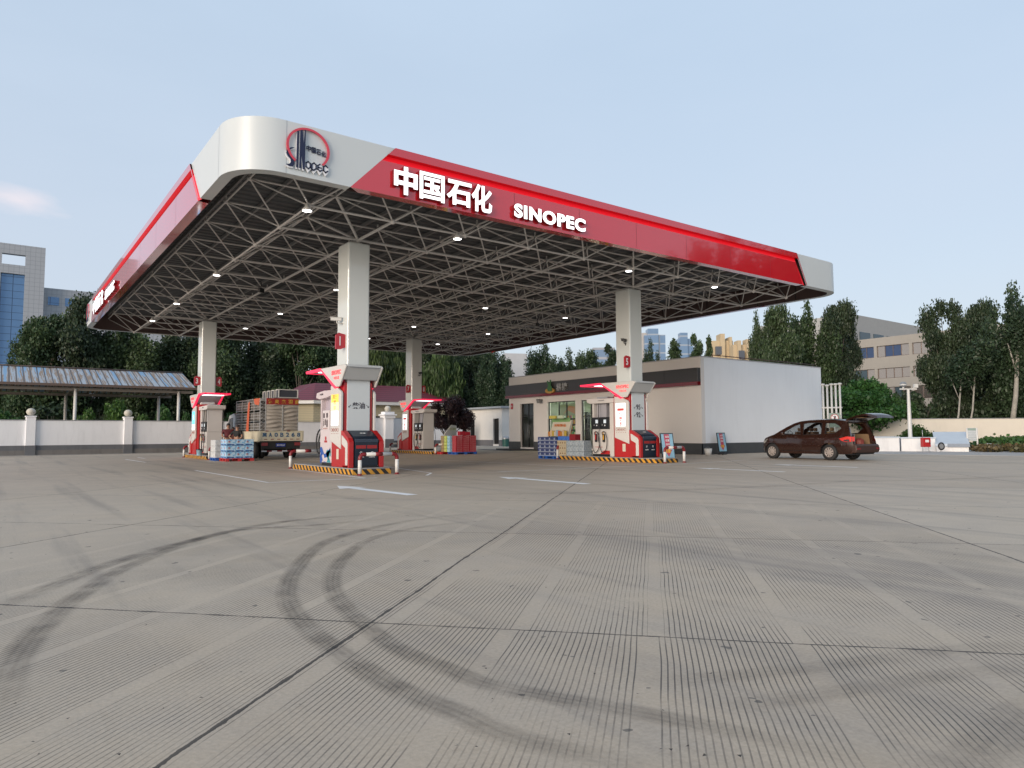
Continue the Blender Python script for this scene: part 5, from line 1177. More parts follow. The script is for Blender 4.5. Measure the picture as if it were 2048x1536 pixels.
def leaves(name, cen, rad, n, size, m, rng, elong=1.0, droop=0.0, shell=.55):
    """n leaf clumps spread through a set of ellipsoids"""
    cen, rad = np.array(cen, float), np.array(rad, float); vol = (rad.prod(1))**.75; k = rng.choice(len(cen), n, p=vol/vol.sum())
    d = rng.normal(size=(n, 3)); d /= np.linalg.norm(d, axis=1)[:, None]; r = (shell+(1-shell)*rng.random(n))**1.0; r *= 1+.16*rng.normal(size=n)
    p = cen[k]+d*r[:, None]*rad[k]; p[:, 2] -= droop*rng.random(n)**2*rad[k][:, 2]
    a = rng.normal(size=(n, 3)); a /= np.linalg.norm(a, axis=1)[:, None]
    if elong > 1: a = a*.35+np.array([0, 0, -1.]); a /= np.linalg.norm(a, axis=1)[:, None]
    q = np.cross(a, rng.normal(size=(n, 3))); q /= np.linalg.norm(q, axis=1)[:, None]
    s = size*(.55+.9*rng.random(n))[:, None]
    V = np.empty((n, 4, 3)); V[:, 0] = p-a*s*.6*elong; V[:, 1] = p+q*s*.42; V[:, 2] = p+a*s*.6*elong; V[:, 3] = p-q*s*.42
    V[:, 1] += np.cross(a, q)*s*.18
    me = bpy.data.meshes.new(name); me.vertices.add(4*n); me.vertices.foreach_set('co', V.ravel()); me.loops.add(4*n); me.polygons.add(n)
    me.loops.foreach_set('vertex_index', np.arange(4*n)); me.polygons.foreach_set('loop_start', np.arange(0, 4*n, 4)); me.polygons.foreach_set('loop_total', np.full(n, 4))
    me.materials.append(m); me.update(calc_edges=True); return me
def make_proto(style, seed):
    """unit design: height 10, returns (crown mesh, trunk mesh)"""
    rng = np.random.default_rng(seed); rnd = random.Random(seed); cen = []; rad = []; tb = MB(); lim = []
    if style == 'poplar':       # several upswept leaders
        for i in range(11):
            a = i*2.4+rnd.random(); rr = rnd.uniform(.9, 3.1) if i else 0; top = 9.3-rr*.42-(i%3)*.3-rnd.uniform(0, 1.0)*(i > 0)
            for k in range(7):
                f = k/6; z = 2.4+(top-2.4)*f; w_ = (.75*(1-f)**.5+.72)*rnd.uniform(.75, 1.15); o = rr*(.35+.75*min(1, f*1.6))
                cen.append((o*math.cos(a)+rnd.uniform(-.25, .25), o*math.sin(a)+rnd.uniform(-.25, .25), z)); rad.append((w_*.8, w_*.8, w_*1.25))
            lim.append([(0, 0, 1.6+.1*i), (rr*.5*math.cos(a), rr*.5*math.sin(a), 4), (rr*math.cos(a), rr*math.sin(a), top*.85)])
        n, size, lf = 48000, .18, 'poplar'
    elif style == 'column':     # slim upright
        for k in range(12):
            f = k/11; w_ = .95*(math.sin(PI*min(1, .18+f*.82))**.6)*rnd.uniform(.75, 1.15); a = rnd.uniform(0, 6); cen.append((.35*math.cos(a), .35*math.sin(a), 1.4+8.2*f)); rad.append((w_, w_, w_*1.2))
        lim.append([(0, 0, 1), (0, 0, 8)]); n, size, lf = 14000, .18, 'poplar'
    elif style == 'broad':
        for i in range(26):
            a, e_ = rnd.uniform(0, 2*PI), rnd.uniform(-.1, 1.45); r_ = 3.3; cen.append((r_*math.cos(a)*math.cos(e_), r_*math.sin(a)*math.cos(e_), 5.2+3.4*math.sin(e_)-.6*rnd.random())); w_ = rnd.uniform(.9, 1.6); rad.append((w_, w_, w_*.75))
            lim.append([(0, 0, 2.2), tuple(np.array(cen[-1])*[.5, .5, .75]), cen[-1]]) if i < 10 else None
        cen.append((0, 0, 5.5)); rad.append((2.9, 2.9, 2.9)); n, size, lf = 20000, .34, 'broad'
    elif style == 'round':      # wide irregular crown on several limbs
        for i in range(34):
            a, f = rnd.uniform(0, 2*PI), rnd.random(); z = 2.2+6.8*f; r_ = 3.4*math.sin(PI*(.15+.72*f))**.7*rnd.uniform(.35, 1.05); w_ = rnd.uniform(.75, 1.35); cen.append((r_*math.cos(a), r_*math.sin(a), z)); rad.append((w_*1.15, w_*1.15, w_*.85))
            if i < 12: lim.append([(0, 0, 1.8), (r_*.4*math.cos(a), r_*.4*math.sin(a), z*.7), cen[-1]])
        n, size, lf = 34000, .19, 'poplar'
    elif style == 'willow':
        for i in range(30):
            a, r_ = rnd.uniform(0, 2*PI), rnd.uniform(.3, 3.2); cen.append((r_*math.cos(a), r_*math.sin(a), 8.6-r_*.55-rnd.uniform(0, 4.5))); w_ = rnd.uniform(.7, 1.2); rad.append((w_, w_, w_*1.5))
        lim.append([(0, 0, 2), (.5, .3, 7)]); n, size, lf = 26000, .17, 'willow'
    elif style == 'plum':
        for i in range(24):
            a, r_ = rnd.uniform(0, 2*PI), rnd.uniform(.4, 2.9); cen.append((r_*math.cos(a), r_*math.sin(a), 3.6+rnd.uniform(0, 5.6)*(1-r_/4.2))); w_ = rnd.uniform(.7, 1.3); rad.append((w_, w_, w_*1.2))
            lim.append([(0, 0, 1.0), cen[-1]]) if i < 9 else None
        n, size, lf = 20000, .2, 'plum'
    else:                       # bush, height 10 unit, wide
        for i in range(22):
            a, r_ = rnd.uniform(0, 2*PI), rnd.uniform(0, 4.6); cen.append((r_*math.cos(a), r_*math.sin(a), 1.5+rnd.uniform(.5, 6.8)*(1-r_/6.5))); w_ = rnd.uniform(1.2, 2.2); rad.append((w_, w_, w_))
        for i in range(5): lim.append([(0, 0, 0), (rnd.uniform(-3, 3), rnd.uniform(-3, 3), 6)])
        n, size, lf = 7000, .55, 'bright'
    cr_ = leaves('crown', cen, rad, n, size, LF[lf], rng, elong=2.6 if style == 'willow' else 1.0, droop=.9 if style == 'willow' else .15, shell=.35)
    tb.tube([(0, 0, -.3), (.05, .02, 2.0), (-.05, .05, 4.6), (.02, 0, 7.2)], [.24, .17, .12, .03], 8)
    for l in lim:
        m_ = len(l); tb.tube(l, [.10-.075*i/(m_-1) for i in range(m_)], 5)
    o = tb.build('trunk', bark); me = o.data; bpy.data.objects.remove(o); return cr_, me
def tree(style, px, dep, ptop, wpx, lab, cat='tree', group=None, lf=None, seed=0, rz=None, tm=None, base=None, name=None):
    key = (style, seed, lf)
    if key not in TREE_P:
        c_, t_ = make_proto(style, seed*7+len(style))
        if lf: c_.materials[0] = LF[lf]
        TREE_P[key] = (c_, t_)
    c_, t_ = TREE_P[key]; p = at(px, 838, dep); top = at(px, ptop, dep).z; wr = {'poplar': 3.3, 'column': 1.0, 'broad': 4.6, 'willow': 4.0, 'plum': 3.7, 'bush': 5.8, 'round': 4.0}[style]
    sz = top/10.0; sx_ = wpx*dep/F_PX/2/wr
    e = empty(name or {'bush': 'bush', 'column': 'columnar_tree', 'poplar': 'poplar_tree', 'round': 'leafy_tree', 'broad': 'broadleaf_tree', 'willow': 'willow_tree', 'plum': 'plum_tree'}[style], (p.x, p.y, 0), rz if rz is not None else px*1.7, lab, cat, group); e.scale = (sx_, sx_, sz)
    for nm, me in (('crown', c_), ('trunk', t_)):
        o = bpy.data.objects.new(nm, me); C.objects.link(o); o.parent = e
        if nm == 'trunk' and tm:
            o.data = me.copy(); o.data.materials[0] = tm
    return e
GL = 'tall trees behind the left wall and carport'
for i, (px, dep, pt, w_, st, nm) in enumerate((
    (84, 76, 618, 150, 'round', 'loose dark tree leaning out left beside the blue glass of the tower'),
    (165, 78, 568, 150, 'round', 'tallest dark tree at the left, rising between the tower and the canopy end'),
    (262, 80, 618, 150, 'poplar', 'dark tree below the left end of the canopy'), (345, 82, 640, 150, 'poplar', 'dark tree right of the carport roof end'),
    (435, 80, 640, 140, 'round', 'dark tree directly behind the left rear column'), (520, 83, 640, 140, 'poplar', 'dark tree above the truck roof'),
    (600, 82, 645, 130, 'round', 'dark tree between the truck and the front column'), (668, 84, 650, 110, 'poplar', 'dark tree hidden mostly by the front column'),
    (20, 84, 700, 110, 'poplar', 'low dark tree at the photo left edge in front of the tower'))):
    tree(st, px, dep, pt, w_, nm, group=GL, seed=i % 3, lf='dark' if i % 2 else None)
tree('willow', 745, 74, 672, 150, 'green willow right of the front column above the maroon roof', group='willows behind the house', seed=1)
tree('willow', 800, 77, 676, 130, 'green willow just left of the rear centre column', group='willows behind the house', seed=2)
tree('willow', 878, 75, 685, 110, 'green willow just right of the rear centre column', group='willows behind the house', seed=1)
GM = 'trees behind the outbuilding and shop'
for i, (px, dep, pt, w_, st, nm, lf) in enumerate((
    (930, 78, 690, 90, 'round', 'dark tree behind the purple plum tree', 'dark'), (985, 76, 682, 84, 'poplar', 'dense dark tree above the small white outbuilding', 'dark'), (1010, 84, 705, 40, 'column', 'dark narrow tree left of the pale grey building', 'dark'),
    (1090, 80, 680, 100, 'poplar', 'dense dark tree above the left half of the shop roof', 'dark'), (1140, 82, 696, 80, 'poplar', 'thin dark tree above the middle of the shop roof', None), (1180, 84, 690, 84, 'round', 'open crowned tree left of the shop side column', None),
    (1222, 80, 672, 34, 'column', 'slim dark tree touching the left edge of the shop side column', 'dark'), (1303, 70, 678, 58, 'poplar', 'dark tree with pointed top right of the shop side column', 'dark'),
    (1356, 66, 660, 40, 'column', 'slim leafy tree in front of the blue glass towers', None), (1396, 68, 650, 30, 'column', 'left one of the twin columnar trees above the shop corner', None), (1419, 68, 655, 26, 'column', 'right one of the twin columnar trees above the shop corner', None))):
    tree(st, px, dep, pt, w_, nm, group=GM, seed=i % 3, lf=lf)
for px, pt, w_, nm in ((955, 790, 130, 'dark green bush behind the purple plum tree'), (1030, 752, 110, 'green bush mass between outbuilding and shop roof'), (1200, 770, 200, 'bush behind the shop roof'), (1330, 712, 80, 'low bush above the shop roof near the blue towers'), (1275, 745, 90, 'second low bush above the shop roof')):
    if pt < 765 or px < 1000: tree('bush', px, 84, pt, w_, nm, 'bush', 'bushes behind the outbuilding and shop', lf='dark', seed=1)
for i, (px, pt, w_, nm) in enumerate(((700, 655, 150, 'back row dark tree half hidden by the front column'), (775, 660, 140, 'back row dark tree between the willows left of the rear centre column'), (850, 672, 140, 'back row dark tree behind the rear centre column'), (915, 676, 130, 'back row dark tree right of the rear centre column'), (965, 680, 110, 'back row dark tree between the plum tree and the outbuilding roof'), (560, 650, 150, 'back row dark tree above the truck boxes'), (395, 655, 150, 'back row dark tree left of the left rear column'))):
    tree('round', px, 92, pt, w_, nm, group='back row of dark trees', seed=i % 3, lf='dark')
tree('plum', 898, 65, 772, 100, 'dark purple leaved plum tree left of the white outbuilding', seed=1)
GR = 'tall trees on the right beyond the wall'
for i, (px, dep, pt, w_, st, nm, lf) in enumerate((
    (1520, 76, 618, 60, 'poplar', 'narrow tree at the left of the big group right of the canopy', None), (1564, 72, 594, 92, 'round', 'bright leafed tree under the right canopy end', 'poplar'), (1622, 75, 592, 110, 'poplar', 'dark full tree in the middle of the group right of the canopy', None),
    (1680, 74, 592, 100, 'round', 'dark full tree at the right of the group, beside the canopy tip', 'dark'), (1704, 78, 612, 60, 'round', 'dark tree overlapping the beige office facade', 'dark'),
    (1900, 60, 583, 110, 'round', 'tall tree with twin tops in front of the beige office building', 'dark'), (1968, 63, 590, 90, 'round', 'tall loose tree second from the right edge', 'dark'), (2040, 58, 562, 130, 'poplar', 'tallest tree at the right edge with a pale leaning trunk', 'dark'))):
    tree(st, px, dep, pt, w_, nm, group=GR, seed=i % 3, lf=lf)
for px, ptt, pb in ((2022, 690, 834), (1908, 765, 834), (1936, 745, 834)):
    p0, p1 = at(px-6, pb, 56.5), at(px+14, ptt, 56.8); e = empty('pale_trunk_tree', (p0.x, p0.y, 0), 0, {2022: 'pale bare leaning trunk at the right edge above the cream wall', 1908: 'thin pale trunk above the cream wall under the twin topped tree', 1936: 'second thin pale trunk right of the twin topped tree'}[px], 'tree')
    q0, q1 = Vector((0, 0, 0)), Vector((p1.x-p0.x, p1.y-p0.y, p1.z)); b = MB(); s_ = 1.35 if px > 2000 else .55
    b.tube([q0, q0.lerp(q1, .5)+Vector((.1, -.1, 0)), q1, q1+Vector((.2, -.2, 1.5))], [.17*s_, .13*s_, .09*s_, .04], 8); b.tube([q0.lerp(q1, .75), q0.lerp(q1, .95)+Vector((-.5, .5, .6))], [.06*s_, .03], 6); b.build('trunk', bark_pale, e)
    k_ = random.Random(px); me = leaves('crown', [(q1.x, q1.y, q1.z+.7), (q1.x+.4, q1.y-.5, q1.z+1.6)], [(1.1, 1.1, 1.3)]*2, 2400, .17, LF['dark'], np.random.default_rng(px)); o = bpy.data.objects.new('crown', me); C.objects.link(o); o.parent = e
tree('broad', 1738, 53, 748, 135, 'big round bright green broadleaf tree behind the white vent pipes', seed=1); tree('broad', 1795, 55, 786, 80, 'lower bright green broadleaf tree right of the big round one', seed=2)
tree('bush', 1690, 58, 770, 90, 'dark bush between the shop side wall and the vent pipes', 'bush', 'dark bushes behind the cream wall', lf='dark', seed=1)
for i, (px, pt, w_) in enumerate(((1830, 760, 110), (1885, 772, 90), (1935, 768, 120), (1990, 775, 110), (2045, 770, 120), (1800, 745, 70))):
    tree('bush', px, 60, pt, w_, ['dark bush right above the white lamp pole', 'dark bush below the office air conditioner', 'dark bush mid way along the cream wall', 'dark bush near the pale leaning trunk', 'dark bush at the right photo edge behind the wall', 'dark bush before the lowest office windows'][i], 'bush', 'dark bushes behind the cream wall', lf='dark', seed=i % 3)
for i, (px, pt, w_, dep, l_) in enumerate(((225, 782, 80, 66, 'bright green bush in the middle under the carport roof'), (170, 800, 60, 65, 'bright green bush beside the carport posts'), (290, 805, 60, 65, 'low green bush right of the bright one under the carport'), (330, 796, 60, 66, 'brownish green bush near the right carport post'), (20, 806, 90, 64, 'low green bush at the left photo edge above the wall'), (375, 800, 40, 66, 'small green bush at the end of the carport'), (100, 790, 130, 72, 'dark bush behind the carport left of the posts'), (640, 775, 70, 74, 'dark green bush above the maroon roof left of the front column'), (458, 800, 60, 64, 'green bush right of the left rear column'))):
    tree('bush', px, dep, pt, w_, l_, 'bush', 'bushes behind the left wall', lf='bright' if i in (0, 1, 2) else ('dark' if i in (6, 7) else 'broad'), seed=i % 3)
for i, (px, pt, w_, dep, l_) in enumerate(((1835, 842, 80, 50, 'pointed green bush by the white lamp pole in front of the cream wall'), (1780, 868, 60, 50, 'low green bush behind the open tailgate'), (1880, 874, 70, 51, 'low green bush behind the white box with the lid'), (1990, 876, 60, 49, 'low bush right of the white notice board'), (2040, 866, 90, 47, 'dense green bush mass at the right photo edge'), (1925, 878, 50, 51, 'small green bush left of the white notice board'))):
    tree('bush', px, dep, pt, w_, l_, 'bush', 'green bushes in front of the cream wall', lf='broad', seed=i % 3)
# weedy ground cover at the right edge
rng = np.random.default_rng(4); cs = []
for k in range(60):
    px = rng.uniform(1950, 2120); p = at(px, 905, rng.uniform(40.5, 46)); cs.append((p.x, p.y, .05+.25*rng.random()))
me = leaves('ground_cover', cs, [(.55, .55, .22)]*60, 5000, .16, LF['dry'], rng); o = bpy.data.objects.new('ground_cover', me); C.objects.link(o); props(o, 'dry brown and green weeds along the edge of the paving', 'weeds', kind='stuff')
me = leaves('ground_cover', [(c[0]+3.2, c[1]+.8, .35) for c in cs], [(.9, .9, .5)]*60, 6000, .2, LF['broad'], rng); o = bpy.data.objects.new('ground_cover', me); C.objects.link(o); props(o, 'green leafy ground cover beside the cream wall', 'weeds', kind='stuff')
# street trees across the road behind the viewer, seen mirrored in the glossy fascia
for i, (x, y, h_, r_) in enumerate(((41.5, 1.5, 15.5, 4.2), (47, .5, 18, 4.8), (53, 1.5, 19, 5), (59.5, .5, 20, 5.2), (66.5, 1.0, 21, 5.5))):
    key = ('poplar', i % 3, None); c_, t_ = TREE_P.get(key) or TREE_P[('poplar', 0, None)]
    e = empty('poplar_tree', (x, y, 0), i, 'street tree across the road, mirrored in the glossy red fascia', 'tree', 'street trees across the road'); e.scale = (r_/3.5, r_/3.5, h_/10)
    for nm, me in (('crown', c_), ('trunk', t_)): o = bpy.data.objects.new(nm, me); C.objects.link(o); o.parent = e

# ================================================================ YARD OBJECTS ON THE RIGHT
p = at(1822, 905, 46); e = empty('camera_pole', (p.x, p.y, 0), YAW-PI/2, 'white pole with a dome lamp and a small camera in front of the cream wall', 'pole'); hz = at(1812, 772, 46).z
b = MB(); b.lathe([(.20, 0), (.20, .04), (.13, .06), (.12, 2), (.09, hz-.35), (.085, hz-.2)], n=14); b.build('pole', white_paint, e)
b = MB(); b.box(-.55, .55, -.05, .05, hz-.22, hz-.14); b.build('cross_arm', white_paint, e)
b = MB(); b.ball((-.32, 0, hz+.12), .21, 14, sz=.9); b.build('dome_lamp', mat('dome_grey', (.22, .23, .24), .3), e); b = MB(); b.lathe([(.22, hz+.06), (.22, hz+.12)], (-.32, 0), 14); b.tube([(-.32, 0, hz-.14), (-.32, 0, hz)], .06, 8); b.build('dome_ring', white_paint, e)
b = MB(); b.box(.38, .62, -.1, .1, hz-.10, hz+.14); b.tube([(.35, 0, hz-.1), (.5, 0, hz)], .03, 6); b.build('camera_housing', white_paint, e, .01)
va, vb = at(1650, 905, 45.5), at(1684, 905, 45.2); dv = (vb-va)/4
e = empty('vent_pipes', (va.x, va.y, 0), 0, 'rack of five slim white tank vent pipes beside the shop side wall', 'vent pipes'); ht = [at(x_, y_, 45.3).z for x_, y_ in ((1650, 766), (1659, 768), (1667, 766), (1676, 766), (1684, 765))]
for k in range(5):
    q = dv*k; b = MB(); b.tube([(q.x, q.y, 0), (q.x+.02, q.y, ht[k]-.12)], .065, 8); pp = b.build('pipe', white_paint, e); b = MB(); b.lathe([(.06, ht[k]-.14), (.13, ht[k]-.10), (.13, ht[k]-.02), (.02, ht[k])], (q.x+.02, q.y), 10); b.build('cap', white_paint, pp)
q = dv*4; zb_ = at(1668, 815, 45.3).z; b = MB(); b.tube([(-dv.x*.5, -dv.y*.5, zb_), (q.x*1.12, q.y*1.12, zb_)], .05, 6); b.build('crossbar', white_paint, e)
ps = at(1669, 830, 45.0); ang = math.atan2(dv.y, dv.x)
e = empty('no_phone_sign', (ps.x, ps.y, 0), ang, 'pale green square sign with a round no-phone symbol before the vent pipes', 'sign'); z0 = at(1669, 838, 45).z; z1 = at(1669, 826, 45).z
z0, z1 = z1-.9, z1; b = MB(); b.box(-.32, .32, -.03, 0, z0, z1); bd_ = b.build('board', mat('sign_green', (.22, .30, .26), .5), e); b = MB(); b.tube([(0, .03, 0), (0, .03, z1)], .04, 8); b.build('post', white_paint, e)
b = MB(); b.disc((0, -.034, z1-.30), (0, 1, 0), .24, 24, t=.004); b.build('symbol_disc', white_mark, bd_); b = MB(); b.tube([(.22*math.cos(a*PI/12), -.04, z1-.30+.22*math.sin(a*PI/12)) for a in range(25)], .018, 5); b.tube([(-.15, -.04, z1-.15), (.15, -.04, z1-.45)], .016, 5); b.build('red_ring', red_plate, bd_); b = MB(); b.prism([(-.06, z1-.42), (.04, z1-.42), (.08, z1-.2), (-.02, z1-.18)], 'y', -.039, -.036); b.build('phone_symbol', black, bd_)
pool = mat('tank_box_white', (.80, .80, .80), .7, var=.05, dirt=.2)
def tank_box(px0, px1, pyb, dep, hgt, dpt, lab):
    a, c_ = at(px0, pyb, dep), at(px1, pyb, dep-.8); e = empty('tank_cover_box', (a.x, a.y, 0), math.atan2(c_.y-a.y, c_.x-a.x), lab, 'box', 'white boxes over the tank fittings'); L = (c_-a).to_2d().length
    box('box_body', 0, L, 0, dpt, 0, hgt, pool, e, .02); b = MB(); b.box(-.04, L+.04, -.04, dpt+.04, hgt, hgt+.09); b.build('lid', mat('lid_blue', (.50, .56, .62), .5), e, .01)
tank_box(1690, 1800, 905, 45, .85, 2.5, 'long low white box partly hidden behind the brown car'); tank_box(1803, 1872, 905, 44.5, .80, 2.2, 'low white box between the pole and the box with sloped lid')
a, c_ = at(1873, 908, 43.5), at(1938, 908, 42.7); L = (c_-a).to_2d().length
e = empty('sloped_lid_box', (a.x, a.y, 0), math.atan2(c_.y-a.y, c_.x-a.x), 'white box with a sloping pale blue lid right of the small red fire cabinet', 'box')
b = MB(); b.prism([(0, 0), (2.2, 0), (2.2, 1.15), (0, .45)], 'x', 0, L); b.build('box_body', pool, e); b = MB(); b.prism([(-.12, .33), (-.08, .48), (2.25, 1.22), (2.25, 1.12)], 'x', -.06, L+.06); b.build('lid', mat('lid_blue', None), e); b = MB(); b.box(.35*L, L+.06, -.16, -.12, .30, .50); b.build('lid_edge', mat('lid_edge', (.2, .24, .3), .5), e)
p = at(1852, 905, 42.5); e = empty('fire_cabinet', (p.x, p.y, 0), -.5, 'small red fire hose cabinet on a stand in front of the white boxes', 'fire cabinet'); box('cabinet', -.24, .24, -.14, .14, .32, .88, red_paint, e, .02); b = MB(); b.tube([(-.2, 0, 0), (-.2, 0, .34)], .02, 6); b.tube([(.2, 0, 0), (.2, 0, .34)], .02, 6); b.tube([(-.1, .1, .8), (-.1, .1, 1.35)], .02, 6); b.build('stand', grey_metal, e); box('label', -.12, .12, -.146, -.141, .6, .75, white_mark, e); box('handle', .15, .19, -.16, -.14, .5, .6, black, e)
p = at(1883, 899, 42.3); e = empty('hose_reel', (p.x, p.y, 0), -.4, 'small dark round reel leaning on the white box with sloped lid', 'reel'); b = MB(); b.tube([(.2*math.cos(a*PI/10), 0, .36+.2*math.sin(a*PI/10)) for a in range(21)], .045, 6); b.build('reel_ring', rubber, e); b = MB(); b.disc((0, 0, .36), (0, 1, 0), .15, 14, t=.05); b.tube([(0, .05, 0), (0, .05, .36)], .02, 6); b.build('reel_disc', grey_metal, e)
a, c_ = at(1936, 905, 43.6), at(1956, 905, 43.2); L = (c_-a).to_2d().length; zt, zb_ = at(1945, 856, 43.4).z, at(1945, 882, 43.4).z
e = empty('notice_board', (a.x, a.y, 0), math.atan2(c_.y-a.y, c_.x-a.x), 'white framed grey notice board on two posts at the right', 'notice board')
b = MB(); b.tube([(0, 0, 0), (0, 0, zt)], .05, 8); b.build('post', white_paint, e); b = MB(); b.tube([(L, 0, 0), (L, 0, zt)], .05, 8); b.build('post', white_paint, e); b = MB(); b.box(.03, L-.03, -.02, .02, zb_, zt); bd_ = b.build('panel', mat('notice_grey', (.38, .42, .44), .5), e)
b = MB(); b.box(.05, L-.05, -.026, -.021, zt-.14, zt-.02); b.build('heading_bar', mat('sign_green', None), bd_)
for k in range(6): text('notice_text', '加油站安全须知', white_mark, (L/2, -.022, zt-.22-.105*k), L*.8, .04, **FY, parent=bd_, t=.003)
p = at(1978, 902, 43); e = empty('plastic_bag', (p.x, p.y, 0), .5, 'crumpled white sack lying in the weeds at the right', 'sack'); b = MB(); b.lathe([(.01, 0), (.4, .05), (.5, .2), (.35, .38), (.15, .5), (.02, .47)], n=9, smooth=False); b.build('sack', mat('sack_white', (.5, .5, .5), .6, var=.2, vs=9), e)

# A-frame poster stands
def poster_stand(x, y, rz, lab):
    e = empty('poster_stand', (x, y, 0), rz, lab, 'poster stand', 'poster stands by the shop'); T = math.tan(R(9))
    def P(u, z, t=0): return (u, T*z+t, z)
    z0, z1 = .14, 1.24
    b = MB(); b.prism([(T*z0, z0), (T*z1, z1), (T*z1+.03, z1), (T*z0+.03, z0)], 'x', -.34, .34); b.build('frame', black, e)
    b = MB(); b.add([P(-.30, z0+.04, -.004), P(.30, z0+.04, -.004), P(.30, z1-.04, -.004), P(-.30, z1-.04, -.004)], [(0, 1, 2, 3)]); b.build('poster', mat('poster_sky', (.26, .46, .58), .3, var=.12, vs=4), e)
    b = MB(); q = [(-.16, 1.19), (.12, 1.19), (.12, .52), (.2, .52), (0, .22), (-.2, .52), (-.12, .52)]; b.add([(u, T*z-.008, z) for u, z in q], [tuple(range(7))]); b.build('red_banner', mat('banner_pink', (.45, .06, .10), .4), e)
    nn, zz = (0, -math.cos(R(9)), math.sin(R(9))), (0, math.sin(R(9)), math.cos(R(9)))
    for k, (tx, c_) in enumerate((('加油', white_mark), ('优惠', white_mark), ('活动', white_mark))): text('poster_text', tx, c_, (-.0, T*(1.08-.16*k)-.010, 1.08-.16*k), .20, (.10, zz), nn, (1, 0, 0), e, .003, .01)
    text('poster_number', '18', yellow_m, (0, T*.47-.010, .47), .22, (.17, zz), nn, (1, 0, 0), e, .003, .04)
    b = MB(); b.tube([(0, .3, .03), (0, T*1.0+.03, 1.0)], .018, 6); b.tube([(-.3, .12, .03), (.3, .12, .03)], .05, 8); b.disc((0, .15, .02), (0, 0, 1), .3, 16, t=.04); b.build('stand_foot', black, e)
    return e
poster_stand(23.45, 20.4, R(-12), 'poster stand leaning behind the guard rail at the end of the long pump island')
poster_stand(33.75, 25.35, R(-6), 'poster stand on a black foot against the white shop side wall')
p = G(1405, 908) if False else Vector((32.3, 25.3, 0)); e = empty('paint_bucket', (p.x, p.y, 0), 0, 'white bucket standing on the ground by the shop corner', 'bucket'); b = MB(); b.lathe([(.01, .0), (.17, 0), (.22, .36), (.20, .36), (.16, .04)], n=16); b.build('bucket', white_paint, e); b = MB(); b.tube([(.21*math.cos(a*PI/8), .02, .34+.1*math.sin(a*PI/8)) for a in range(9)], .008, 4); b.build('bucket_handle', grey_metal, e)
e = empty('cable_tangle', (32.45, 24.7, 0), .3, 'small tangle of dark cable and bracket on the ground beside the bucket', 'cable'); b = MB(); b.tube([(0, 0, .02), (.3, .1, .05), (.5, -.1, .14), (.7, .0, .03), (.9, .1, .02)], .02, 6); b.tube([(.2, -.15, .02), (.45, .1, .16), (.6, .2, .02)], .02, 6); b.build('cable', rubber, e)
e = empty('waste_container', (40.0, 55.2, 0), .2, 'dark green waste container with a grey domed lid beside the outbuilding', 'waste bin'); b = MB(); b.lathe([(.3, 0), (.34, .72)], n=16); b.build('container_body', mat('container_green', (.03, .12, .10), .5), e); b = MB(); b.lathe([(.36, .72), (.36, .84), (.28, .98), (.05, 1.02)], n=16); b.build('lid', grey_metal, e)
p = G(392, 917) if False else None
e = empty('water_bucket', (8.8, 39.4, .195), 0, 'small blue bucket on the left rear island next to the red surround', 'bucket'); b = MB(); b.lathe([(.12, 0), (.15, .30), (.16, .30)], n=14); b.build('bucket', ltb_box, e); b = MB(); b.lathe([(.165, .29), (.165, .33), (.01, .33)], n=14); b.build('lid', black, e)

# ================================================================ TRUCK
TX0, TX1, TY0, TY1 = 11.28, 13.42, 37.35, 41.85
trk = empty('cargo_truck', (0, 0, 0), 0, 'cream flatbed truck with tall wire cage and grey canvas back at the left rear', 'truck')
cream = mat('truck_cream', (.62, .57, .43), .45, var=.08, dirt=.3); tblue = mat('plate_blue_text', (.03, .10, .20), .5, var=0); galv = mat('galvanised', (.46, .46, .45), .4, metal=.3, var=.08)
b = MB(); b.box(TX0, TX1+.1, TY0, TY1, .86, .94); b.build('bed_floor', mat('bed_dark', (.06, .055, .05), .7), trk)
b = MB(); b.box(TX0-.06, TX1+.16, TY0-.06, TY0, .92, 1.46); tg = b.build('tailgate', cream, trk, .015)
b = MB(); b.box(TX0-.06, TX1+.16, TY0-.075, TY0-.06, 1.42, 1.46); b.box(TX0-.06, TX1+.16, TY0-.075, TY0-.06, .93, .97); b.box(TX0+.02, TX0+.06, TY0-.075, TY0-.06, .97, 1.42); b.box(TX1+.06, TX1+.10, TY0-.075, TY0-.06, .97, 1.42); b.build('tailgate_rib', cream, tg)
for k, ch in enumerate('冀A0B268'): text('plate_text', ch, tblue, (TX0+.22+.30*k, TY0-.062, 1.25), .17 if k else .22, .22, **FY, parent=tg, t=.006, bold=.03)
b = MB()
for k in range(6): b.box(TX0+.2+.34*k, TX0+.36+.34*k, TY0-.068, TY0-.06, 1.0, 1.035)
b.box(TX0+.26, TX0+.42, TY0-.085, TY0-.06, 1.43, 1.47); b.box(TX1-.75, TX1-.58, TY0-.085, TY0-.06, 1.43, 1.47); b.build('red_reflector', darkred, tg)
b = MB(); b.box(TX0-.06, TX0, TY0, TY1, .90, 1.44); b.box(TX0-.075, TX0-.06, TY0, TY1, 1.38, 1.43); b.box(TX0-.075, TX0-.06, TY0, TY1, .92, .97)
for k in range(5): b.box(TX0-.075, TX0-.06, TY0+.05+k*1.08, TY0+.13+k*1.08, .97, 1.38)
b.build('side_board', cream, trk, .008); b = MB(); b.box(TX1+.1, TX1+.16, TY0, TY1, .90, 1.44); b.build('side_board', cream, trk)
cg = MB(); ZC0, ZC1 = 1.46, 3.17
for y in (TY0+.05, TY0+1.1, TY0+2.2, TY0+3.3, TY1-.05):
    for x in (TX0, TX1-.16): cg.box(x-.02, x+.02, y-.02, y+.02, ZC0, ZC1)
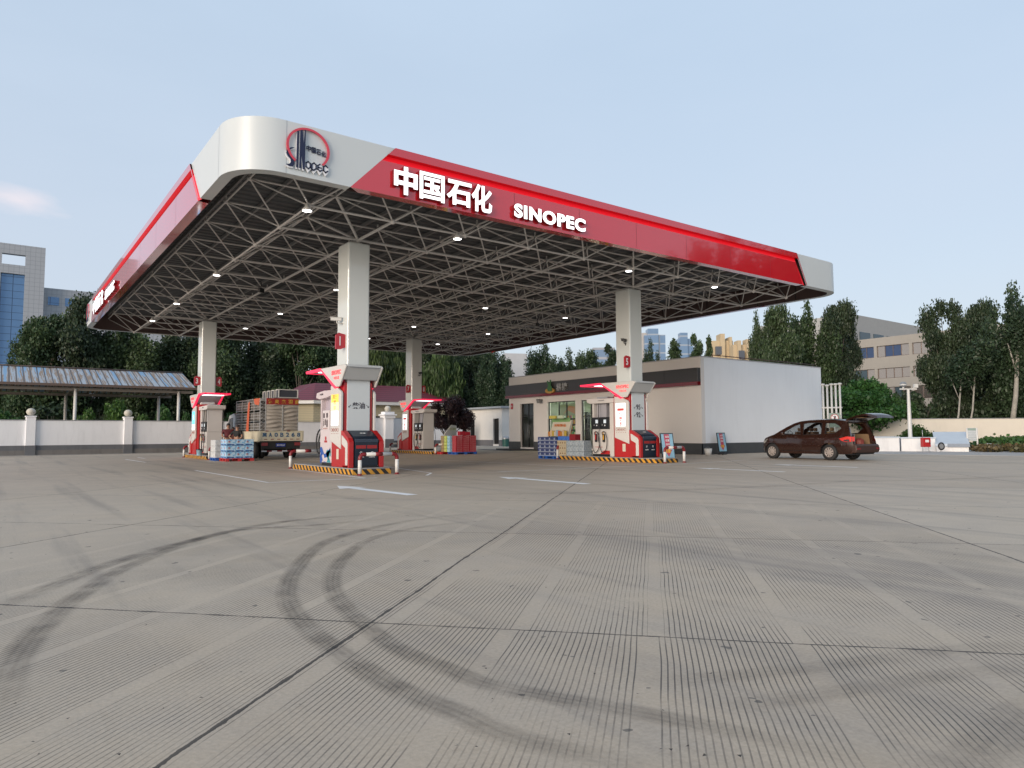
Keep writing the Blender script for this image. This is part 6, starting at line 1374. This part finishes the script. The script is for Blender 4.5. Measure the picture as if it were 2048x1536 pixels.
for k in range(12):
    z = ZC0+.08+k*(ZC1-ZC0-.1)/11
    cg.box(TX0-.012, TX0+.012, TY0+.05, TY1-.05, z-.012, z+.012); cg.box(TX1-.17, TX1-.15, TY0+.05, TY1-.05, z-.012, z+.012)
for k in range(10): cg.box(TX0, TX1-.16, TY0+.1+k*.48, TY0+.13+k*.48, ZC1-.03, ZC1)
for k in range(9):
    z = ZC0+.05+k*.19; cg.box(TX0, TX0+.26, TY0, TY0+.02, z, z+.02); cg.tube([(TX0, TY0+.01, z), (TX0+.26, TY0+.01, z+.19)], .01, 4)
cg.box(TX0+.25, TX0+.29, TY0-.02, TY0+.03, ZC0, ZC1); cg.box(TX1-.18, TX1-.14, TY0-.02, TY0+.03, ZC0, ZC1); cg.build('wire_cage', galv, trk)
cp2 = MB()
for k in range(3):
    z = ZC0+.02+k*.56
    for j in range(7): cp2.box(TX0+.06, TX1-.2, TY0+.30+j*.62, TY0+.84+j*.62, z, z+.40)
cp2.build('cage_load', mat('load_dark', (.16, .15, .14), .8, var=.4, vs=4), trk)
cv = MB(); nx, nz_ = 24, 60; x0, x1 = TX0+.30, TX1-.18; vs = []
for j in range(nz_+1):
    for i in range(nx+1):
        u, v = i/nx, j/nz_; sag = abs(math.sin(PI*2*u)); ph = v*7.2+.35*math.sin(PI*2*u+1.2*v*6)*.6
        vs.append((x0+(x1-x0)*u, TY0+.0-.13*(.5+.5*math.sin(2*PI*ph))*(.35+.65*sag)-.01, ZC0+(2.84-ZC0)*v))
cv.add(vs, [(j*(nx+1)+i, j*(nx+1)+i+1, (j+1)*(nx+1)+i+1, (j+1)*(nx+1)+i) for j in range(nz_) for i in range(nx)], 0, True); cv.box((x0+x1)/2-.02, (x0+x1)/2+.02, TY0-.10, TY0-.06, ZC0, 2.84, 1); cv.build('canvas_cover', [mat('canvas_grey', (.44, .40, .35), .35, var=.12, vs=2), galv], trk)
b = MB(); b.box(x0, x1+.02, TY0-.07, TY0-.02, 2.84, 3.17); bn2 = b.build('banner', mat('banner_red', (.30, .02, .02), .6, var=.12, vs=4), trk)
for k, ch in enumerate('鹿泉鑫羽鸽'): text('banner_text', ch, mat('banner_yellow', (.55, .34, .05), .5), (x0+.17+.36*k, TY0-.071, 3.0), .23, .22, **FY, parent=bn2, t=.005, bold=.03)
b = MB(); b.prism([(TX0-.02, ZC1), (TX0+.0, 2.9), (TX0+.02, ZC1)], 'y', TY0+.1, TY0+1.1); b.add([(TX0-.02, TY0+.15, ZC1), (TX0-.02, TY0+1.2, ZC1-.02), (TX0-.02, TY0+.9, 2.86), (TX0-.02, TY0+.2, 2.80)], [(0, 1, 2, 3)]); b.add([(TX0-.03, TY0+1.8, ZC1-.1), (TX0-.03, TY0+2.1, ZC1-.2), (TX0-.03, TY0+2.45, ZC0-.1), (TX0-.03, TY0+1.95, ZC0-.1)], [(0, 1, 2, 3)]); b.build('red_cloth', mat('cloth_orange', (.5, .11, .05), .7), trk)
b = MB(); b.box(TX0+.1, TX0+.42, TY0+.02, TY0+.10, .68, .84); b.box(TX1-.30, TX1+.02, TY0+.02, TY0+.10, .68, .84); b.build('tail_light', mat('tail_light_dull', (.28, .03, .03), .3), trk)
b = MB(); b.box(TX0+.85, TX0+1.35, TY0+.02, TY0+.04, .62, .80); pl_ = b.build('number_plate', mat('plate_blue', (.02, .05, .3), .4), trk); text('plate_characters', '冀A0B268', white_mark, (TX0+1.10, TY0+.019, .71), .42, .10, **FY, parent=pl_, t=.004)
b = MB()
for k in range(8): b.box(TX0+.1+k*.27, TX0+.37+k*.27, TY0+.02, TY0+.06, .36, .43, k % 2)
b.build('rear_bar', [white_mark, darkred], trk)
b = MB(); b.box(TX0+.6, TX0+.75, TY0+.1, TY1+1, .55, .86); b.box(TX1-.7, TX1-.55, TY0+.1, TY1+1, .55, .86); b.box(TX0+.3, TX1-.3, 38.5, 38.65, .38, .52); b.box(TX0+.1, TX1, TY0+.05, TY0+.12, .5, .86); b.build('chassis', mat('chassis_dark', (.03, .028, .026), .7), trk)
def wheel(par, x, y, r, wd, nm='wheel', rim=None, side=-1):
    e_ = empty(nm, (x, y, r)); e_.parent = par
    b = MB(); pr = [(r*.62, -wd/2), (r*.93, -wd/2), (r, -wd*.38), (r, wd*.38), (r*.93, wd/2), (r*.62, wd/2)]; vs = []; n = 28
    for rr, t_ in pr:
        for k in range(n): vs.append((t_, rr*math.cos(2*PI*k/n), rr*math.sin(2*PI*k/n)))
    b.add(vs, [(i*n+k, i*n+(k+1) % n, (i+1)*n+(k+1) % n, (i+1)*n+k) for i in range(5) for k in range(n)], 0, True); b.build('tyre', rubber, e_)
    return e_
for y in (38.5, 42.9):
    for x in ((TX0+.22, TX1-.12) if y > 40 else (TX0+.12, TX0+.42, TX1-.32, TX1-.02)):
        w_ = wheel(trk, x, y, .42, .22); b = MB(); b.disc((0, 0, 0), (1, 0, 0), .26, 20, t=.12); b.build('rim', mat('rim_dull', (.12, .09, .08), .6), w_)
b = MB(); b.prism([(42.2, .6), (42.2, 2.35), (42.5, 2.5), (43.4, 2.4), (44.0, 1.5), (44.1, .6)], 'x', TX0+.02, TX1); b.build('cab', white_paint, trk, .05)
b = MB(); b.prism([(42.6, 1.6), (42.6, 2.25), (43.3, 2.2), (43.7, 1.6)], 'x', TX0-.0, TX0+.03); b.build('cab_window', mat('window_dark', (.02, .025, .03), .1), trk)
b = MB(); b.tube([(TX0+.02, 43.7, 2.3), (TX0-.35, 43.6, 2.35), (TX0-.42, 43.5, 1.7), (TX0-.02, 43.6, 1.3)], .025, 6); b.box(TX0-.5, TX0-.36, 43.44, 43.5, 1.7, 2.1); b.build('mirror', black, trk)
for k in range(4):
    e = empty('ac_unit', (12.86, 37.75+k*.75, 3.23), 0, ['white framed dark box nearest on the truck roof', 'second white framed box on the truck roof', 'third white framed box on the truck roof', 'fourth and farthest white framed box on the truck roof'][k], 'box', 'white framed boxes on the truck')
    b = MB(); b.box(-.50, .50, 0, .42, .02, .42); b.build('dark_panel', mat('vent_dark', (.05, .055, .07), .5), e)
    b = MB()
    for (a, c_, d_, f_, g0, h0) in ((-.54, .54, -.03, .0, 0, .04), (-.54, .54, -.03, 0, .42, .46), (-.54, -.49, -.03, 0, .04, .42), (.49, .54, -.03, 0, .04, .42), (-.54, -.50, -.0, .46, .42, .46), (.50, .54, 0, .46, .42, .46), (-.54, -.50, .42, .46, 0, .46), (.5, .54, .42, .46, 0, .46)): b.box(a, c_, d_, f_, g0, h0)
    b.build('white_frame', white_paint, e)
b = MB(); b.box(12.0, 13.4, TY0+.1, TY1-.6, 3.175, 3.225); b.build('roof_sheet', mat('load_dark', None), trk)

# ================================================================ MPV with open tailgate
car = empty('minivan', (30.68, 15.62, 0), -R(4.5), 'dark brown minivan parked by the white shop side wall with its tailgate raised', 'car')
paint = mat('car_paint', (.036, .013, .008), .28, metal=.35, var=.02, coat=1.0); trim = mat('car_trim', (.02, .02, .022), .5); tan_i = mat('car_tan_interior', (.22, .14, .075), .8, var=.1); carglass = glassmat('car_glass', (.72, .74, .74), .5)
HW = .90                                    # half width; local y forward (0 rear, 4.72 front), left side is -x
def vv(u, z):
    w_ = HW-.0
    if z > .98: w_ -= (z-.98)*.30
    if z < .45: w_ -= (.45-z)*.25
    w_ += .03*math.sin(max(0, min(1, (z-.3)/.7))*PI)
    if u > 3.9: w_ -= .34*((u-3.9)/.85)**2.2
    if u < .35: w_ -= .10*((.35-u)/.35)**1.5
    return w_
WR, UF, UB = .345, 4.02, 1.12
def arch(u0, r=.41, n=14): return [(u0+r*math.cos(PI-PI*i/n), .33+r*math.sin(PI*i/n)) for i in range(n+1)]
outer = [(.12, .30)]+[(UB-.44, .26)]+arch(UB)+[(UB+.44, .26), (UF-.44, .26)]+arch(UF)+[(UF+.44, .28), (4.68, .32), (4.74, .45), (4.73, .62), (4.66, .80), (4.50, .93), (4.2, 1.02), (3.92, 1.10), (3.62, 1.27), (3.30, 1.44), (2.95, 1.60), (2.60, 1.695), (2.2, 1.735), (1.6, 1.75), (1.0, 1.74), (.55, 1.71), (.38, 1.68), (.24, 1.40), (.13, 1.05), (.06, .82), (.02, .60), (.05, .38)]
wins = {'front_window': [(3.42, 1.12), (3.34, 1.24), (2.86, 1.50), (2.62, 1.57), (2.52, 1.10)], 'middle_window': [(2.38, 1.10), (2.42, 1.585), (2.2, 1.62), (1.66, 1.625), (1.52, 1.60), (1.50, 1.12)], 'rear_window': [(1.32, 1.14), (1.34, 1.60), (.92, 1.59), (.72, 1.50), (.58, 1.36), (.86, 1.16)]}
def side_surface(poly, holes, s, off=0.0, flip=False):
    bm = bmesh.new(); loops = [poly]+holes; allv = []; 
    tri = tessellate_polygon([[Vector((p[0], p[1], 0)) for p in l] for l in loops]); pts = [p for l in loops for p in l]
    bv = [bm.verts.new((0, p[0], p[1])) for p in pts]
    for t_ in tri:
        try: bm.faces.new([bv[i] for i in t_])
        except ValueError: pass
    for k in range(1, 24): bmesh.ops.bisect_plane(bm, geom=bm.verts[:]+bm.edges[:]+bm.faces[:], plane_co=(0, k*.2, 0), plane_no=(0, 1, 0))
    for z in (.4, .55, .7, .85, .98, 1.1, 1.3, 1.5): bmesh.ops.bisect_plane(bm, geom=bm.verts[:]+bm.edges[:]+bm.faces[:], plane_co=(0, 0, z), plane_no=(0, 0, 1))
    for v in bm.verts: v.co.x = s*(vv(v.co.y, v.co.z)+off)
    bmesh.ops.recalc_face_normals(bm, faces=bm.faces[:])
    return bm
def bm_obj(bm, name, m, par, smooth=True, solid=0):
    me = bpy.data.meshes.new(name); bm.to_mesh(me); bm.free(); me.materials.append(m)
    if smooth: me.polygons.foreach_set('use_smooth', [True]*len(me.polygons))
    o = bpy.data.objects.new(name, me); C.objects.link(o); o.parent = par
    if solid: md = o.modifiers.new('t', 'SOLIDIFY'); md.thickness = solid; md.offset = -1
    return o
for s in (-1, 1):
    o = bm_obj(side_surface(outer, [wins[k] for k in wins], s), 'body_side', paint, car, True, 0)
    for k, poly in wins.items(): 
        g_ = bm_obj(side_surface(poly, [], s, -.015), k, carglass, o)
        fr_ = MB(); fr_.tube([(s*(vv(*p)-.006), p[0], p[1]) for p in poly], .014, 5, closed=True); fr_.build('window_seal', trim, g_)
    ln = MB()
    for u in (2.45, 1.42): ln.tube([(s*(vv(u, z)+.001), u, z) for z in (.42, .6, .8, 1.0)], .005, 4)
    ln.tube([(s*(vv(u, .93)+.002), u, .93) for u in (.5, 1.0, 1.4)], .005, 4)
    ln.tube([(s*(vv(u, .385)+.002), u, .385) for u in (1.6, 2.2, 2.8, 3.5)], .012, 4); ln.build('door_gap', trim, o)
    h_ = MB()
    for u in (2.62, 1.62): h_.box(s*(HW+.035)-.015, s*(HW+.035)+.015, u-.0, u+.17, .93, .96)
    h_.build('door_handle', paint, o)
    m_ = MB(); m_.box(min(s*.88, s*1.06), max(s*.88, s*1.06), 3.30, 3.42, 1.08, 1.22); m_.build('mirror', paint, car, .03)
    tl = MB(); tl.add([(s*(vv(u, z)+.012), u, z) for u, z in ((.62, .93), (.30, 1.02), (.11, 1.01), (.09, .80), (.30, .79), (.5, .84))], [(0, 1, 2, 3, 4, 5)]); tl.add([(s*(vv(.09, z)+.012-a), .10-.0-b_, z) for a, b_, z in ((0, 0, 1.01), (.14, .06, 1.0), (.14, .06, .82), (0, 0, .80))], [(0, 1, 2, 3)]); tl.build('tail_light', mat('tail_red', (.55, .03, .02), .2, coat=.5, emit=(1, .03, .02), es=.06), car)
    hl = MB(); hl.add([(s*(vv(u, z)+.008), u, z) for u, z in ((4.25, .92), (4.55, .86), (4.68, .74), (4.60, .70), (4.42, .76))], [(0, 1, 2, 3, 4)]); hl.build('headlight', mat('headlight', (.5, .5, .5), .1, metal=.4), car)
# top strip: bonnet, windscreen, roof
def strip(pr, m, nm, bulge=.05, flipu=0, sc_=1.0):
    b = MB(); K = 8; vs = []
    for (u, z) in pr:
        w_ = vv(u, z)*sc_
        for k in range(K+1):
            t_ = -1+2*k/K; q = 1-t_*t_; vs.append((t_*w_, u+flipu*q, z+bulge*q))
    b.add(vs, [(i*(K+1)+k, i*(K+1)+k+1, (i+1)*(K+1)+k+1, (i+1)*(K+1)+k) for i in range(len(pr)-1) for k in range(K)], 0, True); return b.build(nm, m, car)
strip([(4.66, .80), (4.50, .93), (4.2, 1.02), (3.92, 1.10)], paint, 'bonnet', .05); strip([(4.68, .32), (4.74, .45), (4.73, .62), (4.66, .80)], paint, 'front_bumper', 0, .12)
ws = strip([(3.92, 1.10), (3.62, 1.27), (3.30, 1.44), (2.95, 1.60), (2.70, 1.67)], carglass, 'windscreen', .045); strip([(2.70, 1.67), (2.60, 1.695), (2.2, 1.735), (1.6, 1.75), (1.0, 1.74), (.55, 1.71), (.38, 1.68)], paint, 'roof', .05)
b = MB(); b.prism([(.12, .26), (4.6, .26), (4.6, .30), (.12, .30)], 'x', -.78, .78); b.box(-.78, .78, 3.4, 4.5, .3, .9); b.box(-.6, .6, UB-.5, UB+.5, .26, .5); b.box(-.78, .78, 1.0, 3.4, .3, .46); b.build('underbody', trim, car)
b = MB(); b.prism([(-.06, .33), (-.12, .45), (-.10, .62), (-.04, .70), (.20, .68), (.20, .33)], 'x', -.84, .84); b.build('rear_bumper', mat('bumper_brown', (.05, .024, .018), .5), car, .04)
b = MB(); b.box(-.80, -.58, -.125, -.08, .47, .54); b.box(.58, .80, -.125, -.08, .47, .54); b.build('reflector', darkred, car)
# rear opening surround and tan inside
b = MB(); rail_ = [(.12, .70), (.13, 1.05), (.24, 1.40), (.38, 1.66)]
for s in (-1, 1):
    vs = []
    for (u, z) in rail_: w_ = vv(u, z); vs += [(s*w_, u, z), (s*(w_-.10), u+.02, z), (s*(w_-.13), u+.14, z)]
    b.add(vs, [(3*i+j, 3*i+j+1, 3*i+j+4, 3*i+j+3) for i in range(3) for j in range(2)])
b.box(-.72, .72, .30, .44, 1.62, 1.70); b.build('rear_opening_frame', paint, car)
b = MB()
for s in (-1, 1): b.add([(s*.77, .2, .66), (s*.77, 1.25, .66), (s*.75, 1.25, 1.12), (s*.74, .3, 1.12)], [(0, 1, 2, 3)])
for s in (-1, 1): b.add([(s*.66, .45, 1.56), (s*.68, 1.35, 1.60), (s*.70, 1.35, 1.66), (s*.68, .40, 1.64)], [(0, 1, 2, 3)])
b.box(-.77, .77, .10, 1.25, .62, .67); b.build('boot_lining', tan_i, car)
for u in (1.35, 2.15, 2.95):
    b = MB()
    for x in (-.42, .42): b.prism([(u, .62), (u-.12, 1.22), (u, 1.24), (u+.12, .62)], 'x', x-.24, x+.24); b.box(x-.11, x+.11, u-.13, u-.04, 1.25, 1.40)
    if u > 2: b.box(-.66, .66, u, u+.5, .5, .66)
    b.build('seat', mat('seat_brown', (.10, .055, .035), .7) if u > 1.5 else tan_i, car, .03)
b = MB(); b.tube([(-.42+.17*math.cos(a*PI/8), 3.36+.05*math.sin(a*PI/8), 1.12+.16*math.sin(a*PI/8)) for a in range(17)], .013, 5); b.build('steering_wheel', trim, car); b = MB(); b.box(-.74, .74, 3.45, 3.85, .8, 1.08); b.build('dashboard', trim, car)
# raised tailgate
b = MB(); K = 8; pr = [(.42, 1.73, .70), (.20, 1.80, .74), (-.10, 1.90, .76), (-.42, 1.95, .76), (-.62, 1.93, .74), (-.86, 1.84, .70)]; vs = []
for (u, z, w_) in pr:
    for k in range(K+1): t_ = -1+2*k/K; vs.append((t_*w_, u, z+.05*(1-t_*t_)))
n1 = len(vs)
for (u, z, w_) in pr:
    for k in range(K+1): t_ = -1+2*k/K; vs.append((t_*w_*.96, u+.01, z-.075+.03*(1-t_*t_)))
F_ = [(i*(K+1)+k, i*(K+1)+k+1, (i+1)*(K+1)+k+1, (i+1)*(K+1)+k) for i in range(5) for k in range(K)]
b.add(vs, F_+[tuple(n1+q for q in f) for f in F_]+[(i*(K+1)+e_, (i+1)*(K+1)+e_, n1+(i+1)*(K+1)+e_, n1+i*(K+1)+e_) for i in range(5) for e_ in (0, K)]+[(i, i+1, n1+i+1, n1+i) for i in range(K)]+[(5*(K+1)+i, 5*(K+1)+i+1, n1+5*(K+1)+i+1, n1+5*(K+1)+i) for i in range(K)], 0, True)
tgt = b.build('tailgate', paint, car); b = MB(); b.box(-.60, .60, -.34, .22, 1.80, 1.815); b.build('tailgate_lining', tan_i, tgt)
b = MB(); b.add([(-.6, .22, 1.80-.006), (.6, .22, 1.794), (.6, -.30, 1.794), (-.6, -.30, 1.794)], [(0, 1, 2, 3)]); b.build('rear_glass', mat('window_dark', None), tgt)
b = MB()
for s in (-1, 1): b = MB(); b.tube([(s*.70, .24, 1.42), (s*.68, -.12, 1.80)], .012, 5); b.build('gas_strut', trim, car)
b = MB(); b.disc((-.93, 3.8, .9), (1, 0, 0), .0, 8) if False else None
for (x, u) in ((-.80, UF), (.80, UF), (-.80, UB), (.80, UB)):
    w_ = wheel(car, x, u, WR, .21); sgn = -1 if x < 0 else 1
    b = MB(); b.disc((sgn*.06, 0, 0), (1, 0, 0), .20, 24, t=.02); 
    b.build('rim_back', mat('rim_dark', (.03, .025, .025), .5), w_)
    b = MB(); b.tube([(sgn*.085, .205*math.cos(a*PI/14), .205*math.sin(a*PI/14)) for a in range(29)], .018, 6); b.disc((sgn*.09, 0, 0), (1, 0, 0), .055, 14, t=.03)
    for k in range(9):
        a = 2*PI*k/9; a2 = a+.25; b.add([(sgn*.092, .05*math.cos(a-.5), .05*math.sin(a-.5)), (sgn*.086, .20*math.cos(a-.20), .20*math.sin(a-.20)), (sgn*.086, .20*math.cos(a+.20), .20*math.sin(a+.20)), (sgn*.092, .05*math.cos(a+.5), .05*math.sin(a+.5))], [(0, 1, 2, 3)])
    b.build('rim', mat('rim_silver', (.52, .46, .42), .3, metal=.5, var=.04), w_)
    b = MB(); n = 14; vs = [(sgn*.0+(-sgn*.35), (.41)*math.cos(PI*i/n), (.41)*math.sin(PI*i/n)) for i in range(n+1)]+[(sgn*.085, (.41)*math.cos(PI*i/n), (.41)*math.sin(PI*i/n)) for i in range(n+1)]
    b.add(vs, [(i, i+1, n+2+i, n+1+i) for i in range(n)]); o_ = b.build('wheel_arch_liner', trim, w_)
# things carried in the boot
cr0 = car.matrix_basis.copy(); car.scale = (1.03, 1.03, 1.03); M_ = Matrix.Translation(car.location) @ Matrix.Rotation(-R(4.5), 4, 'Z')
pq = M_ @ Vector((-.42, .42, .68)); e = empty('open_case', tuple(pq), R(-4.5), 'dark grey framed case standing in the open boot of the brown car', 'case'); b = MB(); b.box(-.26, .22, -.03, .03, 0, .46); b.build('case_body', mat('case_dark', (.06, .065, .07), .4, var=.3, vs=12), e); b = MB(); b.box(-.27, -.25, -.05, .05, 0, .48); b.box(.21, .23, -.05, .05, 0, .48); b.box(-.27, .23, -.05, .05, .46, .48); b.build('case_frame', grey_metal, e); b = MB(); b.disc((-.02, -.035, .16), (0, 1, 0), .12, 12, t=.01); b.build('round_part', mat('rust_part', (.18, .07, .04), .6), e)
pq = M_ @ Vector((.25, .45, .68)); e = empty('tool_bag', tuple(pq), 0, 'small red and brown bag beside the case in the open boot', 'bag'); b = MB(); b.lathe([(.01, 0), (.2, .03), (.2, .2), (.1, .28), (.02, .3)], n=8, smooth=False); b.build('bag', mat('bag_red', (.2, .04, .03), .6, var=.3, vs=10), e)

# ================================================================ PEOPLE
skin = mat('skin', (.32, .17, .11), .5, var=.05, vs=8); hair_m = mat('hair_black', (.012, .010, .010), .5, var=.1); hair_g = mat('hair_cropped', (.06, .045, .04), .6, var=.1)
def skinned(name, V, E_, Rr, m, par, sub=1):
    me = bpy.data.meshes.new(name); me.from_pydata([tuple(v) for v in V], E_, []); me.materials.append(m)
    o = bpy.data.objects.new(name, me); C.objects.link(o); o.parent = par
    sk = o.modifiers.new('skin', 'SKIN'); sk.use_smooth_shade = True
    if not me.skin_vertices:
        for l in [0]: bpy.context.view_layer.objects.active = o
    for i, r in enumerate(Rr): me.skin_vertices[0].data[i].radius = (r, r) if not isinstance(r, tuple) else r
    me.skin_vertices[0].data[0].use_root = True
    ss = o.modifiers.new('sub', 'SUBSURF'); ss.levels = ss.render_levels = sub; return o
def person(x, y, z, rz, H, shirt, pants, hair, lab, arms='down', bare=False, look=0.0):
    """front faces local -y"""
    e = empty('person', (x, y, z), rz, lab, 'person'); k = H/1.72
    def S(*p): return tuple(q*k for q in p)
    arm = {'down': lambda s: [(s*.21, 0, 1.40), (s*.27, .02, 1.12), (s*.28, -.06, .88)], 'hips': lambda s: [(s*.21, 0, 1.40), (s*.42, .10, 1.16), (s*.20, .10, 1.00)],
           'reach': lambda s: [(s*.21, 0, 1.40), (s*.28, -.03, 1.14), (s*.16, -.24, 1.06)]}[arms]
    V = [S(0, 0, .96), S(0, .01, 1.12), S(0, 0, 1.33), S(0, .01, 1.45), S(0, -.005, 1.52), S(0, -.01, 1.60), S(0, -.005, 1.67)]; Rr = [(.155, .115), (.14, .105), (.17, .12), .075, .062, (.078, .098), (.066, .08)]
    Ed = [(i, i+1) for i in range(6)]
    for s in (-1, 1):
        n = len(V); pts = arm(s); V += [S(*p) for p in pts]; Rr += [.052, .042, .028]; Ed += [(2, n), (n, n+1), (n+1, n+2)]
        h0 = Vector(pts[2]); d = (h0-Vector(pts[1])).normalized(); pal = h0+d*.07; V.append(S(*pal)); Rr.append((.040, .018)); Ed.append((n+2, n+3))
        side = d.cross(Vector((0, 0, 1)) if abs(d.z) < .8 else Vector((0, 1, 0))).normalized()
        for j in range(4):
            f0 = pal+side*(.027-.018*j)+d*.03; f1 = f0+d*(.055-.006*abs(j-1.5))+Vector((0, -.012, 0)); q = len(V); V += [S(*f0), S(*f1)]; Rr += [.010, .008]; Ed += [(n+3, q), (q, q+1)]
        q = len(V); V += [S(*(pal+side*.045-d*.02)), S(*(pal+side*.065+d*.02))]; Rr += [.011, .009]; Ed += [(n+3, q), (q, q+1)]
        n = len(V); V += [S(s*.10, 0, .90), S(s*.11, -.01, .50), S(s*.12, .02, .10), S(s*.125, -.10, .035)]; Rr += [.085, .058, .042, (.04, .03)]; Ed += [(0, n), (n, n+1), (n+1, n+2), (n+2, n+3)]
    Rr = [tuple(q*k for q in r) if isinstance(r, tuple) else r*k for r in Rr]
    body = skinned('body', V, Ed, Rr, skin, e)
    # face
    b = MB(); b.tube([S(0, -.10, 1.615), S(0, -.122, 1.585), S(0, -.10, 1.575)], [.008, .014, .010], 6)
    for s in (-1, 1): b.ball(S(s*.082, .0, 1.60), .022*k, 8)
    b.build('nose_and_ears', skin, body); b = MB(); b.ball(S(-.032, -.088, 1.62), .012*k, 8); b.ball(S(.032, -.088, 1.62), .012*k, 8); b.box(-.028*k, .028*k, -.101*k, -.09*k, 1.545*k, 1.553*k); b.build('eyes_and_mouth', hair_m, body)
    hr = MB(); n = 14; prof_ = [(.096, 1.62), (.099, 1.66), (.090, 1.70), (.062, 1.735), (.02, 1.75)]; vs = []
    for r, z_ in prof_:
        for i in range(n):
            a = 2*PI*i/n; fz = z_+(.035 if math.sin(a) < -.5 and z_ < 1.68 else 0); vs.append(S(r*.88*math.cos(a), .012+r*1.02*math.sin(a), fz))
    hr.add(vs, [(j*n+i, j*n+(i+1) % n, (j+1)*n+(i+1) % n, (j+1)*n+i) for j in range(4) for i in range(n)]+[tuple(4*n+i for i in range(n))], 0, True); hr.build('hair', hair, e)
    lo = 1.10 if bare else 1.0
    V = [S(0, 0, lo), S(0, 0, 1.18), S(0, 0, 1.33), S(0, .01, 1.44)]; Rr = [(.175, .135), (.17, .13), (.19, .138), (.10, .09)]; Ed = [(0, 1), (1, 2), (2, 3)]
    for s in (-1, 1):
        n = len(V); p = arm(s); m_ = Vector(p[0]).lerp(Vector(p[1]), .72); V += [S(*p[0]), S(*m_)]; Rr += [.072, .066]; Ed += [(2, n), (n, n+1)]
    skinned('shirt', V, Ed, [tuple(q*k for q in r) if isinstance(r, tuple) else r*k for r in Rr], shirt, e)
    V = [S(0, 0, .97)]; Rr = [(.165, .125)]; Ed = []
    for s in (-1, 1): n = len(V); V += [S(s*.10, 0, .86), S(s*.11, -.01, .50), S(s*.12, .02, .10)]; Rr += [.098, .075, .062]; Ed += [(0, n), (n, n+1), (n+1, n+2)]
    skinned('trousers', V, Ed, [tuple(q*k for q in r) if isinstance(r, tuple) else r*k for r in Rr], pants, e)
    b = MB()
    for s in (-1, 1): b.prism([(.09*k, 0), (-.18*k, 0), (-.18*k, .04*k), (-.05*k, .09*k), (.09*k, .09*k)], 'x', (s*.125-.045)*k, (s*.125+.045)*k)
    b.build('shoes', black, e, .015); return e
red_shirt = mat('shirt_dark_red', (.10, .012, .018), .75, var=.15, vs=5); blk_shirt = mat('shirt_black', (.010, .010, .011), .8, var=.15, vs=5); navy_tr = mat('trousers_navy', (.015, .018, .03), .8, var=.1)
def hfor(px, py, dep): return at(px, py, dep).z
for (px, py, dep, rz, sh_, hr_, arms, bare, lab) in ((457, 846, 36.3, R(25), red_shirt, hair_m, 'reach', False, 'person in a dark red polo shirt facing the camera behind the water cases'), (475, 849, 35.6, R(160), blk_shirt, hair_g, 'hips', True, 'person seen from behind in a black shirt rolled up at the waist, hands on hips'), (466.5, 854, 38.4, R(10), red_shirt, hair_m, 'down', False, 'person in dark red standing farther back between the other two')):
    p = at(px, 838, dep); top = hfor(px, py, dep); person(p.x, p.y, 0, YAW-PI/2+rz, top/1.755*1.72, sh_, navy_tr, hr_, lab, arms, bare)
